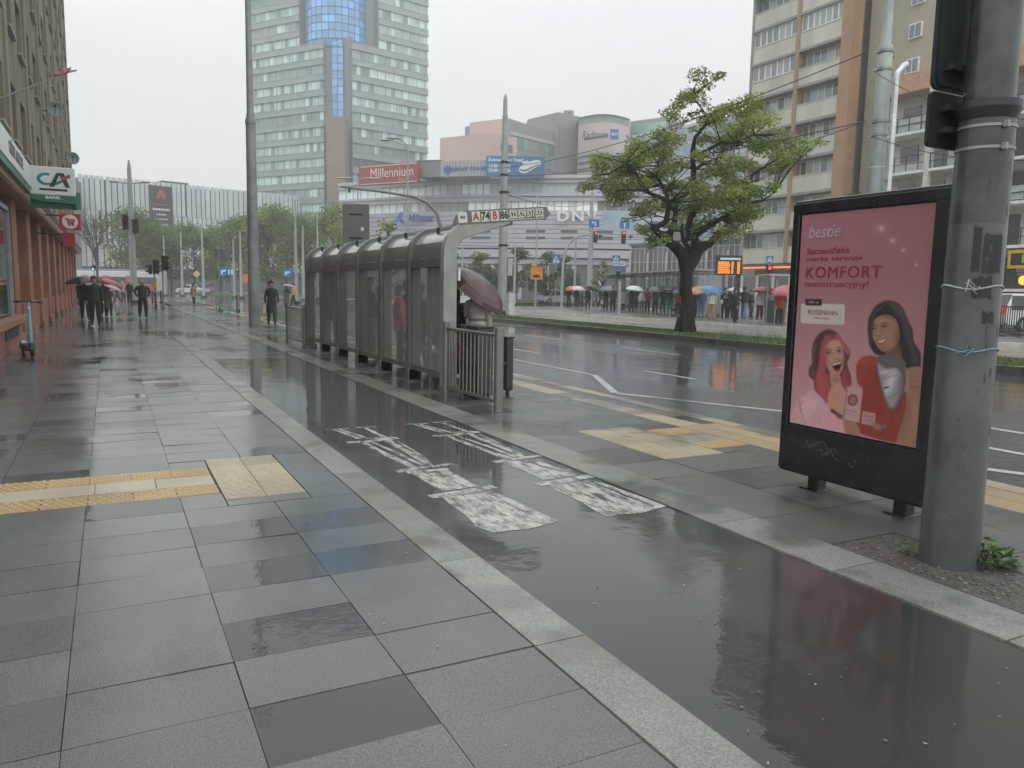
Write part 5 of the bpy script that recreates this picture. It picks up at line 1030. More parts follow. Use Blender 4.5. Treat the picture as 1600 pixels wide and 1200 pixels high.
# ---------------------------------------------------------------- right-hand apartment building with balconies
AX = 49.0; CRM = mat('cream_parapet', (.54, .53, .46), .7, var=.16, scale=.5, stretch=(1, 1, .3)); TAN = mat('tan_pilaster', (.34, .24, .155), .7, var=.15); ORS = mat('orange_pilaster', (.37, .225, .13), .65, var=.15, scale=.6); YWL = mat('yellow_grey_render', (.36, .335, .26), .75, var=.12, scale=.35, stretch=(1, 1, .4)); WFR = mat('white_window_frame', (.72, .73, .72), .5); AGL = glassy('flat_glass', (.16, .17, .175), .08); GRYW = mat('grey_recess', (.27, .265, .25), .7, var=.2)
ab = empty('balcony_block', (AX, 46, 0), 'cream apartment building with long balcony bands and an orange stripe right of the tree', 'building')
b = MB(); b.box((AX + .9, 42.2, 0), (AX + 14, 51.6, 36)); b.box((AX - .05, 51.35, 4.2), (AX + .9, 51.6, 36)); attach(b.build('wall', GRYW), ab)
bays = ((46.65, 51.35), (42.25, 46.3))
b = MB(); b.box((AX - .12, 46.3, 4.2), (AX + .9, 46.65, 36)); attach(b.build('pilaster', TAN), ab)
b = MB(); b.box((AX - .18, 41.25, 4.2), (AX + .9, 42.25, 36)); attach(b.build('pilaster', ORS), ab)
wp = {}
for k in range(11):
    zt = 5.4 + 2.76 * k
    b = MB(); b.box((AX - .1, 42.26, zt + 1.30), (AX + .9, 51.34, zt + 1.50)); attach(b.build('balcony_slab', GRYW), ab)
    for j, (ya, yb) in enumerate(bays):
        b = MB(); b.box((AX, ya, zt - 1.24), (AX + .12, yb, zt)); b.box((AX - .04, ya, zt), (AX + .16, yb, zt + .06)); attach(b.build('balcony_parapet', CRM), ab)
        glazed = (k * 7 + j * 3) % 5 in (0, 2) and k > 2
        x = AX + .14 if glazed else AX + .82; key = (glazed, j); a0 = ya + .02 if glazed else ya + (.9 if j == 0 else .6) ; n = 7 if glazed else 5
        zl, zh = (zt + .06, zt + 1.30) if glazed else (zt - .3, zt + 1.28)
        fr = MB(); pn = MB(); wd = (yb - .02 - a0) / n
        for i in range(n + 1): fr.box((x - .05, a0 + i * wd - .065, zl), (x + .03, a0 + i * wd + .065, zh))
        fr.box((x - .04, a0, zl), (x + .03, yb - .02, zl + .09)); fr.box((x - .04, a0, zh - .08), (x + .03, yb - .02, zh))
        for i in range(n): t = rg.choice((1.0, 1.6, 2.4, .6, 3.0) if not glazed else (1.6, 2.0, 1.3)); pn.ct = (t, t, t * .99); pn.box((x - .01, a0 + i * wd, zl), (x, a0 + (i + 1) * wd, zh))
        w_ = attach(fr.build('window', WFR), ab); q = pn.build('pane', AGL); q.parent = w_
b = MB(); b.box((AX + 1.65, 30, 0), (AX + 14, 41.24, 36)); attach(b.build('side_wall', YWL), ab)
for px, py in ((1432, 48), (1427, 103), (1437, -5)):
    p = atx(px, py, AX + 1.65); b = MB(); b.box((AX + 1.5, p.y - .5, p.z - .5), (AX + 1.66, p.y + .5, p.z + .5)); w_ = attach(b.build('window', WFR), ab); b = MB(); b.box((AX + 1.48, p.y - .42, p.z - .42), (AX + 1.495, p.y - .02, p.z + .42)); b.box((AX + 1.48, p.y + .06, p.z - .42), (AX + 1.495, p.y + .42, p.z + .42)); q = b.build('pane', AGL); q.parent = w_
# shops on the ground floor of that building
b = MB(); b.box((AX + .3, 42.2, 0), (AX + .9, 51.6, 4.15)); attach(b.build('shop_front', mat('shop_front_grey', (.25, .245, .235), .5)), ab)
for k in range(5): b = MB(); b.ct = (.5, .5, .55); y = 42.6 + k * 1.8; b.box((AX + .24, y, .5), (AX + .29, y + 1.5, 3.0)); attach(b.build('shop_window', AGL), ab)
for k in range(6): b = MB(); y = 42.45 + k * 1.8; b.box((AX + .1, y - .1, 0), (AX + .29, y + .1, 3.2)); attach(b.build('shop_pillar', CRM), ab)
NEON = mat('orange_neon', (.5, .12, .03), .4, emit=(1, .22, .05), estr=1.6)
b = MB(); b.box((AX + .0, 42.3, 3.78), (AX + .06, 51.2, 3.86)); attach(b.build('neon_line', NEON), ab)
b = MB(); b.box((AX + .0, 42.3, 3.1), (AX + .08, 45.0, 3.7)); attach(b.build('shop_sign', mat('dim_sign', (.14, .08, .06), .5)), ab)
for k in range(6): b = MB(); b.box((AX - .03, 42.5 + k * .4, 3.25), (AX - .01, 42.75 + k * .4, 3.6)); attach(b.build('neon_letter', NEON), ab)
b = MB(); b.box((AX + .2, 46.0, 3.15), (AX + .26, 50, 3.65)); attach(b.build('shop_sign', mat('dim_dark_sign', (.05, .05, .055), .5)), ab)
# ---------------------------------------------------------------- lower gallery wing on the far right
gw = empty('gallery_building', (AX + .2, 30, 0), 'lower pale gallery building with open balconies under an orange fascia, behind the near mast', 'building')
WX = AX + .0; ye = atx(1370, 140, WX).y; zt = atx(1370, 130, WX).z; zb = atx(1370, 156, WX).z
b = MB(); b.box((WX + 1.6, 12, 0), (WX + 12, ye, zb)); attach(b.build('wall', mat('gallery_wall', (.56, .55, .51), .7, var=.12)), gw)
b = MB(); b.box((WX, 12, zb), (WX + 12, ye, zt)); attach(b.build('fascia', mat('orange_fascia', (.47, .28, .19), .65)), gw)
zs = [zb - 2.65 * k for k in range(1, 6)]
for k, z in enumerate(zs):
    b = MB(); b.box((WX, 12, z - .18), (WX + 1.6, ye, z)); attach(b.build('gallery_slab', WFR), gw)
    b = MB()
    for i in range(int((ye - 12) / .9)): b.box((WX + .04, ye - i * .9 - .05, z), (WX + .08, ye - i * .9, z + 1.0))
    for q in (.5, 1.0): b.box((WX + .03, 12, z + q - .02), (WX + .09, ye, z + q + .02))
    attach(b.build('gallery_railing', DARKM), gw)
    b = MB(); b.box((WX + .09, 12, z + .08), (WX + .10, ye, z + .92)); attach(b.build('railing_panel', mat('railing_sheet_%s' % 'pale' , (.42, .43, .41), .4)), gw) if k in (0, 2) else None
    for i in range(7):
        y = ye - 1.6 - i * 2.6; b = MB(); b.ct = (.5, .5, .5); b.box((WX + 1.52, y - (.45 if i % 2 else .9), z + (0.05 if i % 2 else .9)), (WX + 1.6, y + .45, z + 2.0)); attach(b.build('gallery_door' if i % 2 else 'gallery_window', AGL), gw)
for i in range(5):
    y = ye - 4.3 - i * 5.2; b = MB(); b.box((WX - .05, y - .17, 0), (WX + .3, y + .17, zb)); attach(b.build('pillar', mat('gallery_wall', None)), gw)
b = MB(); b.box((WX + .5, 12, 0), (WX + 1.5, ye, 3.0)); attach(b.build('shop_front', mat('dark_shop_front', (.07, .07, .07), .3)), gw)
p = atx(1590, 405, WX - .3)
b = MB(); b.box((WX - .28, p.y - 6, p.z - .55), (WX - .02, p.y + .6, p.z + .55)); attach(b.build('yellow_shop_sign', mat('sign_yellow', (.58, .36, .02), .45)), gw)
b = MB(); b.box((WX - .285, p.y - 5.8, p.z - .36), (WX - .281, p.y + .42, p.z + .36)); attach(b.build('black_field', BLACK), gw)
attach(lettering('lettering', 'IAN', .62, mat('sign_yellow', None), plane((WX - .29, p.y - .75, p.z), (0, -1, 0)), bold=.03), gw)
p = atx(1597, 438, WX - .3); b = MB(); b.ell((WX - .2, p.y, p.z), (.12, .28, .28), 12, 8); attach(b.build('amber_shop_lamp', LIGHTAMB), gw)
# ================================================================== TREES
def leafcloud(name, pads, m, per, size, parent, flat=.55, seed=1, keep=None):
    """leaves: small folded blades scattered through clumps, denser towards each clump's outside"""
    rg = np.random.RandomState(seed); V = []; F = []; T = []; nv = 0
    for (c, r) in pads:
        n = max(8, int(per * r * r)); d = rg.normal(size=(n, 3)); d /= np.linalg.norm(d, axis=1)[:, None]; rad = r * rg.rand(n) ** .42; p = d * rad[:, None]; p[:, 2] *= flat; p += np.array(c)
        q = rg.normal(size=(n, 3)); q[:, 2] = q[:, 2] * .45 - .25; q /= np.linalg.norm(q, axis=1)[:, None]; s = np.cross(q, rg.normal(size=(n, 3))); s /= np.linalg.norm(s, axis=1)[:, None]
        L_ = size * rg.uniform(.6, 1.35, n)[:, None]; w = L_ * .30
        v = np.stack([p, p + q * L_ * .5 + s * w, p + q * L_, p + q * L_ * .5 - s * w], 1).reshape(-1, 3); V.append(v)
        F.append((np.arange(n)[:, None] * 4 + np.arange(4)[None]) + nv); nv += 4 * n
        clump = rg.uniform(.72, 1.28); T.append(np.clip(rg.normal(clump, .22, n), .35, 1.9))
    V = np.concatenate(V); F = np.concatenate(F); T = np.concatenate(T)
    me = bpy.data.meshes.new(name); me.vertices.add(len(V)); me.vertices.foreach_set('co', V.reshape(-1)); me.loops.add(F.size); me.loops.foreach_set('vertex_index', F.reshape(-1).astype(np.int32)); me.polygons.add(len(F)); me.polygons.foreach_set('loop_start', np.arange(0, F.size, 4, dtype=np.int32)); me.update(calc_edges=True)
    a = me.color_attributes.new('tint', 'FLOAT_COLOR', 'CORNER'); t4 = np.repeat(T, 4); col = np.stack([t4 * 1.04, t4, t4 * .85, np.ones_like(t4)], 1); a.data.foreach_set('color', col.reshape(-1).astype(np.float32))
    me.materials.append(m); o = bpy.data.objects.new(name, me); COL.objects.link(o); o.parent = parent; return o
def leafmat(name, col):
    m, nt, b = newmat(name); a = N(nt, 'ShaderNodeAttribute'); a.attribute_name = 'tint'; mx = N(nt, 'ShaderNodeMix', data_type='RGBA', blend_type='MULTIPLY'); mx.inputs[0].default_value = 1; mx.inputs[6].default_value = rgb(col); L(nt, a.outputs['Color'], mx.inputs[7]); L(nt, mx.outputs[2], b.inputs['Base Color']); b.inputs['Roughness'].default_value = .5; b.inputs['Specular IOR Level'].default_value = .35
    t = N(nt, 'ShaderNodeBsdfTranslucent'); L(nt, mx.outputs[2], t.inputs['Color']); ms = N(nt, 'ShaderNodeMixShader'); ms.inputs[0].default_value = .38; L(nt, b.outputs[0], ms.inputs[1]); L(nt, t.outputs[0], ms.inputs[2]); L(nt, ms.outputs[0], nt.nodes['Material Output'].inputs['Surface']); return m
LEAF1 = leafmat('locust_leaf', (.25, .325, .10)); LEAF2 = leafmat('park_leaf', (.125, .20, .065)); LEAF3 = leafmat('park_leaf_light', (.19, .28, .085)); LEAF4 = leafmat('dark_leaf', (.085, .135, .055))
BARK = mat('wet_dark_bark', (.022, .018, .015), .75, var=.55, scale=9, bump=1.0, bscale=22, stretch=(1, 1, .25), spec=.25); BARK2 = mat('grey_bark', (.06, .052, .045), .8, var=.3, scale=8)
# ---------------------------------------------------------------- the big gnarled tree on the median
TB = Vector((19.05, 22.75, .13)); TD = TB.dot(FH); UX = CR - FH * CR.dot(FH); UX = Vector((FH.y, -FH.x, 0))
rt = random.Random(21)
def tp_(x, y, dd=0.0):   # surveyed crown points with a depth of their own
    return atd(900 + x / 2.928, 120 + y / 2.928, TD) + FH * dd
tree = empty('street_tree', TB, 'gnarled old tree with a forked dark trunk and light green crown on the median', 'tree')
limbs = [
 ([(508,1172,0),(507,1120,0),(505,1010,0),(504,900,0),(503,868,0)], [.35,.28,.225,.22,.25]),
 ([(503,880,0),(480,812,-.2),(440,775,-.4),(408,758,-.5),(370,735,-.7),(330,690,-.9)], [.24,.22,.20,.17,.15,.10]),
 ([(412,762,-.5),(425,720,-.2),(455,655,.1),(462,615,.2),(440,590,.3)], [.14,.12,.10,.09,.06]),
 ([(345,700,-.8),(392,668,-.9),(398,590,-1.2),(350,570,-1.4),(300,600,-1.6)], [.09,.10,.09,.07,.04]),
 ([(350,572,-1.4),(270,548,-1.8),(200,552,-2.2),(142,562,-2.5)], [.08,.05,.035,.02]),
 ([(395,600,-1.2),(385,540,-1.0),(350,470,-.8),(365,420,-.6),(330,350,-.4)], [.08,.06,.05,.035,.02]),
 ([(300,560,-1.7),(240,480,-1.9),(190,440,-2.2),(110,490,-2.5),(50,500,-2.6)], [.06,.05,.04,.03,.015]),
 ([(510,878,0),(545,820,.2),(580,780,.4),(630,765,.7),(690,705,1.1),(740,660,1.4)], [.25,.22,.19,.15,.10,.06]),
 ([(560,800,.3),(540,725,.0),(590,690,-.3),(645,655,-.6),(700,620,-1.0)], [.18,.15,.11,.08,.05]),
 ([(540,812,.2),(505,745,.5),(498,700,.6),(503,664,.6)], [.12,.09,.06,.04]),
 ([(520,745,.3),(545,640,.9),(600,560,1.0),(560,535,.8),(548,470,.5),(546,420,.2),(530,350,.0),(540,280,-.2),(590,220,-.3),(575,165,-.3),(520,105,-.4)], [.10,.12,.13,.13,.11,.10,.09,.07,.05,.035,.02]),
 ([(545,362,.1),(590,345,-.4),(635,320,-.8),(690,330,-1.1),(760,300,-1.4)], [.07,.06,.05,.035,.02]),
 ([(552,420,.3),(600,385,.8),(680,355,1.2),(720,400,1.4),(742,450,1.5),(735,505,1.4)], [.06,.07,.08,.09,.09,.06]),
 ([(742,460,1.5),(800,450,1.7),(860,455,1.9),(890,405,2.0),(950,370,2.1),(1005,335,2.2)], [.10,.09,.07,.05,.035,.015]),
 ([(700,355,1.2),(720,290,1.0),(770,240,.8),(800,180,.7),(830,130,.6)], [.07,.06,.045,.03,.015]),
 ([(600,225,-.3),(650,190,-.1),(700,160,.1),(760,130,.2)], [.04,.03,.025,.012]),
 ([(650,655,-.6),(720,600,-1.1),(790,590,-1.5),(830,560,-1.8)], [.06,.045,.03,.015]),
 ([(720,300,1.0),(800,280,1.4),(860,240,1.7),(900,270,1.9)], [.05,.04,.03,.015]),
 ([(600,560,1.0),(640,520,1.6),(690,530,2.2),(760,540,2.6)], [.06,.05,.04,.02]),
 ([(455,655,.1),(480,560,.9),(470,470,1.6),(430,400,2.1)], [.06,.05,.035,.02]),
]
tw_ = MB(); trk = None
tips = []
for li, (pts, rs) in enumerate(limbs):
    P3 = [tp_(*p) for p in pts]
    if li == 0: P3[0].z = .05
    # smooth and roughen the limb
    fine = []; fr = []
    for i in range(len(P3) - 1):
        for k in range(3):
            t = k / 3; fine.append(P3[i].lerp(P3[i+1], t) + Vector((rt.uniform(-1, 1), rt.uniform(-1, 1), rt.uniform(-1, 1))) * rs[i] * (.16 if i or k else 0)); fr.append((rs[i] + (rs[i+1] - rs[i]) * t) * rt.uniform(.92, 1.1))
    fine.append(P3[-1]); fr.append(rs[-1])
    b = MB(); b.tube(fine, fr, 12 if li == 0 else 8)
    if li == 0:
        for k in range(7):
            a = 6.2832 * k / 7 + .3; b.tube([TB + Vector((math.cos(a) * .22, math.sin(a) * .22, .55)), TB + Vector((math.cos(a) * .31, math.sin(a) * .31, .16)), TB + Vector((math.cos(a) * .40, math.sin(a) * .40, -.06))], [.10, .10, .05], 7)
    attach(b.build('trunk' if li == 0 else 'limb', BARK, smooth=True), tree)
    if li: tips += [(P3[-1], 1.0), (P3[-2], .6)]
padpx = [(110,395,1),(60,485,.7),(190,430,1.1),(280,345,1.2),(345,330,1.0),(430,310,1.1),(180,525,1.1),(400,440,1.2),(515,95,.9),(470,125,.75),(560,65,.7),(600,195,.9),(685,155,.9),(790,150,1.1),(850,190,1.1),(760,240,1.2),(900,270,1.1),(965,330,1.0),(1005,355,.7),(850,330,1.2),(690,290,1.1),(620,430,1.0),(480,390,1.0),(560,470,.9),(680,510,1.1),(740,560,1.1),(790,610,.9),(650,590,1.2),(720,640,1.1),(800,640,.8),(600,660,1.0),(690,700,.9),(330,690,.7),(480,560,1.0),(350,745,.7),(280,500,1.1),(820,520,.9),(250,400,1.0),(150,470,.8),(330,590,.8),(430,690,.6),(560,590,.9),(520,520,.9),(740,120,.8),(910,420,.7),(960,390,.7),(620,270,.8),(540,180,.6),(770,400,.9),(700,440,.8),(440,500,.8),(650,740,.7),(560,720,.5),(270,620,.5)]
pads = []
for x, y, s in padpx:
    dx = (x - 520) / 2.928 * TD / FPX; md = 2.9 * math.sqrt(max(.12, 1 - (dx / 5.0) ** 2))
    for k in range(4):
        dd = rt.uniform(-md, md); q = tp_(x + rt.uniform(-26, 26), y + rt.uniform(-22, 22), 0); q = q + FH * dd; sc = 1 + dd / TD
        pads.append((q - TB + Vector((0, 0, 0)), s * rt.uniform(.27, .52)))
    q = tp_(x, y, rt.uniform(-.4, .4)); pads.append((q - TB, s * .45))
tw2 = MB()
allp = [p for pts, rs in limbs[1:] for p in [tp_(*v) for v in pts[1:]]]
for c, r in pads:       # twigs carry every clump back to the nearest limb
    c3 = c + TB; near = min(allp, key=lambda p: (p - c3).length + max(0, p.z - c3.z) * .6); mid = near.lerp(c3, .5) + Vector((rt.uniform(-.15, .15), rt.uniform(-.15, .15), rt.uniform(-.05, .2))); tw2.tube([near, mid, c3], [.028, .016, .006], 4)
    for k in range(3): tw2.tube([mid.lerp(c3, .5), c3 + Vector((rt.uniform(-r, r), rt.uniform(-r, r), rt.uniform(-r, r) * .4))], [.010, .004], 3)
attach(tw2.build('twig_mass', BARK), tree)
o = leafcloud('crown', [(tuple(c), r) for c, r in pads], LEAF1, 980, .105, tree, flat=.60, seed=5)
# ---------------------------------------------------------------- trees farther off: a few grown forms, repeated with their own size and turn
def bgtree(name, h, w, m, seed, n=34, per=80, size=.30, label=None, trunk=.35, low=.22):
    r_ = random.Random(seed); t = empty(name, (0, 0, 0)); b = MB(); b.tube([(0, 0, -.2), (.05, 0, h * .25), (0, .1, h * .55), (.1, 0, h * .85)], [trunk * .5, trunk * .4, trunk * .26, .03], 7); b.build('trunk', BARK2, t, smooth=True); pads = []; b = MB()
    for i in range(n):
        z = low + (1 - low) * r_.random() ** .8; rr = w / 2 * math.sin(math.pi * min(1, (z - low + .12) / (1.13 - low))) ** .6 * r_.uniform(.35, 1.0); a = r_.uniform(0, 6.28); c = Vector((math.cos(a) * rr, math.sin(a) * rr, z * h * .95)); pads.append((tuple(c), w * r_.uniform(.10, .20)))
        b.tube([(0, 0, max(h * .2, c.z - rr * .8)), tuple(c)], [.07, .02], 4)
    b.build('limb_mass', BARK2, t); leafcloud('crown', pads, m, per / max(.3, (w * .15) ** 2) , size, t, flat=.75, seed=seed); return t
def put_tree(proto, px, py, D, h, base_h, label, rz, wide=1.0, group=None):
    p = atd(px, 446, D); s = h / base_h; return (proto, (p.x, p.y, 0), rz, (s * wide, s * wide, s), label)
forms = [bgtree('park_tree', 12, 10, LEAF2, 3, 46, 150, .34), bgtree('park_tree', 12, 9, LEAF3, 9, 40, 140, .34), bgtree('street_tree', 6, 4.2, LEAF4, 14, 26, 150, .22, trunk=.16), bgtree('young_tree', 4, 1.7, LEAF3, 17, 16, 110, .16, trunk=.07)]
basehs = [12, 12, 6, 4]; used = [False] * 4
LEFTG = 'trees in front of the shopping centre'; MIDG = 'small trees in front of the curved office block'
spots = [ # form, px, D, height, wide, label, group
 (0, 205, 128, 14.0, 1.0, 'dense green tree behind the tall lamp and signal mast on the left', LEFTG),
 (1, 232, 135, 13.0, 1.15, 'light green tree left of and below the black shopping centre banner', LEFTG),
 (0, 268, 138, 12.0, 1.1, 'dark green tree directly below the black shopping centre banner', LEFTG),
 (0, 305, 142, 12.5, 1.15, 'bushy tree behind the white car in the junction', LEFTG),
 (1, 345, 140, 13.2, 1.1, 'light green tree above the grey square sign back on the left', LEFTG),
 (0, 378, 138, 14.0, 1.0, 'dark tree partly behind the tall near-left lamp mast', LEFTG),
 (1, 418, 132, 16.0, .95, 'tall light green tree just right of the tall lamp mast', LEFTG),
 (0, 448, 134, 15.0, .95, 'dense tree at the foot of the office tower, left half', LEFTG),
 (1, 520, 112, 14.0, .8, 'yellow-green tree in front of the brown stone pylon', LEFTG),
 (0, 474, 128, 13.0, .9, 'green tree behind the pale masts left of the bus shelter', LEFTG),
 (3, 606, 70, 7.8, 1.3, 'pale green treetop showing above the bus shelter roof', None),
 (2, 700, 84, 5.6, 1.1, 'small dark tree just right of the near rib of the bus shelter', MIDG),
 (2, 752, 88, 5.6, 1.25, 'small round tree behind the brown umbrella', MIDG),
 (2, 806, 90, 6.3, 1.2, 'small tree right of the big mast in the middle distance', MIDG),
 (2, 853, 92, 6.0, 1.1, 'small tree behind the orange warning sign', MIDG),
 (2, 882, 90, 5.6, 1.05, 'small tree behind the curved signal arm post', MIDG),
 (3, 941, 58, 4.0, .85, 'slim young tree beside the far bus stop signs', None),
]
for f, px, D, h, wd, lab, grp in spots:
    p = atd(px, 446, D); s = h / basehs[f]
    if not used[f]: o = forms[f]; used[f] = True
    else: o = clone(forms[f])
    o.location = (p.x, p.y, 0); o.rotation_euler = (0, 0, rnd.uniform(0, 6.28)); o.scale = (s * wd, s * wd, s); tag(o, lab, 'tree', grp)
# bare tree
p = atd(152, 446, 108); g = empty('bare_tree', (p.x, p.y, 0), 'leafless tree with fine upright twigs at the far end of the left pavement', 'tree'); bt = random.Random(3)
b = MB(); b.tube([(0, 0, -.1), (.1, 0, 3), (0, .1, 5)], [.22, .17, .12], 7); b.build('trunk', BARK2, g, smooth=True)
b = MB()
def grow(p, d, l, r, k):
    q = p + d * l; b.tube([p, p.lerp(q, .5) + Vector((bt.uniform(-.1, .1), bt.uniform(-.1, .1), 0)) * l, q], [r, r * .8, r * .55], 4)
    if k:
        for _ in range(3): grow(p.lerp(q, bt.uniform(.6, 1)), (d + Vector((bt.uniform(-.7, .7), bt.uniform(-.7, .7), bt.uniform(-.1, .5)))).normalized(), l * bt.uniform(.55, .8), r * .55, k - 1)
for _ in range(6): grow(Vector((0, 0, bt.uniform(3.2, 5))), Vector((bt.uniform(-.5, .5), bt.uniform(-.5, .5), 1)).normalized(), 3.4, .15, 3)
b.build('twig_mass', BARK2, g)
# ================================================================== PEOPLE
SKIN = mat('skin', (.42, .25, .18), .5, var=.08); SHOE = mat('dark_shoe', (.02, .018, .017), .4)
def cloth(name, c, rough=.8): return mat('cloth_' + name, c, rough, var=.16, scale=14, bump=.15, bscale=60)
BODYCACHE = {}
def body_mesh(pose):
    """one continuous figure 1.75 m tall grown over a jointed skeleton; faces -y"""
    if pose in BODYCACHE: return BODYCACHE[pose]
    st = {'stand': (.0, .0), 'walk': (.30, -.26), 'lean': (.08, -.05), 'umbrella': (.05, -.05), 'umbrella_walk': (.26, -.22), 'phone': (.03, -.02), 'pocket': (.22, -.2), 'stand_wide': (.04, .02)}[pose]
    J = []; E = []; RAD = []; SEG = []
    def v(p, r, par=None, s=1):
        J.append(Vector(p)); RAD.append(r if hasattr(r, '__len__') else (r, r)); i = len(J) - 1
        if par is not None: E.append((par, i)); SEG.append((par, i, s))
        return i
    pel = v((0, 0, .96), (.155, .115)); wai = v((0, 0, 1.12), (.140, .105), pel, 1); che = v((0, .01, 1.32), (.165, .118), wai, 1); nb = v((0, .015, 1.47), (.075, .07), che, 1); nk = v((0, .0, 1.535), (.052, .055), nb, 0); hd = v((0, -.015, 1.61), (.075, .088), nk, 0); ht = v((0, -.005, 1.70), (.068, .082), hd, 0)
    nose = v((0, -.112, 1.615), .012, hd, 0); chin = v((0, -.068, 1.555), .034, hd, 0)
    for s in (-1, 1):
        ear = v((s * .082, 0, 1.61), .013, hd, 0)
    for s in (-1, 1):
        sh = v((s * .175, .015, 1.425), (.068, .068), che, 1)
        sw = st[0] * .55 * s * -1 if 'walk' in pose else 0
        if pose.startswith('umbrella') and s == 1: el = (.215, -.10, 1.16); wr = (.13, -.27, 1.26); pm = (.12, -.30, 1.31)
        elif pose == 'phone': el = (s * .235, -.02, 1.15); wr = (s * .10, -.26, 1.19); pm = (s * .065, -.31, 1.22)
        elif pose == 'pocket': el = (s * .29, .05, 1.17); wr = (s * .20, -.06, .98); pm = (s * .17, -.09, .92)
        elif pose == 'stand_wide': el = (s * .25, .02, 1.15); wr = (s * .24, -.13, .95); pm = (s * .22, -.18, .90)
        else: el = (s * .225, .02 + sw * .4, 1.15); wr = (s * .235, -.05 + sw, .91); pm = (s * .235, -.075 + sw * 1.1, .835)
        e_ = v(el, .052, sh, 1); w_ = v(wr, .036, e_, 1); p_ = v(pm, (.036, .022), w_, 0)
        d = (Vector(pm) - Vector(wr)).normalized(); side = Vector((0, -1, 0)) - d * Vector((0, -1, 0)).dot(d)
        side = side.normalized() if side.length > .1 else Vector((1, 0, 0)); crl = d.cross(side)
        for k in range(4):
            q = Vector(pm) + d * .035 + side * (.024 - .016 * k); ln = (.062, .07, .066, .052)[k]; f1 = v(q, .0095, p_, 0); f2 = v(q + d * ln * .6 + crl * .01 * -s, .0085, f1, 0); v(q + d * ln * .95 + crl * .03 * -s, .0075, f2, 0)
        t1 = v(Vector(pm) + side * .036 - d * .01, .011, p_, 0); v(Vector(pm) + side * .052 + d * .035, .009, t1, 0)
    for s in (-1, 1):
        a = st[0] if s == 1 else st[1]; hp = v((s * .088, 0, .90), (.105, .11), pel, 2); kn = v((s * .097, -a * .55 - .03, .50 + abs(a) * .03), (.084, .088), hp, 2)
        up = .10 if (a < -.15) else 0.0; an = v((s * .098, -a + (.06 if up else .02), .10 + up * .6), (.068, .074), kn, 2); he = v((s * .098, -a + .045 + (.04 if up else 0), .045 + up), .038, an, 3); to = v((s * .108, -a - .10 + up * .3, .036 + up * .15), (.042, .030), an, 3); v((s * .11, -a - .165 + up * .3, .03), (.034, .024), to, 3)
    bm = bmesh.new(); lay = bm.verts.layers.skin.verify(); vs = [bm.verts.new(p) for p in J]
    for x, r in zip(vs, RAD): x[lay].radius = r
    vs[0][lay].use_root = True
    for a, c in E: bm.edges.new((vs[a], vs[c]))
    me = bpy.data.meshes.new('person'); bm.to_mesh(me); bm.free(); o = bpy.data.objects.new('tmp', me); COL.objects.link(o)
    sk = o.modifiers.new('s', 'SKIN'); sk.use_smooth_shade = True; sk.branch_smoothing = .6; ss = o.modifiers.new('u', 'SUBSURF'); ss.levels = 1; ss.render_levels = 1
    m2 = bpy.data.meshes.new_from_object(o.evaluated_get(bpy.context.evaluated_depsgraph_get())); bpy.data.objects.remove(o)
    n = len(m2.polygons); C = np.empty(n * 3); m2.polygons.foreach_get('center', C); C = C.reshape(-1, 3); best = np.full(n, 9.0); mi = np.zeros(n, int)
    for a, c, s in SEG:
        p, q = np.array(J[a]), np.array(J[c]); d = q - p; t = np.clip(((C - p) @ d) / (d @ d), 0, 1); dist = np.linalg.norm(C - p - t[:, None] * d, axis=1) / (.5 + max(RAD[c][0], RAD[a][0]) * 4); k = dist < best; best[k] = dist[k]; mi[k] = s
    mi[(C[:, 2] < .085)] = 3; mi[(C[:, 2] > .10) & (C[:, 2] < .8) & (mi == 3)] = 2
    mi[(C[:, 2] < 1.0) & (mi == 1) & (np.abs(C[:, 0]) < .17)] = 2
    m2.materials.clear()
    for x in (SKIN, SKIN, SKIN, SHOE): m2.materials.append(x)
    m2.polygons.foreach_set('material_index', mi.astype(np.int32)); m2.polygons.foreach_set('use_smooth', [True] * n); m2.name = 'person'; BODYCACHE[pose] = m2; return m2
def shell(prof, m, name, parent, front=0.0, n=14, dx=0.0):
    """garment or hair: rings of (z, rx, ry, y) swept into a closed surface"""
    b = MB(); vs = []
    for (z, rx, ry, y) in prof:
        for j in range(n): a = 6.2832 * j / n; k = 1 + .035 * math.sin(a * 3 + z * 9); vs.append((dx + rx * k * math.cos(a), y + ry * k * math.sin(a), z))
    k = len(prof); b.add(vs, [(i*n+j, i*n+(j+1)%n, (i+1)*n+(j+1)%n, (i+1)*n+j) for i in range(k-1) for j in range(n)] + [tuple(range(n)), tuple((k-1)*n + j for j in range(n))]); return b.build(name, m, parent, smooth=True)
SHELLS = {}
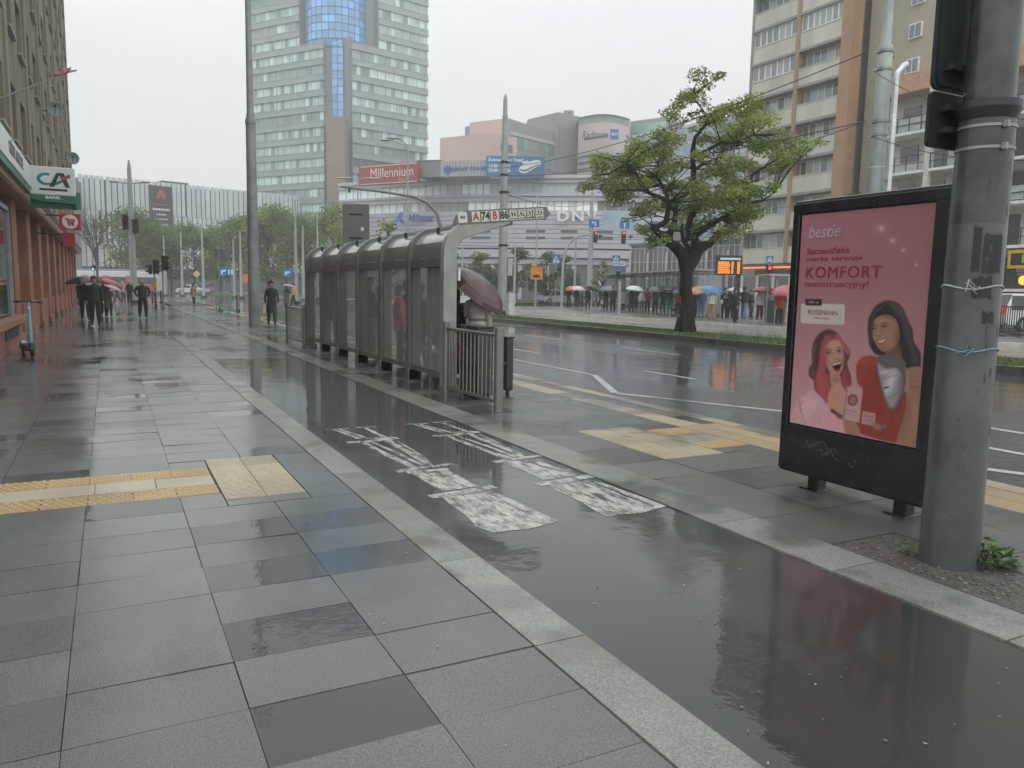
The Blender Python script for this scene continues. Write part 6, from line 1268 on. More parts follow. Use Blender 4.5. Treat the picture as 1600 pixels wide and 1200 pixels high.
def person(loc, pose, h, rz, top, bottom, label, hair=(.03, .02, .015), skin=None, shoes=None, coat=None, hairstyle='short', bag=None, group=None, hood=False, extra=None):
    o = bpy.data.objects.new('person', body_mesh(pose)); COL.objects.link(o); s = h / 1.75; o.location = loc; o.rotation_euler = (0, 0, rz); o.scale = (s * extra if extra else s, s * extra if extra else s, s)
    tag(o, label, 'person', group)
    for i, m in ((1, top), (2, bottom), (3, shoes)):
        if m: o.material_slots[i].link = 'OBJECT'; o.material_slots[i].material = m
    hm = mat('hair_%d' % int(sum(hair) * 1000), hair, .6, var=.3, scale=40)
    if hood: shell([(1.42, .10, .10, .03), (1.50, .115, .13, .03), (1.60, .112, .125, .025), (1.70, .105, .12, .02), (1.765, .06, .08, .02)], top, 'hood', o)
    elif hairstyle == 'long': shell([(1.38, .095, .05, .075), (1.48, .098, .07, .06), (1.58, .098, .085, .035), (1.66, .098, .108, .012), (1.735, .085, .098, .008), (1.79, .03, .04, .01)], hm, 'hair', o)
    elif hairstyle == 'bald': shell([(1.57, .090, .03, .075), (1.62, .088, .05, .06), (1.66, .085, .05, .055)], hm, 'hair', o)
    elif hairstyle == 'cap': shell([(1.655, .096, .115, -.01), (1.70, .094, .108, -.003), (1.755, .07, .085, .0), (1.785, .02, .03, 0)], hm, 'cap', o)
    else: shell([(1.55, .075, .04, .072), (1.62, .094, .075, .035), (1.68, .094, .102, .012), (1.74, .082, .095, .006), (1.785, .035, .045, .006)], hm, 'hair', o)
    if coat:
        hem = coat; walk = .06 if 'walk' in pose else 0
        shell([(hem, .215, .155 + walk, 0), (hem + .18, .205, .15 + walk * .6, 0), (.98, .178, .142, 0), (1.10, .150, .122, 0), (1.30, .19, .142, .008), (1.42, .165, .115, .015), (1.485, .075, .075, .015)], top, 'coat', o)
    elif pose != 'none':
        shell([(.90, .178, .140, 0), (.98, .178, .138, 0), (1.12, .165, .130, 0), (1.30, .188, .140, .008), (1.42, .162, .112, .015), (1.48, .078, .076, .012)], top, 'jacket', o)
    if bag:
        kind, bm_ = bag; b = MB()
        if kind == 'backpack': b.ell((0, .21, 1.22), (.15, .10, .23), 12, 8)
        elif kind == 'hand': b.box((-.34, -.13, .50), (-.22, .13, .80)); b.tube([(-.28, -.09, .8), (-.25, -.03, .88), (-.28, .06, .8)], .008, 5)
        elif kind == 'shoulder': b.ell((-.20, -.10, .98), (.06, .13, .12), 10, 6); b.tube([(-.2, -.1, 1.08), (-.05, -.15, 1.3), (.14, -.02, 1.47)], .012, 5)
        b.build('backpack' if kind == 'backpack' else 'bag', bm_, o, bevel=0)
    return o
UMB = {}
def umbrella(o, m, label, hgt=1.93, r=.50, lean=(0, 0), flat=.30, group=None, handed=True, off=(0, 0)):
    """open umbrella held by person o: canopy of eight sagging panels, shaft, ribs, crook handle"""
    s = o.scale[2]; M = o.matrix_basis; hand = M @ Vector((.12, -.30, 1.33)); g = empty('umbrella', hand, label, 'umbrella', group); g.rotation_euler = (lean[0], lean[1], 0)
    if 'mesh' not in UMB:
        n, k = 8, 6; vs = []; b = MB()
        for i in range(k + 1):
            for j in range(n * 3):
                a = 6.2832 * j / (n * 3); edge = abs(((j % 3) - 1.5 if j % 3 else -1.5)) ; t = i / k; sag = (1 - .07 * t * t * (1 if j % 3 else 0)); rr = math.sin(t * 1.30) / math.sin(1.30) * sag
                vs.append((rr * math.cos(a), rr * math.sin(a), .58 * (math.cos(t * 1.30) - math.cos(1.30)) - (.02 * t if j % 3 else 0)))
        N3 = n * 3; b.add(vs, [(i*N3+j, i*N3+(j+1)%N3, (i+1)*N3+(j+1)%N3, (i+1)*N3+j) for i in range(k) for j in range(N3)]); c = b.build('canopy', m, g); UMB['mesh'] = c.data
        b = MB()
        for j in range(n): a = 6.2832 * j / n; b.tube([(math.cos(a) * math.sin(t*1.3)/math.sin(1.3) * .99, math.sin(a) * math.sin(t*1.3)/math.sin(1.3) * .99, .58 * (math.cos(t*1.3) - math.cos(1.3)) - .012) for t in (0, .33, .66, 1)], .006, 4)
        q = b.build('rib_set', DARKM, g); UMB['rib'] = q.data
        b = MB(); b.cyl((0, 0, -.85), (0, 0, .50), .009, n=6); q2 = b.build('shaft', DARKM, g); UMB['shaft'] = q2.data
        b = MB(); b.tube([(0, 0, -.80), (0, 0, -.95), (.02, 0, -.985), (.05, 0, -.985), (.065, 0, -.95)], .016, 6); q3 = b.build('handle', BLACK, g); UMB['handle'] = q3.data
        parts = [c, q, q2, q3]
    else:
        parts = []
        for nm_, key in (('canopy', 'mesh'), ('rib_set', 'rib'), ('shaft', 'shaft'), ('handle', 'handle')):
            q = bpy.data.objects.new(nm_, UMB[key]); COL.objects.link(q); q.parent = g; parts.append(q)
    parts[0].material_slots[0].link = 'OBJECT'; parts[0].material_slots[0].material = m
    top = hgt * s - hand.z + o.location.z - .43 * (r / .5) * flat * 2
    for q in parts[:2]: q.scale = (r, r, r * flat * 2.6); q.location = (off[0], off[1], max(.25, top))
    L_ = max(.25, top) + .43 * r * flat * 2.6
    parts[2].location = (off[0] * .5, off[1] * .5, L_ - .5 * (L_ + .12) / 1.35); parts[2].scale = (1, 1, (L_ + .12) / 1.35); parts[3].location = (0, 0, .80 - .06)
    return g
BLK = cloth('black', (.014, .014, .015)); DGRN = cloth('dark_green_black', (.022, .026, .024)); NAVY = cloth('navy', (.018, .02, .035)); GRY = cloth('grey', (.13, .135, .14)); GRYD = cloth('dark_grey', (.05, .052, .055)); OLV = cloth('olive_grey', (.12, .12, .095)); TANC = cloth('tan', (.34, .24, .14)); BEI = cloth('beige', (.50, .45, .395)); REDC = cloth('red', (.42, .035, .05)); MAG = cloth('magenta', (.28, .03, .10)); JEAN = cloth('jeans', (.14, .20, .30)); DENIM = cloth('denim', (.07, .17, .32)); WHT = cloth('white', (.60, .60, .60)); PUR = cloth('violet', (.10, .09, .20)); BROWNC = cloth('brown', (.13, .07, .045)); MAROON = cloth('maroon', (.17, .03, .03)); YEL = cloth('yellow', (.60, .42, .05)); PNKC = cloth('pale_pink', (.60, .40, .42)); CAMO = cloth('mottled', (.16, .15, .13)); TEALC = cloth('teal', (.05, .13, .14)); ORC = cloth('ochre', (.42, .22, .09))
UM = lambda n, c: mat('umbrella_' + n, c, .45, var=.10, scale=6, coat=.25)
def at(px, py, z=0.0): p = ground(px, py, z); return (p.x, p.y, z)
FAC = R(0)
# ---- left pavement
person(at(150, 510), 'walk', 1.80, R(2), DGRN, BLK, 'person in a dark open jacket walking towards us in front of the umbrellas', hair=(.10, .06, .035), extra=1.08)
o = person(at(134, 500), 'umbrella_walk', 1.76, R(6), BLK, BLK, 'person in black walking under the black umbrella beside the shopfronts'); umbrella(o, UM('black', (.012, .013, .014)), 'wide black umbrella over a walker beside the shopfronts', r=.62, lean=(R(6), R(-8)), off=(-.2, 0))
o = person(at(163, 494), 'umbrella_walk', 1.70, R(-5), GRYD, BLK, 'person half hidden behind the dark jacket walker holding a dark red umbrella'); umbrella(o, UM('wine', (.27, .03, .04)), 'dark red umbrella tipped over walkers on the left pavement', r=.62, lean=(R(4), R(12)), off=(.15, 0))
o = person(at(171, 495), 'umbrella_walk', 1.42, R(0), OLV, BLK, 'short person in a long olive grey coat under a small pale pink umbrella', coat=.5); umbrella(o, UM('palepink', (.58, .36, .38)), 'small pale pink umbrella carried low on the left pavement', hgt=1.75, r=.40, lean=(R(0), R(20)))
person(at(184, 475), 'walk', 1.74, R(-70), CAMO, OLV, 'person in a mottled jacket striding across the far pavement', bag=('backpack', GRYD))
person(at(193, 474), 'stand', 1.66, R(10), PNKC, GRY, 'person in a pale pink jacket at the far end of the left pavement', hood=True)
person(at(203, 475), 'stand', 1.75, R(-8), BLK, BLK, 'person in black with a pale cap standing left of the bald man', hair=(.4, .4, .4), hairstyle='cap')
person(at(224, 497), 'pocket', 1.77, R(4), DGRN, BLK, 'balding man in a dark jacket, hands in pockets, walking towards us', hair=(.12, .11, .10), hairstyle='bald', extra=1.10)
person(at(127, 480), 'stand', 1.72, R(0), NAVY, BLK, 'person in navy close to the shop wall beyond the black umbrella', coat=.6)
person(at(303, 476), 'walk', 1.62, R(160), TANC, BLK, 'person in a tan raincoat crossing in front of the white car', coat=.62)
person(at(425, 509), 'walk', 1.76, R(-6), NAVY, GRYD, 'woman in a dark navy coat and skirt carrying a pale bag by the tall mast', coat=.52, bag=('hand', PNKC), skin=1, shoes=SHOE, hair=(.03, .02, .015))
person(at(403, 478), 'stand', 1.74, R(90), BLK, BLK, 'person in black with a backpack mostly hidden behind the tall mast', bag=('backpack', BLK))
o = person(at(448, 481), 'umbrella', 1.62, R(10), GRY, BLK, 'person in a long grey coat under a dusty pink umbrella left of the shelter', coat=.45); umbrella(o, UM('dustypink', (.40, .20, .23)), 'dusty pink umbrella left of the bus shelter', r=.52, lean=(R(0), R(10)))
person(at(459, 479), 'walk', 1.74, R(-70), YEL, BLK, 'walker in a yellow top beside the dusty pink umbrella')
# ---- around the near shelter
wo = atd(746, 446, 13.6); o = person((wo.x, wo.y, 0), 'umbrella', 1.70, R(150), BEI, GRYD, 'woman in a beige coat seen from behind under the brown umbrella', coat=.55, hairstyle='long', hair=(.06, .035, .022)); shell([(1.075, .158, .130, 0), (1.12, .157, .129, 0)], cloth('belt', (.20, .16, .13)), 'belt', o); shell([(1.40, .125, .105, .02), (1.46, .12, .115, .025), (1.52, .085, .085, .02)], cloth('scarf', (.15, .12, .10)), 'scarf', o); umbrella(o, UM('brown', (.105, .062, .06)), 'large dark brown umbrella tilted over the woman in the beige coat', hgt=1.92, r=.64, lean=(R(26), R(30)), flat=.40, off=(-.13, .0))
hb = MB(); hb.box((-.02, -.16, .40), (.06, .16, .74)); hb.tube([(.02, -.1, .74), (.02, 0, .84), (.02, .1, .74)], .01, 5); p = atd(714, 446, 12.8); o = hb.build('carrier_bag', mat('red_bag', (.22, .025, .03), .5), bevel=.02); o.location = (p.x, p.y, 0.0); tag(o, 'dark red carrier bag hanging beside the woman in the beige coat', 'bag')
p = ground(704, 588); person((p.x + .12, p.y + .1, 0), 'stand', 1.60, R(120), BLK, BLK, 'person all in black with a black backpack by the near rib of the shelter', bag=('backpack', BLK), hood=True)
def inside(y, x, pose, h, rz, top, bottom, lab, **k): person((x, y, 0), pose, h, R(rz), top, bottom, lab, group=None, **k)
inside(13.15, 5.3, 'stand', 1.70, 60, NAVY, NAVY, 'person in navy behind the second pane of the shelter', coat=.6)
inside(13.55, 5.1, 'pocket', 1.66, 100, BROWNC, GRYD, 'person in a brown jacket behind the second pane of the shelter')
inside(14.85, 5.15, 'stand', 1.62, 80, REDC, BLK, 'person in a red coat behind the third pane of the shelter', coat=.8)
inside(15.2, 5.45, 'phone', 1.74, 70, BLK, BLK, 'person in black looking at a phone behind the third pane of the shelter')
inside(16.5, 5.05, 'stand_wide', 1.78, 95, BLK, GRY, 'tall person in black with pale trousers behind the fourth pane of the shelter')
inside(16.9, 5.4, 'stand', 1.60, 60, BROWNC, BLK, 'person in a rust brown top behind the fourth pane of the shelter')
inside(19.6, 5.1, 'stand', 1.66, 80, PNKC, GRY, 'person in a pink top behind the last pane of the shelter', hairstyle='long')
# ---- far stop: (px, py, pose, height, turn, top, bottom, label, options, umbrella)
FG = None; Z = .15
crowd = [
 (888, 481, 'umbrella', 1.76, 20, BLK, BLK, 'person in black at the far left of the stop under the orange-red umbrella', {}, ('orange', (.52, .09, .05), 'orange-red umbrella at the far left end of the waiting crowd', .50, (0, -14))),
 (900, 482, 'umbrella', 1.74, -10, BLK, GRYD, 'person in black under the cream umbrella, far left of the stop', {}, ('cream', (.60, .52, .46), 'cream umbrella at the left end of the waiting crowd', .55, (0, 0))),
 (918, 484, 'lean', 1.78, 30, BLK, BLK, 'person in black leaning under a black umbrella near the big pole', {'coat': .7}, ('charcoal', (.018, .018, .02), 'black umbrella tilted at the big pole of the far stop', .52, (0, 22))),
 (931, 479, 'walk', 1.68, -80, PUR, PUR, 'person in violet walking behind the leaning person in black', {'bag': ('hand', WHT)}, None),
 (946, 486, 'umbrella', 1.72, 0, GRYD, BLK, 'person in dark grey with a white bag under the grey umbrella', {'bag': ('hand', WHT)}, ('grey', (.16, .165, .17), 'grey umbrella left of the bus stop sign post', .62, (0, -6))),
 (957, 488, 'stand_wide', 1.80, -8, BLK, BLK, 'broad person in a black jacket standing left of the bus stop sign post', {'extra': 1.12}, None),
 (973, 485, 'stand', 1.66, 30, BEI, BLK, 'person in a beige coat right of the bus stop sign post', {'coat': .55, 'hairstyle': 'long'}, None),
 (986, 489, 'umbrella', 1.74, 0, BLK, BLK, 'person in a long black coat under the white and aqua umbrella', {'coat': .35}, ('aqua', (.55, .66, .66), 'white and pale aqua umbrella in the middle of the waiting crowd', .60, (0, 4))),
 (994, 486, 'pocket', 1.76, -20, GRYD, NAVY, 'person in charcoal grey beside the long black coat', {}, None),
 (1002, 488, 'stand', 1.60, 0, WHT, GRY, 'person with a white top left of the magenta jacket', {}, None),
 (1011, 489, 'phone', 1.68, 10, MAG, BLK, 'person in a magenta jacket in the waiting crowd', {'hairstyle': 'long'}, None),
 (1023, 491, 'umbrella', 1.74, 0, GRY, BLK, 'person in a grey-blue jacket under the slate umbrella', {}, ('slate', (.09, .095, .11), 'slate umbrella left of the tree trunk', .62, (0, -8))),
 (1035, 490, 'phone', 1.80, 8, BLK, BLK, 'tall person in black with an orange scarf left of the tree trunk', {'hair': (.3, .12, .04)}, None),
 (1046, 492, 'umbrella', 1.70, -12, GRYD, TEALC, 'person in dark grey with teal trousers under the steel grey umbrella', {}, ('steel', (.14, .155, .18), 'steel grey umbrella just left of the tree trunk', .58, (0, 8))),
 (1058, 493, 'umbrella', 1.66, 15, REDC, BLK, 'person in crimson partly behind the left side of the tree trunk', {}, ('skyblue', (.10, .22, .36), 'blue umbrella partly behind the left side of the tree trunk', .52, (0, -6))),
 (1083, 497, 'umbrella', 1.74, 0, BLK, BLK, 'person in black beside the right edge of the tree trunk', {'coat': .6}, ('ochre', (.44, .23, .10), 'ochre umbrella just right of the tree trunk', .50, (0, -24))),
 (1095, 497, 'stand_wide', 1.80, 170, DENIM, JEAN, 'person in a blue jacket and pale jeans right of the tree trunk', {}, None),
 (1111, 501, 'umbrella', 1.70, 160, WHT, ORC, 'person in a white jacket and tan trousers under the bright blue umbrella', {}, ('brightblue', (.06, .20, .44), 'bright blue umbrella below the orange departure board', .62, (0, 4))),
 (1131, 499, 'phone', 1.74, 0, BLK, BLK, 'person in black with a round white bag below the departure board', {'bag': ('shoulder', WHT)}, None),
 (1140, 498, 'umbrella', 1.70, 20, GRYD, BLK, 'person in charcoal under the white umbrella below the departure board', {}, ('white', (.55, .56, .56), 'white umbrella below the departure board post', .55, (0, 6))),
 (1147, 505, 'stand', 1.72, 80, BLK, BLK, 'person in black with a shoulder bag nearest the kerb by the board post', {'bag': ('shoulder', GRYD)}, None),
 (1161, 499, 'pocket', 1.86, 150, NAVY, JEAN, 'tall person in navy and jeans right of the board post', {}, None),
 (1186, 503, 'umbrella', 1.70, 0, WHT, MAROON, 'person in a white top and maroon trousers under the coral umbrella', {'hair': (.2, .05, .03), 'hairstyle': 'long', 'shoes': WHT}, ('coral', (.50, .10, .11), 'coral red umbrella above the person in maroon trousers', .62, (0, 8))),
 (1216, 508, 'umbrella', 1.76, 20, REDC, BLK, 'person in a bright red coat beside the advertising case edge', {'coat': .8}, ('rose', (.42, .10, .13), 'rose red umbrella beside the advertising case edge', .62, (0, -16))),
]
for i, (px, py, pose, h, rz, tp2, bt2, lab, opt, um) in enumerate(crowd):
    o = person(at(px, py, Z), pose, h, R(rz - 25), tp2, bt2, lab, **opt)
    if um: umbrella(o, UM(um[0], um[1]), um[2], r=um[3] * 1.08, lean=(R(um[4][0] + rnd.uniform(-2, 12)), R(um[4][1])), flat=.40)

extra = [(909, 480, GRYD, BLK, 'grey clad person in the gap between the cream umbrella and the leaning person'), (938, 481, BLK, BLK, 'person in black between the violet walker and the white bag'), (979, 483, OLV, BLK, 'olive coated person behind the long black coat'), (991, 482, NAVY, BLK, 'navy clad person behind the aqua umbrella'), (1006, 484, BLK, BLK, 'person in black behind the magenta jacket, left side'), (1017, 484, BROWNC, BLK, 'brown clad person behind the magenta jacket, right side'), (1029, 485, BLK, GRYD, 'person in black behind the grey-blue jacket'), (1041, 486, NAVY, JEAN, 'navy jacket and jeans behind the steel grey umbrella'), (1052, 487, OLV, BLK, 'olive clad person just left of the crimson one'), (1104, 494, GRYD, BLK, 'dark grey clad person between the blue jacket and the white jacket'), (1121, 495, BLK, BLK, 'person in black right behind the white jacket with tan trousers'), (1172, 497, BLK, GRYD, 'person in black between the tall navy one and the coral umbrella'), (1203, 500, GRY, BLK, 'grey clad person beside the red signal post')]
for i, (px, py, t_, b_, lab) in enumerate(extra): person(at(px, py, Z), ('stand', 'pocket', 'phone', 'stand_wide')[i % 4], 1.62 + .05 * (i % 5), R(rnd.uniform(-60, 40)), t_, b_, lab, hairstyle=('short', 'long', 'short', 'cap')[i % 4], coat=(.6 if i % 3 == 0 else None), hood=(i % 5 == 2))
# ================================================================== STREET FURNITURE, SIGNS, VEHICLES
YAW = math.atan2(FH.y, FH.x) - R(90)       # turn that makes local -y face back along the view
def gpt(px, D): p = atd(px, 446, D); return Vector((p.x, p.y, 0))
def hgt(px, py, D): return atd(px, py, D).z
def lathe_mast(px, D, secs, label, m=FARMAST, name='mast', base_z=0, group=None, foot=True, n=12):
    """steel mast standing at D metres; secs = [(height, radius) ...]"""
    p = gpt(px, D); g = empty(name, (p.x, p.y, base_z), label, 'mast', group); b = MB(); b.tube([(0, 0, z) for z, r in secs], [r for z, r in secs], n); b.build('shaft', m, g, smooth=True)
    if foot: b = MB(); b.tube([(0, 0, -.05), (0, 0, .18), (0, 0, .24)], [secs[0][1] * 1.7, secs[0][1] * 1.5, secs[0][1] * 1.1], n); b.build('footing', DARKM, g)
    return g
SIGH = mat('signal_housing', (.016, .017, .018), .5)
def signal_head(root, loc, rz=0, lit=0, n=3, s=1.0, lens=(LIGHTRED, LAMPOFF, LAMPOFF)):
    """signal head whose face looks along local -y"""
    M = Matrix.Translation(loc) @ Matrix.Rotation(rz, 4, 'Z') @ Matrix.Scale(s, 4)
    b = MB(); b.box((-.15, -.10, -.15 * n), (.15, .12, .15 * n), M); h = b.build('signal_head', SIGH, root, bevel=.02)
    for k in range(n):
        z = .15 * n - .15 - .30 * k; m = LAMPOFF
        if k == lit: m = lens[0]
        b = MB(); b.tube([M @ Vector((0, -.10, z)), M @ Vector((0, -.112, z))], .105 * s, 14); q = b.build('lamp', m, None); q.parent = h
        b = MB(); pts = [(.12 * math.cos(R(a)), z + .12 * math.sin(R(a))) for a in range(-10, 191, 20)]; b.strip([M @ Vector((x, -.10, zz_)) for x, zz_ in pts], [M @ Vector((x, -.26, zz_ - .02)) for x, zz_ in pts]); q = b.build('visor', SIGH, None); q.parent = h
    return h
def sign_square(root, loc, w, h, kind, m=BLUE, s=1.0):
    b = MB(); x, y, z = loc; b.box((x - w/2, y - .02, z - h/2), (x + w/2, y, z + h/2)); pn = b.build('sign_panel', m, root)
    def sub(name, pts, mm, d): b = MB(); b.prism([(x + u * w/2, z + v * h/2) for u, v in pts], 1, y - .02 - d, y - .02 - d + .003); q = b.build(name, mm, None); q.parent = pn
    if kind == 'crossing':
        sub('white_triangle', [(-.78, -.72), (.78, -.72), (0, .78)], WHITE, .004); sub('walking_figure', [(-.30,-.60),(-.16,-.60),(.0,-.25),(.18,-.60),(.30,-.60),(.14,-.12),(.24,-.22),(.28,-.14),(.10,.10),(.06,.18),(.1,.26),(.02,.34),(-.08,.28),(-.06,.18),(-.22,.02),(-.16,-.04),(-.04,.04),(-.08,-.22)], BLACK, .008)
    elif kind == 'arrow': sub('white_arrow', [(-.12, -.7), (.12, -.7), (.12, .2), (.34, .2), (0, .72), (-.34, .2), (-.12, .2)], WHITE, .004)
    elif kind == 'turn': sub('white_arrow', [(.10, -.7), (.34, -.7), (.34, .34), (-.2, .34), (-.2, .58), (-.6, .22), (-.2, -.14), (-.2, .10), (.10, .10)], WHITE, .004)
    elif kind == 'stop': sub('white_field', [(-.86, -.30), (.86, -.30), (.86, .88), (-.86, .88)], WHITE, .004); sub('bus_pictogram', [(-.6, .05), (.6, .05), (.6, .55), (.45, .66), (-.6, .66)], BLACK, .008); sub('bus_pictogram', [(-.52, .30), (.5, .30), (.42, .56), (-.52, .56)], WHITE, .012)
    return pn
# ---- tall masts near the shelter
g = lathe_mast(397, 31.56, [(0, .235), (1.2, .228), (4.2, .205), (8.0, .185), (8.35, .135), (13.5, .10), (17, .08)], 'tall weathered steel mast rising out of the picture left of the bus shelter', m=MAST, n=24, foot=False)
for za_, zb_, r_ in ((4.6, 4.75, .215), (2.3, 2.4, .24), (7.9, 8.05, .205)): b = MB(); b.tube([(0, 0, za_), (0, 0, zb_)], r_, 20); b.build('collar', MAST, g)
D = 46; g = lathe_mast(785, D, [(0, .30), (.5, .28), (hgt(785, 345, D), .24), (hgt(785, 185, D), .15), (hgt(785, 180, D), .13), (hgt(785, 158, D), .12), (hgt(785, 150, D), .03)], 'tallest pale grey mast in the middle, standing by a white cabinet on the median', n=20, base_z=.12)
for py in (255, 275, 302, 385): b = MB(); z = hgt(785, py, D) - .12; b.tube([(0, 0, z), (0, 0, z + .12)], .27 if py > 290 else .22, 16); b.tube([(-.3, 0, z + .05), (.35, -.1, z + .05)], .03, 6); b.build('clamp', DARKM, g)
b = MB(); z = hgt(785, 420, D); b.box((.25, -.18, z - .5), (.55, .12, z + .5)); b.build('switch_box', mat('box_pale', (.45, .47, .46), .5), g)
p = gpt(798, 45); g = empty('cabinet', (p.x, p.y, .12), 'white upright cabinet at the foot of the tallest middle mast', 'cabinet'); b = MB(); b.box((-.2, -.2, 0), (.2, .2, 1.3)); b.build('body', mat('cabinet_white', (.55, .57, .56), .4), g, bevel=.02); b = MB(); b.box((-.22, -.22, 1.3), (.22, .22, 1.36)); b.build('lid', STEEL, g)
D = 22; g = lathe_mast(1357, D, [(0, .26), (hgt(1350, 270, D), .235), (hgt(1350, 268, D), .20), (hgt(1357, 80, D), .185), (hgt(1357, 76, D), .13), (hgt(1362, 0, D), .115), (13, .09)], 'thick grey mast behind the advertising case in front of the orange stripe', n=20, base_z=.13)
for py in (82, 110, 192, 213): b = MB(); z = hgt(1357, py, D) - .13; b.tube([(0, 0, z), (0, 0, z + .07)], .215, 16); b.tube([(-.2, 0, z + .03), (-.42, .05, z - .05)], .015, 5); b.tube([(.2, 0, z + .03), (.42, .05, z - .06)], .015, 5); b.build('wire_clamp', STEEL, g)
p = gpt(1376, 21.6); zt = hgt(1376, 120, 21.6); g = empty('bent_pipe_pole', (p.x, p.y, .13), 'bright silver pole with a bent top beside the thick grey mast', 'pole')
b = MB(); b.tube([(0, 0, 0), (.0, 0, zt - .2), (.04, 0, zt), (.22, -.05, zt + .20), (.30, -.05, zt + .22)], [.085, .08, .08, .08, .085], 14); b.build('pipe', mat('bright_zinc', (.62, .65, .66), .25, .4), g, smooth=True); b = MB(); b.tube([(-.16, 0, zt * .62), (.1, 0, zt * .62)], .03, 6); b.build('strap', STEEL, g)
# ---- left junction: mast with lamps and signals, pale masts, signal posts, bollards
D = 62; g = lathe_mast(209, D, [(0, .26), (3, .25), (hgt(207, 330, D), .20), (hgt(205, 262, D), .15), (hgt(205, 250, D), .05)], 'grey lamp mast with signal heads behind the walkers on the left pavement', n=16)
g.rotation_euler = (0, 0, YAW); z = hgt(205, 287, D)
b = MB(); b.tube([(-1.1, 0, z + .1), (0, 0, z), (1.1, 0, z + .1)], .05, 6); b.build('lamp_arm', FARMAST, g)
for s in (-1, 1): b = MB(); b.ell((s * 1.25, 0, z + .12), (.4, .16, .08), 10, 6); b.build('lamp_head', STEEL, g)
zz_ = hgt(199, 347, D); signal_head(g, (-.42, -.1, zz_), R(20), -1, s=1.3); signal_head(g, (.42, -.05, zz_ - .3), R(-60), -1, s=1.3)
PALEG = 'pale masts around the junction'
for px, D, py, lab in ((258, 100, 368, 'pale tapering mast below the black banner, leftmost of its row'), (285, 96, 362, 'pale tapering mast right of the signal arm on the left'), (318, 92, 358, 'pale tapering mast above the white car'), (366, 94, 375, 'pale tapering mast by the blue signs, left of its close twin'), (377, 92, 360, 'pale tapering mast by the blue signs, right of its close twin'), (463, 70, 312, 'tall pale mast just left of the bus shelter'), (474, 84, 352, 'slimmer pale lamp post right behind the tall pale mast by the shelter'), (497, 96, 330, 'pale mast in front of the office tower trees'), (722, 74, 385, 'pale mast right of the near shelter rib behind the umbrella'), (804, 78, 383, 'pale mast right of the tallest middle mast'), (898, 84, 372, 'pale mast between the curved signal arm and the two lane signals')):
    s = D / 1210; lathe_mast(px, D, [(0, .22), (.6, .17), (hgt(px, py, D) * .45, .14), (hgt(px, py, D), .07)], lab, group=PALEG, n=10)
def signal_post(px, D, top_py, label, heads, cat='traffic light'):
    p = gpt(px, D); g = empty('traffic_light', (p.x, p.y, 0), label, cat, None, YAW); zt = hgt(px, top_py, D); b = MB(); b.cyl((0, 0, -.05), (0, 0, zt), .055, n=10); b.build('post', MAST, g, smooth=True)
    for dx, py, rz, lit, n, lens in heads: signal_head(g, (dx, -.02, hgt(px, py, D)), rz, lit, n, 1.0, (lens,))
    return g
D = 48; g = signal_post(255, D, 398, 'signal post with a short arm beside the bollards on the left', [(.16, 411, R(60), -1, 3, LAMPOFF)])
z = hgt(255, 398, D); b = MB(); b.tube([(0, 0, z), (.08, 0, z + .25), (.35, 0, z + .38), (1.6, 0, z + .42)], .04, 8); b.build('arm', MAST, g)
D = 50; g = signal_post(242, D, 408, 'signal post with a yellow push button box left of the short armed post', [(.12, 417, R(50), -1, 3, LAMPOFF), (-.25, 421, R(-70), -1, 2, LAMPOFF)]); b = MB(); z = hgt(242, 446, D); b.box((-.12, -.16, z - .18), (.12, -.04, z + .18)); b.build('button_box', mat('button_yellow', (.62, .45, .03), .4), g)
D = 86; signal_post(148, D, 413, 'pedestrian signal showing green at the end of the left pavement', [(0, 418, R(0), 1, 2, LIGHTGRN)])
BOL = 'black bollards beside the balding man'
bp_ = None
for px, py, lab in ((238.5, 473, 'black bollard in the back pair, left one'), (252, 474, 'black bollard in the back pair, right one'), (243.5, 482, 'black bollard in the front pair, left one'), (256, 481, 'black bollard in the front pair, right one')):
    q = ground(px, py)
    if bp_ is None:
        bp_ = empty('bollard', q, lab, 'bollard', BOL); b = MB(); b.tube([(0, 0, -.03), (0, 0, .95), (0, 0, 1.0)], [.065, .06, .03], 12); b.build('post', BLACK, bp_, smooth=True); b = MB(); b.tube([(0, 0, -.03), (0, 0, .12)], [.10, .085], 12); b.build('base', BLACK, bp_)
    else: clone(bp_, loc=q, label=lab)
D = 44; p = gpt(343, D); g = empty('road_sign', (p.x, p.y, 0), 'square grey sign seen from behind on a slim post beside the green scooter', 'road sign', None, YAW)
b = MB(); b.cyl((0, 0, -.05), (0, 0, hgt(343, 388, D)), .035, n=8); b.build('post', MAST, g); b = MB(); b.box((-.28, .03, hgt(343, 405, D)), (.28, .05, hgt(343, 389, D))); b.build('sign_panel', mat('sign_back_grey', (.22, .23, .23), .5, .2), g, bevel=.008)
# small barrier and striped post by the scooter
p = ground(348, 488); g = empty('barrier', p, 'low thin steel barrier behind the green scooter', 'barrier', None, R(62)); b = MB()
for u in (-.35, .35): b.cyl((0, u, -.03), (0, u, .95), .03, n=8)
b.tube([(0, -.35, .95), (0, .35, .95)], .03, 8); b.build('frame', MAST, g)
for k in range(6): b = MB(); b.cyl((0, -.25 + k * .1, .1), (0, -.25 + k * .1, .94), .008, n=5); b.build('bar', MAST, g)
p = ground(371, 490); g = empty('bollard', p, 'slim bollard with a red top right of the green scooter', 'bollard'); b = MB(); b.cyl((0, 0, -.03), (0, 0, 1.0), .05, n=10); b.build('post', mat('dull_bollard', (.16, .12, .11), .5), g); b = MB(); b.cyl((0, 0, .86), (0, 0, 1.02), .056, n=10); b.build('red_cap', mat('bollard_red', (.40, .10, .06), .5), g)
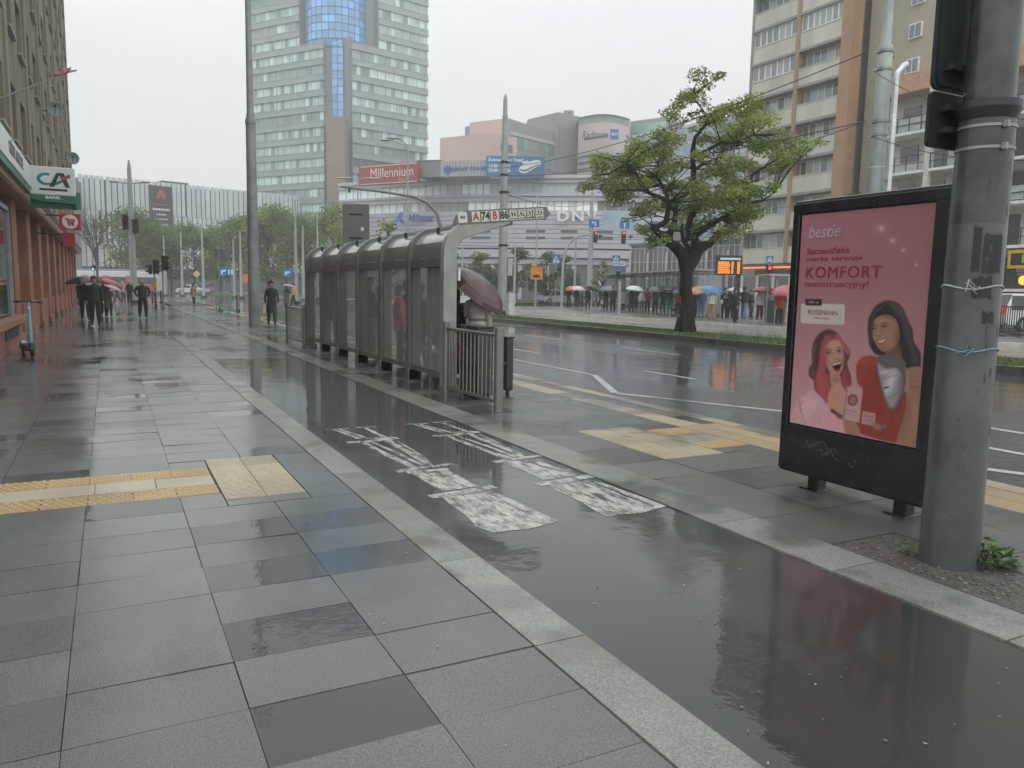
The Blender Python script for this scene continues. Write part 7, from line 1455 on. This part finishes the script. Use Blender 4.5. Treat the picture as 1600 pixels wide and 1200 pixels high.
# ---- far blue, orange and yellow signs
def small_sign(px, py, D, w, h, m, label, name='road_sign', diamond=False, base=0):
    p = gpt(px, D); g = empty(name, (p.x, p.y, base), label, 'road sign', None, YAW); z = hgt(px, py, D) - base; b = MB(); b.cyl((0, .02, -.05), (0, .02, z + h/2), .035, n=8); b.build('post', MAST, g)
    b = MB()
    if diamond: b.prism([(-w/2, z), (0, z - w/2), (w/2, z), (0, z + w/2)], 1, -.05, -.02)
    else: b.box((-w/2, -.05, z - h/2), (w/2, -.02, z + h/2))
    b.build('sign_panel', m, g); return g, z
SIGNY = mat('sign_yellow_pale', (.60, .48, .15), .5); ORG = mat('work_orange', (.72, .22, .01), .45)
small_sign(308, 428, 112, 1.1, 1.1, SIGNY, 'yellow diamond sign above the white car', diamond=True); g, z = small_sign(350, 425, 100, 1.3, 1.0, BLUE, 'blue road sign left of the paired pale masts'); b = MB(); b.prism([(-.3, z - .3), (-.1, z - .3), (-.1, z), (.3, z + .1), (.3, z + .3), (-.3, z + .2)], 1, -.056, -.052); b.build('white_arrow', WHITE, g)
g, z = small_sign(362, 425, 100, 1.3, 1.0, BLUE, 'blue road sign touching the paired pale masts'); b = MB(); b.prism([(-.4, z - .3), (-.2, z - .3), (-.2, z + .3), (-.4, z + .3)], 1, -.056, -.052); b.prism([(.0, z - .3), (.2, z - .3), (.2, z + .3), (.0, z + .3)], 1, -.056, -.052); b.build('white_stroke', WHITE, g)
g, z = small_sign(450, 427, 90, 1.1, .8, BLUE, 'blue road sign between the tall near-left mast and the shelter'); b = MB(); b.prism([(-.3, z - .2), (-.1, z - .2), (-.1, z + .05), (.3, z + .05), (.3, z + .2), (-.3, z + .2)], 1, -.056, -.052); b.build('white_arrow', WHITE, g)
small_sign(384, 435, 96, 1.3, 1.3, ORG, 'orange works sign right of the paired pale masts', diamond=True)
# ---- vehicles
TYRE = RUBBER; CARGL = mat('car_glass', (.02, .024, .026), .05, spec=.8)
def car(loc, rz, m, label, L_=4.4, W=1.76, H=1.46, kind='sedan', name='parked_car', cat='car', group=None, lamp=False):
    g = empty(name, loc, label, cat, group, rz); hx = L_ / 2
    base = {'sedan': [(-hx, .42), (-hx + .05, .72), (-hx + .25, .86), (-hx * .62, .92), (-hx * .30, H), (hx * .28, H), (hx * .62, .96), (hx - .10, .90), (hx, .70), (hx, .40), (hx - .15, .24), (-hx + .15, .24)],
            'suv': [(-hx, .45), (-hx + .03, .85), (-hx * .60, 1.02), (-hx * .34, H), (hx * .80, H), (hx - .06, 1.02), (hx, .80), (hx, .42), (hx - .12, .28), (-hx + .12, .28)]}[kind]
    b = MB(); ins = .16; n = len(base)
    def wy(z): return W / 2 - (max(0, z - .92) * .28)
    vs = [(x, -wy(z), z) for x, z in base] + [(x, wy(z), z) for x, z in base]; b.add(vs, [tuple(range(n)), tuple(range(2*n-1, n-1, -1))] + [(i, i+n, (i+1)%n+n, (i+1)%n) for i in range(n)]); b.build('body', m, g, bevel=.05)
    ws = (-hx * .62, hx * .62); top = H - .10; x0, x1 = (-hx * .50, hx * .48) if kind == 'sedan' else (-hx * .52, hx * .88)
    for s in (-1, 1):
        for a, c in (((x0, .0), (.5, 0)), ((.54, 0), (1, 0))):
            xa = x0 + (x1 - x0) * (a[0] if a[0] != x0 else 0); xb = x0 + (x1 - x0) * c[0]
            tl = .30 if a[0] == x0 else 0; tr_ = (.30 if kind == 'sedan' else .08) if c[0] == 1 else 0
            b = MB(); b.add([(xa + tl * 0, s * (wy(.97) + .006), .97), (xb, s * (wy(.97) + .006), .97), (xb - tr_, s * (wy(top) + .008), top), (xa + tl, s * (wy(top) + .008), top)], [(0, 1, 2, 3)]); b.build('side_window', CARGL, g)
        for x in ws:
            b = MB(); b.tube([(x, s * (W/2 - .20), .33), (x, s * (W/2 + .012), .33)], .33, 18); w_ = b.build('wheel', TYRE, g); b = MB(); b.tube([(x, s * (W/2 + .008), .33), (x, s * (W/2 + .022), .33)], .20, 12); q = b.build('rim', STEEL, None); q.parent = w_
    i0 = 3 if kind == 'sedan' else 2
    for (p, q, nm_) in ((base[i0], base[i0+1], 'windscreen'), (base[i0+3] if kind == 'sedan' else base[5], base[i0+2] if kind == 'sedan' else base[4], 'rear_window')):
        d = -1 if nm_ == 'windscreen' else 1; b = MB(); e = .012; pa = (p[0] + (q[0]-p[0]) * .12, p[1] + (q[1]-p[1]) * .12); pb = (p[0] + (q[0]-p[0]) * .9, p[1] + (q[1]-p[1]) * .9)
        b.add([(pa[0] + d*e*.6, -W*.42, pa[1] + e), (pa[0] + d*e*.6, W*.42, pa[1] + e), (pb[0] + d*e*.6, W*.36, pb[1] + e), (pb[0] + d*e*.6, -W*.36, pb[1] + e)], [(0, 1, 2, 3)]); b.build(nm_, CARGL, g)
    for s in (-1, 1):
        b = MB(); b.box((-hx - .015, s * W*.32 - .16, .62), (-hx + .12, s * W*.32 + .16, .76)); b.build('headlight', mat('car_lamp_clear', (.6, .62, .62), .15), g)
        b = MB(); zz = .95 if kind == 'suv' else .66; b.box((hx - .12, s * W*.40 - .12, zz - (.05 if kind == 'sedan' else .18)), (hx + .012, s * W*.40 + .12, zz + .18)); b.build('tail_light', mat('car_lamp_red', (.45, .02, .02), .2, emit=(1, .05, .03), estr=.4), g)
        b = MB(); b.ell((-hx * .42, s * (W/2 + .10), 1.0), (.07, .10, .06), 8, 5); b.build('mirror', m, g)
    return g
CWHITE = mat('car_white', (.62, .64, .64), .25, var=.04, coat=1); CGREY = mat('car_grey', (.14, .15, .155), .25, var=.05, coat=1); CDARK = mat('car_dark', (.035, .038, .04), .25, var=.05, coat=1); CSIL = mat('car_silver', (.34, .35, .36), .25, .3, coat=1)
p = gpt(301, 122); car((p.x, p.y, -.02), YAW, CWHITE, 'white saloon car crossing the junction on the left', L_=4.75, name='car')
p = gpt(312, 134); car((p.x, p.y, .0), YAW, CGREY, 'grey car just behind the white saloon', name='car', kind='suv', H=1.7)
p = gpt(708, 72); car((p.x, p.y, .0), YAW + R(50), CWHITE, 'white van-like car behind the near rib of the shelter', name='car', kind='suv', H=1.85, L_=4.7)
p = gpt(868, 92); car((p.x, p.y, .0), YAW + R(30), CSIL, 'silver car in the distance left of the curved arm post', name='car', kind='suv', H=1.6)
p = gpt(892, 96); car((p.x, p.y, .0), YAW + R(20), CDARK, 'dark car in the distance behind the far left of the crowd', name='car')
p = gpt(1628, 35.2); car((p.x, p.y, .15), YAW + R(186), CWHITE, 'white estate car with a red tail light right of the near mast', kind='suv', H=1.68, L_=4.6)
# tram
D = 118; M, ln = frame(atd(108, 446, D + 3), atd(246, 446, D)); g = empty('tram', M.translation + Vector((0, 0, 0)), 'white and red tram passing behind the walkers at the end of the street', 'tram'); TRW = mat('tram_white', (.60, .61, .60), .35, coat=.6); TRR = mat('tram_red', (.42, .04, .05), .35, coat=.6)
b = MB(); b.box((0, 0, .35), (ln, 2.4, 3.3), M); attach(b.build('body', TRW, bevel=.12), g); b = MB(); b.box((.1, -.015, 1.35), (ln - .1, 0, 2.45), M); attach(b.build('window_band', CARGL), g); b = MB(); b.box((.05, -.02, .5), (ln - .05, 0, 1.3), M); attach(b.build('red_skirt', TRR), g); b = MB(); b.box((1, .4, 3.3), (ln - 2, 2.0, 3.65), M); attach(b.build('roof_equipment', mat('tram_grey', (.25, .26, .27), .5)), g)
for u in (2.2, 6.0, 10.0):
    if u < ln - 1: b = MB(); b.box((u, -.03, .45), (u + 1.3, 0, 2.6), M); attach(b.build('door', TRR), g)
for u in (1.2, 4.4, 8.4, ln - 1.3): b = MB(); b.tube([M @ Vector((u, .05, .33)), M @ Vector((u, .25, .33))], .33, 12); attach(b.build('wheel', DARKM), g)
# ---- sign back and signal arm behind the shelter
D = 23.6; p = gpt(557, D); g = empty('road_sign', (p.x, p.y, 0), 'large grey-green sign panel seen from behind above the bus shelter roof', 'road sign', None, YAW); SB = mat('sign_back_green', (.17, .20, .18), .5, .2, var=.12)
b = MB(); w_ = .40; b.prism(rrect(-w_, w_, hgt(557, 382, D), hgt(557, 319, D), .04), 1, -.03, -.005); b.build('sign_panel', SB, g)
b = MB(); b.cyl((0, .03, -.05), (0, .03, hgt(557, 325, D)), .045, n=10); b.build('post', MAST, g)
for py in (335, 372): b = MB(); z = hgt(557, py, D); b.box((-.2, -.045, z - .02), (.2, -.031, z + .02)); b.build('stiffener', DARKM, g)
b = MB(); z = hgt(566, 358, D); b.box((.15, -.036, z - .05), (.24, -.031, z + .05)); b.build('sticker', WHITE, g)
D = 49; p = gpt(690, D); g = empty('signal_arm', (p.x, p.y, .1), 'long grey signal arm curving left above the bus shelter', 'traffic light', None, YAW); s = D / 1210
P2 = lambda px, py: Vector(((px - 690) * s, 0, hgt(690, py, D)))
b = MB(); b.tube([(0, 0, -.1), P2(691, 400), P2(689, 360), P2(682, 336), P2(668, 320), P2(648, 311), P2(600, 304), P2(535, 297)], [.16, .13, .12, .11, .10, .09, .08, .06], 12); b.build('mast_tube', mat('arm_grey', (.19, .20, .195), .5), g, smooth=True)
b = MB(); q = P2(548, 299); b.cyl(q + Vector((0, 0, -.05)), q + Vector((0, 0, -.28)), .07, n=8); b.build('camera_unit', DARKM, g)
# ---- double lamps
def lamp(px, D, py, arms, label, double=True, base_py=None):
    p = gpt(px, D); g = empty('street_lamp', (p.x, p.y, 0), label, 'street lamp', None, YAW); z = hgt(px, py, D); s = D / 1210; b = MB(); b.tube([(0, 0, -.1), (0, 0, 1), (0, 0, z)], [.13, .12, .06], 10); b.build('post', FARMAST, g, smooth=True)
    for ax, ay, hx in arms:
        e = Vector((ax * s, 0, z + ay * s)); b = MB(); b.tube([(0, 0, z), (e.x * .3, 0, z + ay * s * .7), e], [.05, .045, .035], 7); b.build('arm', FARMAST, g); b = MB(); b.ell(e + Vector((math.copysign(.4, hx) * 1, 0, .02)), (abs(hx) * s / 2 + .2, .18, .09), 10, 6, z0=-.9); b.build('lamp_head', mat('lamp_shell', (.42, .44, .44), .4), g)
lamp(637, 60, 240, ((-14, 22, -16), (-24, 19, -14)), 'street lamp with two arms reaching left above the red roof billboard')
lamp(560, 75, 281, ((-14, 2, -24), (14, 2, 24)), 'street lamp with a flat double head in front of the brown stone pylon')
g_ = None
lamp(837, 82, 307, ((-8, 1, -20), (8, 1, 20)), 'street lamp with a flat double head above the orange warning sign')
D = 80; p = gpt(838, D); g = empty('warning_sign', (p.x, p.y, 0), 'square orange works warning sign clamped to the middle lamp post', 'road sign', None, YAW); zc = hgt(838, 427, D); h_ = 9.5 * D / 1210
b = MB(); b.box((-h_, -.16, zc - h_), (h_, -.13, zc + h_)); pn = b.build('sign_panel', ORG, g); b = MB(); b.prism([(-.28, zc - .05), (.28, zc - .05), (0, zc + .42)], 1, -.168, -.164); b.build('triangle', mat('sign_yellow', None), g); b = MB(); b.prism([(-.38, zc - .42), (.38, zc - .42), (.38, zc - .22), (.2, zc - .22), (.15, zc - .14), (-.15, zc - .14), (-.2, zc - .22), (-.38, zc - .22)], 1, -.168, -.164); b.build('car_pictogram', BLACK, g); b = MB(); z = hgt(833, 413, D); b.box((-.55, -.16, z - .2), (-.1, -.13, z + .3)); b.build('upper_panel', mat('sign_yellow', None), g); b = MB(); b.cyl((0, -.10, 0), (0, -.10, zc + 1.3), .04, n=8); b.build('post', MAST, g)
# ---- crossing sign with pedestrian signal, curved arm, lane signals
D = 72; p = gpt(868, D); g = empty('crossing_sign', (p.x, p.y, 0), 'blue pedestrian crossing sign over a signal right of the orange warning sign', 'road sign', None, YAW); b = MB(); b.cyl((0, .03, -.05), (0, .03, hgt(868, 396, D)), .05, n=8); b.build('post', MAST, g); sign_square(g, (0, 0, hgt(868, 405, D)), .82, .82, 'crossing'); signal_head(g, (0, -.02, hgt(868, 429, D)), 0, 0, 3, .95, (WHITE,))
p = ground(868, 481); g = empty('barrier', (p.x, p.y, 0), 'plain steel hoop barrier below the crossing sign', 'barrier', None, YAW); b = MB(); b.tube([(-.3, 0, -.05), (-.3, 0, 1.0), (-.2, 0, 1.08), (1.6, 0, 1.08), (1.7, 0, 1.0), (1.7, 0, -.05)], .03, 8); b.build('hoop', STEEL, g)
b = MB(); b.cyl((-.3, 0, .55), (1.7, 0, .55), .022, n=6); b.build('cross_rail', STEEL, g)
D = 82; p = gpt(878, D); s = D / 1210; g = empty('signal_arm', (p.x, p.y, 0), 'pale post with its arm curving right to the lane signals', 'traffic light', None, YAW); q = lambda px, py: Vector(((px - 878) * s, 0, hgt(878, py, D)))
b = MB(); b.tube([(0, 0, -.1), q(879, 410), q(882, 392), q(889, 378), q(900, 369), q(916, 366)], [.17, .14, .13, .12, .11, .10], 10); b.build('mast_tube', FARMAST, g, smooth=True)
D = 80; p = gpt(921, D); s = D / 1210; g = empty('lane_signal_mast', (p.x, p.y, 0), 'thick pale mast carrying red lane signals and blue arrow signs left of the tree', 'traffic light', None, YAW); X_ = lambda px: (px - 921) * s; Z_ = lambda py: hgt(921, py, D)
b = MB(); b.tube([(0, 0, -.1), (0, 0, Z_(390)), (0, 0, Z_(330)), (0, 0, Z_(300))], [.30, .27, .18, .12], 14); b.build('shaft', FARMAST, g, smooth=True); b = MB(); b.tube([(0, 0, Z_(369)), (X_(1012), 0, Z_(369))], .07, 8); b.build('arm', FARMAST, g)
signal_head(g, (X_(928), -.1, Z_(370)), R(10), 0, 3, 1.25, (LIGHTRED,)); signal_head(g, (X_(971), -.12, Z_(370)), 0, 0, 3, 1.45, (LIGHTRED,)); signal_head(g, (X_(935), .0, Z_(369)), R(80), 0, 1, 1.0, (LIGHTRED,)); signal_head(g, (X_(982), .0, Z_(369)), R(80), -1, 1, 1.0, (LAMPOFF,))
sign_square(g, (X_(925), -.24, Z_(349)), 1.05, .78, 'turn'); sign_square(g, (X_(972), -.12, Z_(350.5)), 1.0, .78, 'arrow'); sign_square(g, (X_(1017), -.1, Z_(348)), .95, .45, 'plain')
# ---- far stop: sign post, shelter, departure board, second crossing sign
pf = ground(965, 491, .15); D = pf.dot(FH); g = empty('bus_stop_post', pf, 'post with a blue crossing sign and two white and blue bus stop signs', 'bus stop sign', None, YAW); Z_ = lambda py: hgt(965, py, D) - .15; s = D / 1210
b = MB(); b.cyl((0, .04, -.05), (0, .04, Z_(400)), .05, n=8); b.build('post', STEEL, g); sign_square(g, (-5.5 * s, 0, Z_(403)), 11.5 * s, 8 * s, 'crossing'); sign_square(g, (-5.6 * s, 0, Z_(413.5)), 9.6 * s, 11.5 * s, 'stop'); sign_square(g, (4.6 * s, 0, Z_(413.5)), 9.6 * s, 11.5 * s, 'stop'); signal_head(g, (-1.5 * s, -.02, Z_(430)), 0, -1, 2, .8, (LAMPOFF,))
b = MB(); b.box((-.02, .0, 0), (.16, .12, 2.1)); b.build('pale_column', mat('pale_column', (.40, .42, .41), .5), g)
Pl = ground(962, 482, .15); Pr = ground(1128, 497, .15); M, ln = frame(Pl, Pr); M = Matrix.Translation((0, 0, .15)) @ M
g = empty('bus_shelter', M.translation, 'long glazed shelter with a thin flat roof at the crowded far stop', 'bus shelter'); SHG = mat('far_shelter_steel', (.16, .17, .17), .4, .2)
FG_ = newmat('far_shelter_glass'); nt = FG_[1]; bs = FG_[2]; tr = N(nt, 'ShaderNodeBsdfTransparent'); bs.inputs['Base Color'].default_value = (.50, .54, .53, 1); bs.inputs['Roughness'].default_value = .1; ms = N(nt, 'ShaderNodeMixShader'); ms.inputs[0].default_value = .35; L(nt, tr.outputs[0], ms.inputs[1]); L(nt, bs.outputs[0], ms.inputs[2]); L(nt, ms.outputs[0], nt.nodes['Material Output'].inputs['Surface'])
zr_ = 2.75; b = MB(); b.box((-1, -2.0, zr_), (ln + .1, .15, zr_ + .10), M); attach(b.build('roof', mat('far_roof', (.34, .36, .36), .3, coat=.6)), g)
nb = 9
for k in range(nb + 1):
    u = ln * k / nb; b = MB(); b.box((u - .05, -.05, 0), (u + .05, .05, zr_), M); attach(b.build('post', SHG), g); b = MB(); b.bar(M @ Vector((u, .05, zr_ - .22)), M @ Vector((u, -1.9, zr_ - .03)), .05, .1); attach(b.build('roof_beam', SHG), g)
    if k < nb: b = MB(); b.box((u + .08, -.01, .3), (u + ln / nb - .08, .0, 2.45), M); attach(b.build('glass_pane', FG_[0]), g)
b = MB(); b.box((ln - .05, -1.6, .2), (ln - .02, -.1, 2.5), M); attach(b.build('end_pane', FG_[0]), g); b = MB(); b.box((ln - .08, -1.7, 0), (ln + .02, -1.6, zr_), M); attach(b.build('post', SHG), g)
b = MB(); b.box((1, -.45, .42), (ln - 1, -.1, .48), M); attach(b.build('bench', STEEL), g)
pf = ground(1150, 500, .15); D = pf.dot(FH); s = D / 1210; g = empty('departure_board', pf, 'black electronic departure board with glowing orange rows on a dark post', 'display', None, YAW); Z_ = lambda py: hgt(1150, py, D) - .15; X_ = lambda px: (px - 1150) * s
b = MB(); b.box((-.11, -.06, -.02), (.11, .06, Z_(399))); b.build('post', CASE, g, bevel=.01); b = MB(); b.box((X_(1113), -.14, Z_(430)), (X_(1154), .06, Z_(399))); b.build('case', CASE, g, bevel=.015)
LED = mat('led_orange', (.5, .15, .01), .5, emit=(1, .30, .03), estr=1.0); LEDB = mat('led_header', (.2, .4, .5), .5, emit=(.25, .55, .7), estr=.55)
b = MB(); b.box((X_(1120), -.148, Z_(406.3)), (X_(1147), -.141, Z_(403.3))); b.build('header_strip', LEDB, g); b = MB(); b.box((X_(1147.5), -.148, Z_(406.3)), (X_(1151), -.141, Z_(403.3))); b.build('clock_strip', LED, g)
for k in range(7):
    y = 409.2 + k * 2.75; b = MB(); x = 1117.0
    while x < 1134: w2 = rnd.uniform(1.2, 4.5); b.box((X_(x), -.148, Z_(y + 1.9)), (X_(min(x + w2, 1135.5)), -.141, Z_(y))); x += w2 + .5
    b.box((X_(1137.5), -.148, Z_(y + 1.9)), (X_(1140 + rnd.uniform(0, 1.2)), -.141, Z_(y))); b.box((X_(1146.5), -.148, Z_(y + 1.9)), (X_(1150.5), -.141, Z_(y))); b.build('text_row', LED, g)
pf = ground(1200, 505, .15); D = pf.dot(FH); s = D / 1210; g = empty('crossing_sign', pf, 'blue pedestrian crossing sign above a red signal left of the advertising case', 'road sign', None, YAW); Z_ = lambda py: hgt(1200, py, D) - .15
b = MB(); b.cyl((-.1, .04, -.02), (-.1, .04, Z_(400)), .045, n=8); b.build('post', STEEL, g); sign_square(g, (-.1, 0, Z_(405)), 11 * s, 10.5 * s, 'crossing'); signal_head(g, (-.12, -.05, Z_(423)), 0, 0, 2, .95, (LIGHTRED,))
g = empty('kiosk_shelter', pf + FH * .4, 'small shelter with a thin pale roof edge left of the advertising case', 'bus shelter', None, YAW); b = MB(); b.box((-.35, -1.2, 2.35), (3.0, .6, 2.45)); b.build('roof', mat('far_roof', None), g); b = MB(); b.box((.1, -1.0, 0), (.18, -.92, 2.35)); b.build('post', STEEL, g); b = MB(); b.box((2.8, -1.0, 0), (2.88, -.92, 2.35)); b.build('post', STEEL, g); b = MB(); b.box((.05, -.9, .05), (.65, .4, 1.15)); b.build('side_panel', mat('kiosk_grey', (.07, .075, .07), .4), g, bevel=.01)
# white railing at the back of the platform, dark railing by the parked car
def bars(px0, py0, px1, py1, h, m, n, label, name='railing'):
    a = ground(px0, py0, .15); c = ground(px1, py1, .15); M, ln = frame(a, c); M = Matrix.Translation((0, 0, .15)) @ M; g = empty(name, M.translation, label, 'railing')
    for z in (.12, h): b = MB(); b.box((0, -.02, z - .02), (ln, .02, z + .02), M); attach(b.build('rail', m), g)
    for k in range(n + 1): b = MB(); u = ln * k / n; b.box((u - .015, -.015, 0), (u + .015, .015, h), M); attach(b.build('bar', m), g)
bars(1128, 493, 1204, 499, 1.15, mat('white_railing', (.55, .56, .55), .5), 26, 'white railing behind the people right of the departure board'); bars(1545, 522, 1660, 536, 1.15, DARKM, 30, 'dark bar railing in front of the white estate car')
# ---- overhead wires
WIRE = mat('wire', (.03, .03, .032), .5); WL = 'thin dark overhead wires'
def wire(a, Da, c, Dc, sag, label, r=.012):
    p = atd(a[0], a[1], Da); q = atd(c[0], c[1], Dc); b = MB(); b.tube([p.lerp(q, k / 12) + Vector((0, 0, -sag * 4 * (k / 12) * (1 - k / 12))) for k in range(13)], r, 4); o = b.build('overhead_wire', WIRE); tag(o, label, 'wire', WL)
wire((787, 262), 46, (1351, 83), 22, .5, 'overhead wire from the tallest middle mast up to the thick mast by the case', .016)
wire((787, 274), 46, (1351, 190), 22, .4, 'overhead wire running behind the tree crown to the lower clamp of the thick mast', .016)
wire((787, 302), 46, (921, 318), 80, .5, 'overhead wire between the tallest middle mast and the lane signal mast', .02)
wire((1363, 110), 22, (1600, 186), 16, .25, 'overhead wire falling right from the thick mast across the gallery building', .010)
wire((1363, 213), 22, (1620, 250), 17, .2, 'overhead wire running right from the low clamp of the thick mast', .010)
wire((1345, 192), 22, (1180, 232), 60, .3, 'overhead wire running left from the thick mast over the balcony building', .016)
wire((1345, 300), 22, (1170, 322), 58, .25, 'lowest overhead wire in front of the balcony building', .016)
wire((463, 340), 70, (787, 385), 46, .6, 'overhead wire from the tall pale mast over the shelter roof', .016)
# fallen petals and scraps on the wet lane
b = MB(); rp = random.Random(9)
for i in range(90):
    x = rp.uniform(1.0, 3.9); y = 1.6 + 7 * rp.random() ** 1.5; s_ = rp.uniform(.004, .012); a = rp.uniform(0, 6.28); t = rp.uniform(.5, 1.2); b.ct = (t, t * .97, t * .9); z = .006
    if 1.975 < x < 3.675: z = .001
    pts = [(x + s_ * k1 * math.cos(a) - s_ * .5 * k2 * math.sin(a), y + s_ * k1 * math.sin(a) + s_ * .5 * k2 * math.cos(a), z + (.002 if k1 > 0 else 0)) for k1, k2 in ((-1, 0), (0, -1), (1, 0), (0, 1))]; b.add(pts, [(0, 1, 2, 3)])
o = b.build('fallen_petals', mat('petal', (.30, .29, .25), .5, tint=True)); tag(o, 'tiny pale fallen petals scattered on the wet lane and slabs', 'petals', kind='stuff')
# ================================================================== SKY, LIGHT, AIR, CAMERA
w = bpy.data.worlds.new('World'); SC.world = w; w.use_nodes = True; nt = w.node_tree; bg = nt.nodes['Background']
sky = N(nt, 'ShaderNodeTexSky', sky_type='NISHITA'); sky.sun_disc = False; sky.sun_elevation = R(48); sky.sun_rotation = R(200); sky.dust_density = 4; sky.air_density = 1.5
hs = N(nt, 'ShaderNodeHueSaturation'); hs.inputs['Saturation'].default_value = .12; L(nt, sky.outputs[0], hs.inputs['Color'])
tc = N(nt, 'ShaderNodeTexCoord'); sp = N(nt, 'ShaderNodeSeparateXYZ'); L(nt, tc.outputs['Generated'], sp.inputs[0])
el = ramp(nt, sp.outputs['Z'], [(0, (5.7, 6.05, 6.05)), (.25, (6.0, 6.3, 6.3)), (.7, (8.2, 8.5, 8.5)), (1, (9.5, 9.8, 9.8))])
cn = noise(nt, 2.2, 5, None, .5); mp = N(nt, 'ShaderNodeMapping'); mp.inputs['Scale'].default_value = (1, 1, 2.2); L(nt, tc.outputs['Generated'], mp.inputs[0]); L(nt, mp.outputs[0], cn.inputs['Vector'])
cl = ramp(nt, cn.outputs['Fac'], [(.3, (.90, .905, .91)), (.7, (1.05, 1.05, 1.045))])
mm = N(nt, 'ShaderNodeMix', data_type='RGBA', blend_type='MULTIPLY'); mm.inputs[0].default_value = 1; L(nt, el.outputs[0], mm.inputs[6]); L(nt, cl.outputs[0], mm.inputs[7])
mx = N(nt, 'ShaderNodeMix', data_type='RGBA'); mx.inputs[0].default_value = .93; L(nt, hs.outputs[0], mx.inputs[6]); L(nt, mm.outputs[2], mx.inputs[7])
L(nt, mx.outputs[2], bg.inputs['Color']); bg.inputs['Strength'].default_value = .137
sl = bpy.data.lights.new('sun', 'SUN'); sl.energy = .5; sl.angle = R(25); sl.color = (1, .97, .93); so = bpy.data.objects.new('sun', sl); COL.objects.link(so)
so.rotation_euler = (R(42), 0, R(-20))
HAZE = True
if HAZE:
    m = bpy.data.materials.new('rain_haze'); m.use_nodes = True; nt = m.node_tree; nt.nodes.remove(nt.nodes['Principled BSDF'])
    pv = N(nt, 'ShaderNodeVolumePrincipled'); pv.inputs['Color'].default_value = (.93, .95, .95, 1); pv.inputs['Density'].default_value = .0015; pv.inputs['Anisotropy'].default_value = .3
    L(nt, pv.outputs[0], nt.nodes['Material Output'].inputs['Volume'])
    b = MB(); b.box((-160, -70, -1.3), (330, 420, 105)); o = b.build('haze', m); tag(o, kind='stuff')
cam = bpy.data.cameras.new('camera'); cam.sensor_width = 36; cam.lens = FPX / 1600 * 36; cam.clip_end = 3000; cam.clip_start = .05
co = bpy.data.objects.new('camera', cam); COL.objects.link(co)
co.matrix_world = Matrix(((CR.x, CU.x, -CF.x, 0), (CR.y, CU.y, -CF.y, 0), (CR.z, CU.z, -CF.z, EYE), (0, 0, 0, 1)))
SC.camera = co
SC.view_settings.view_transform = 'Standard'; SC.view_settings.look = 'None'; SC.view_settings.exposure = .32; SC.view_settings.gamma = 1
SC.cycles.max_bounces = 7; SC.cycles.transparent_max_bounces = 16; SC.cycles.volume_bounces = 1; SC.cycles.use_denoising = True
SC.cycles.volume_step_rate = 4
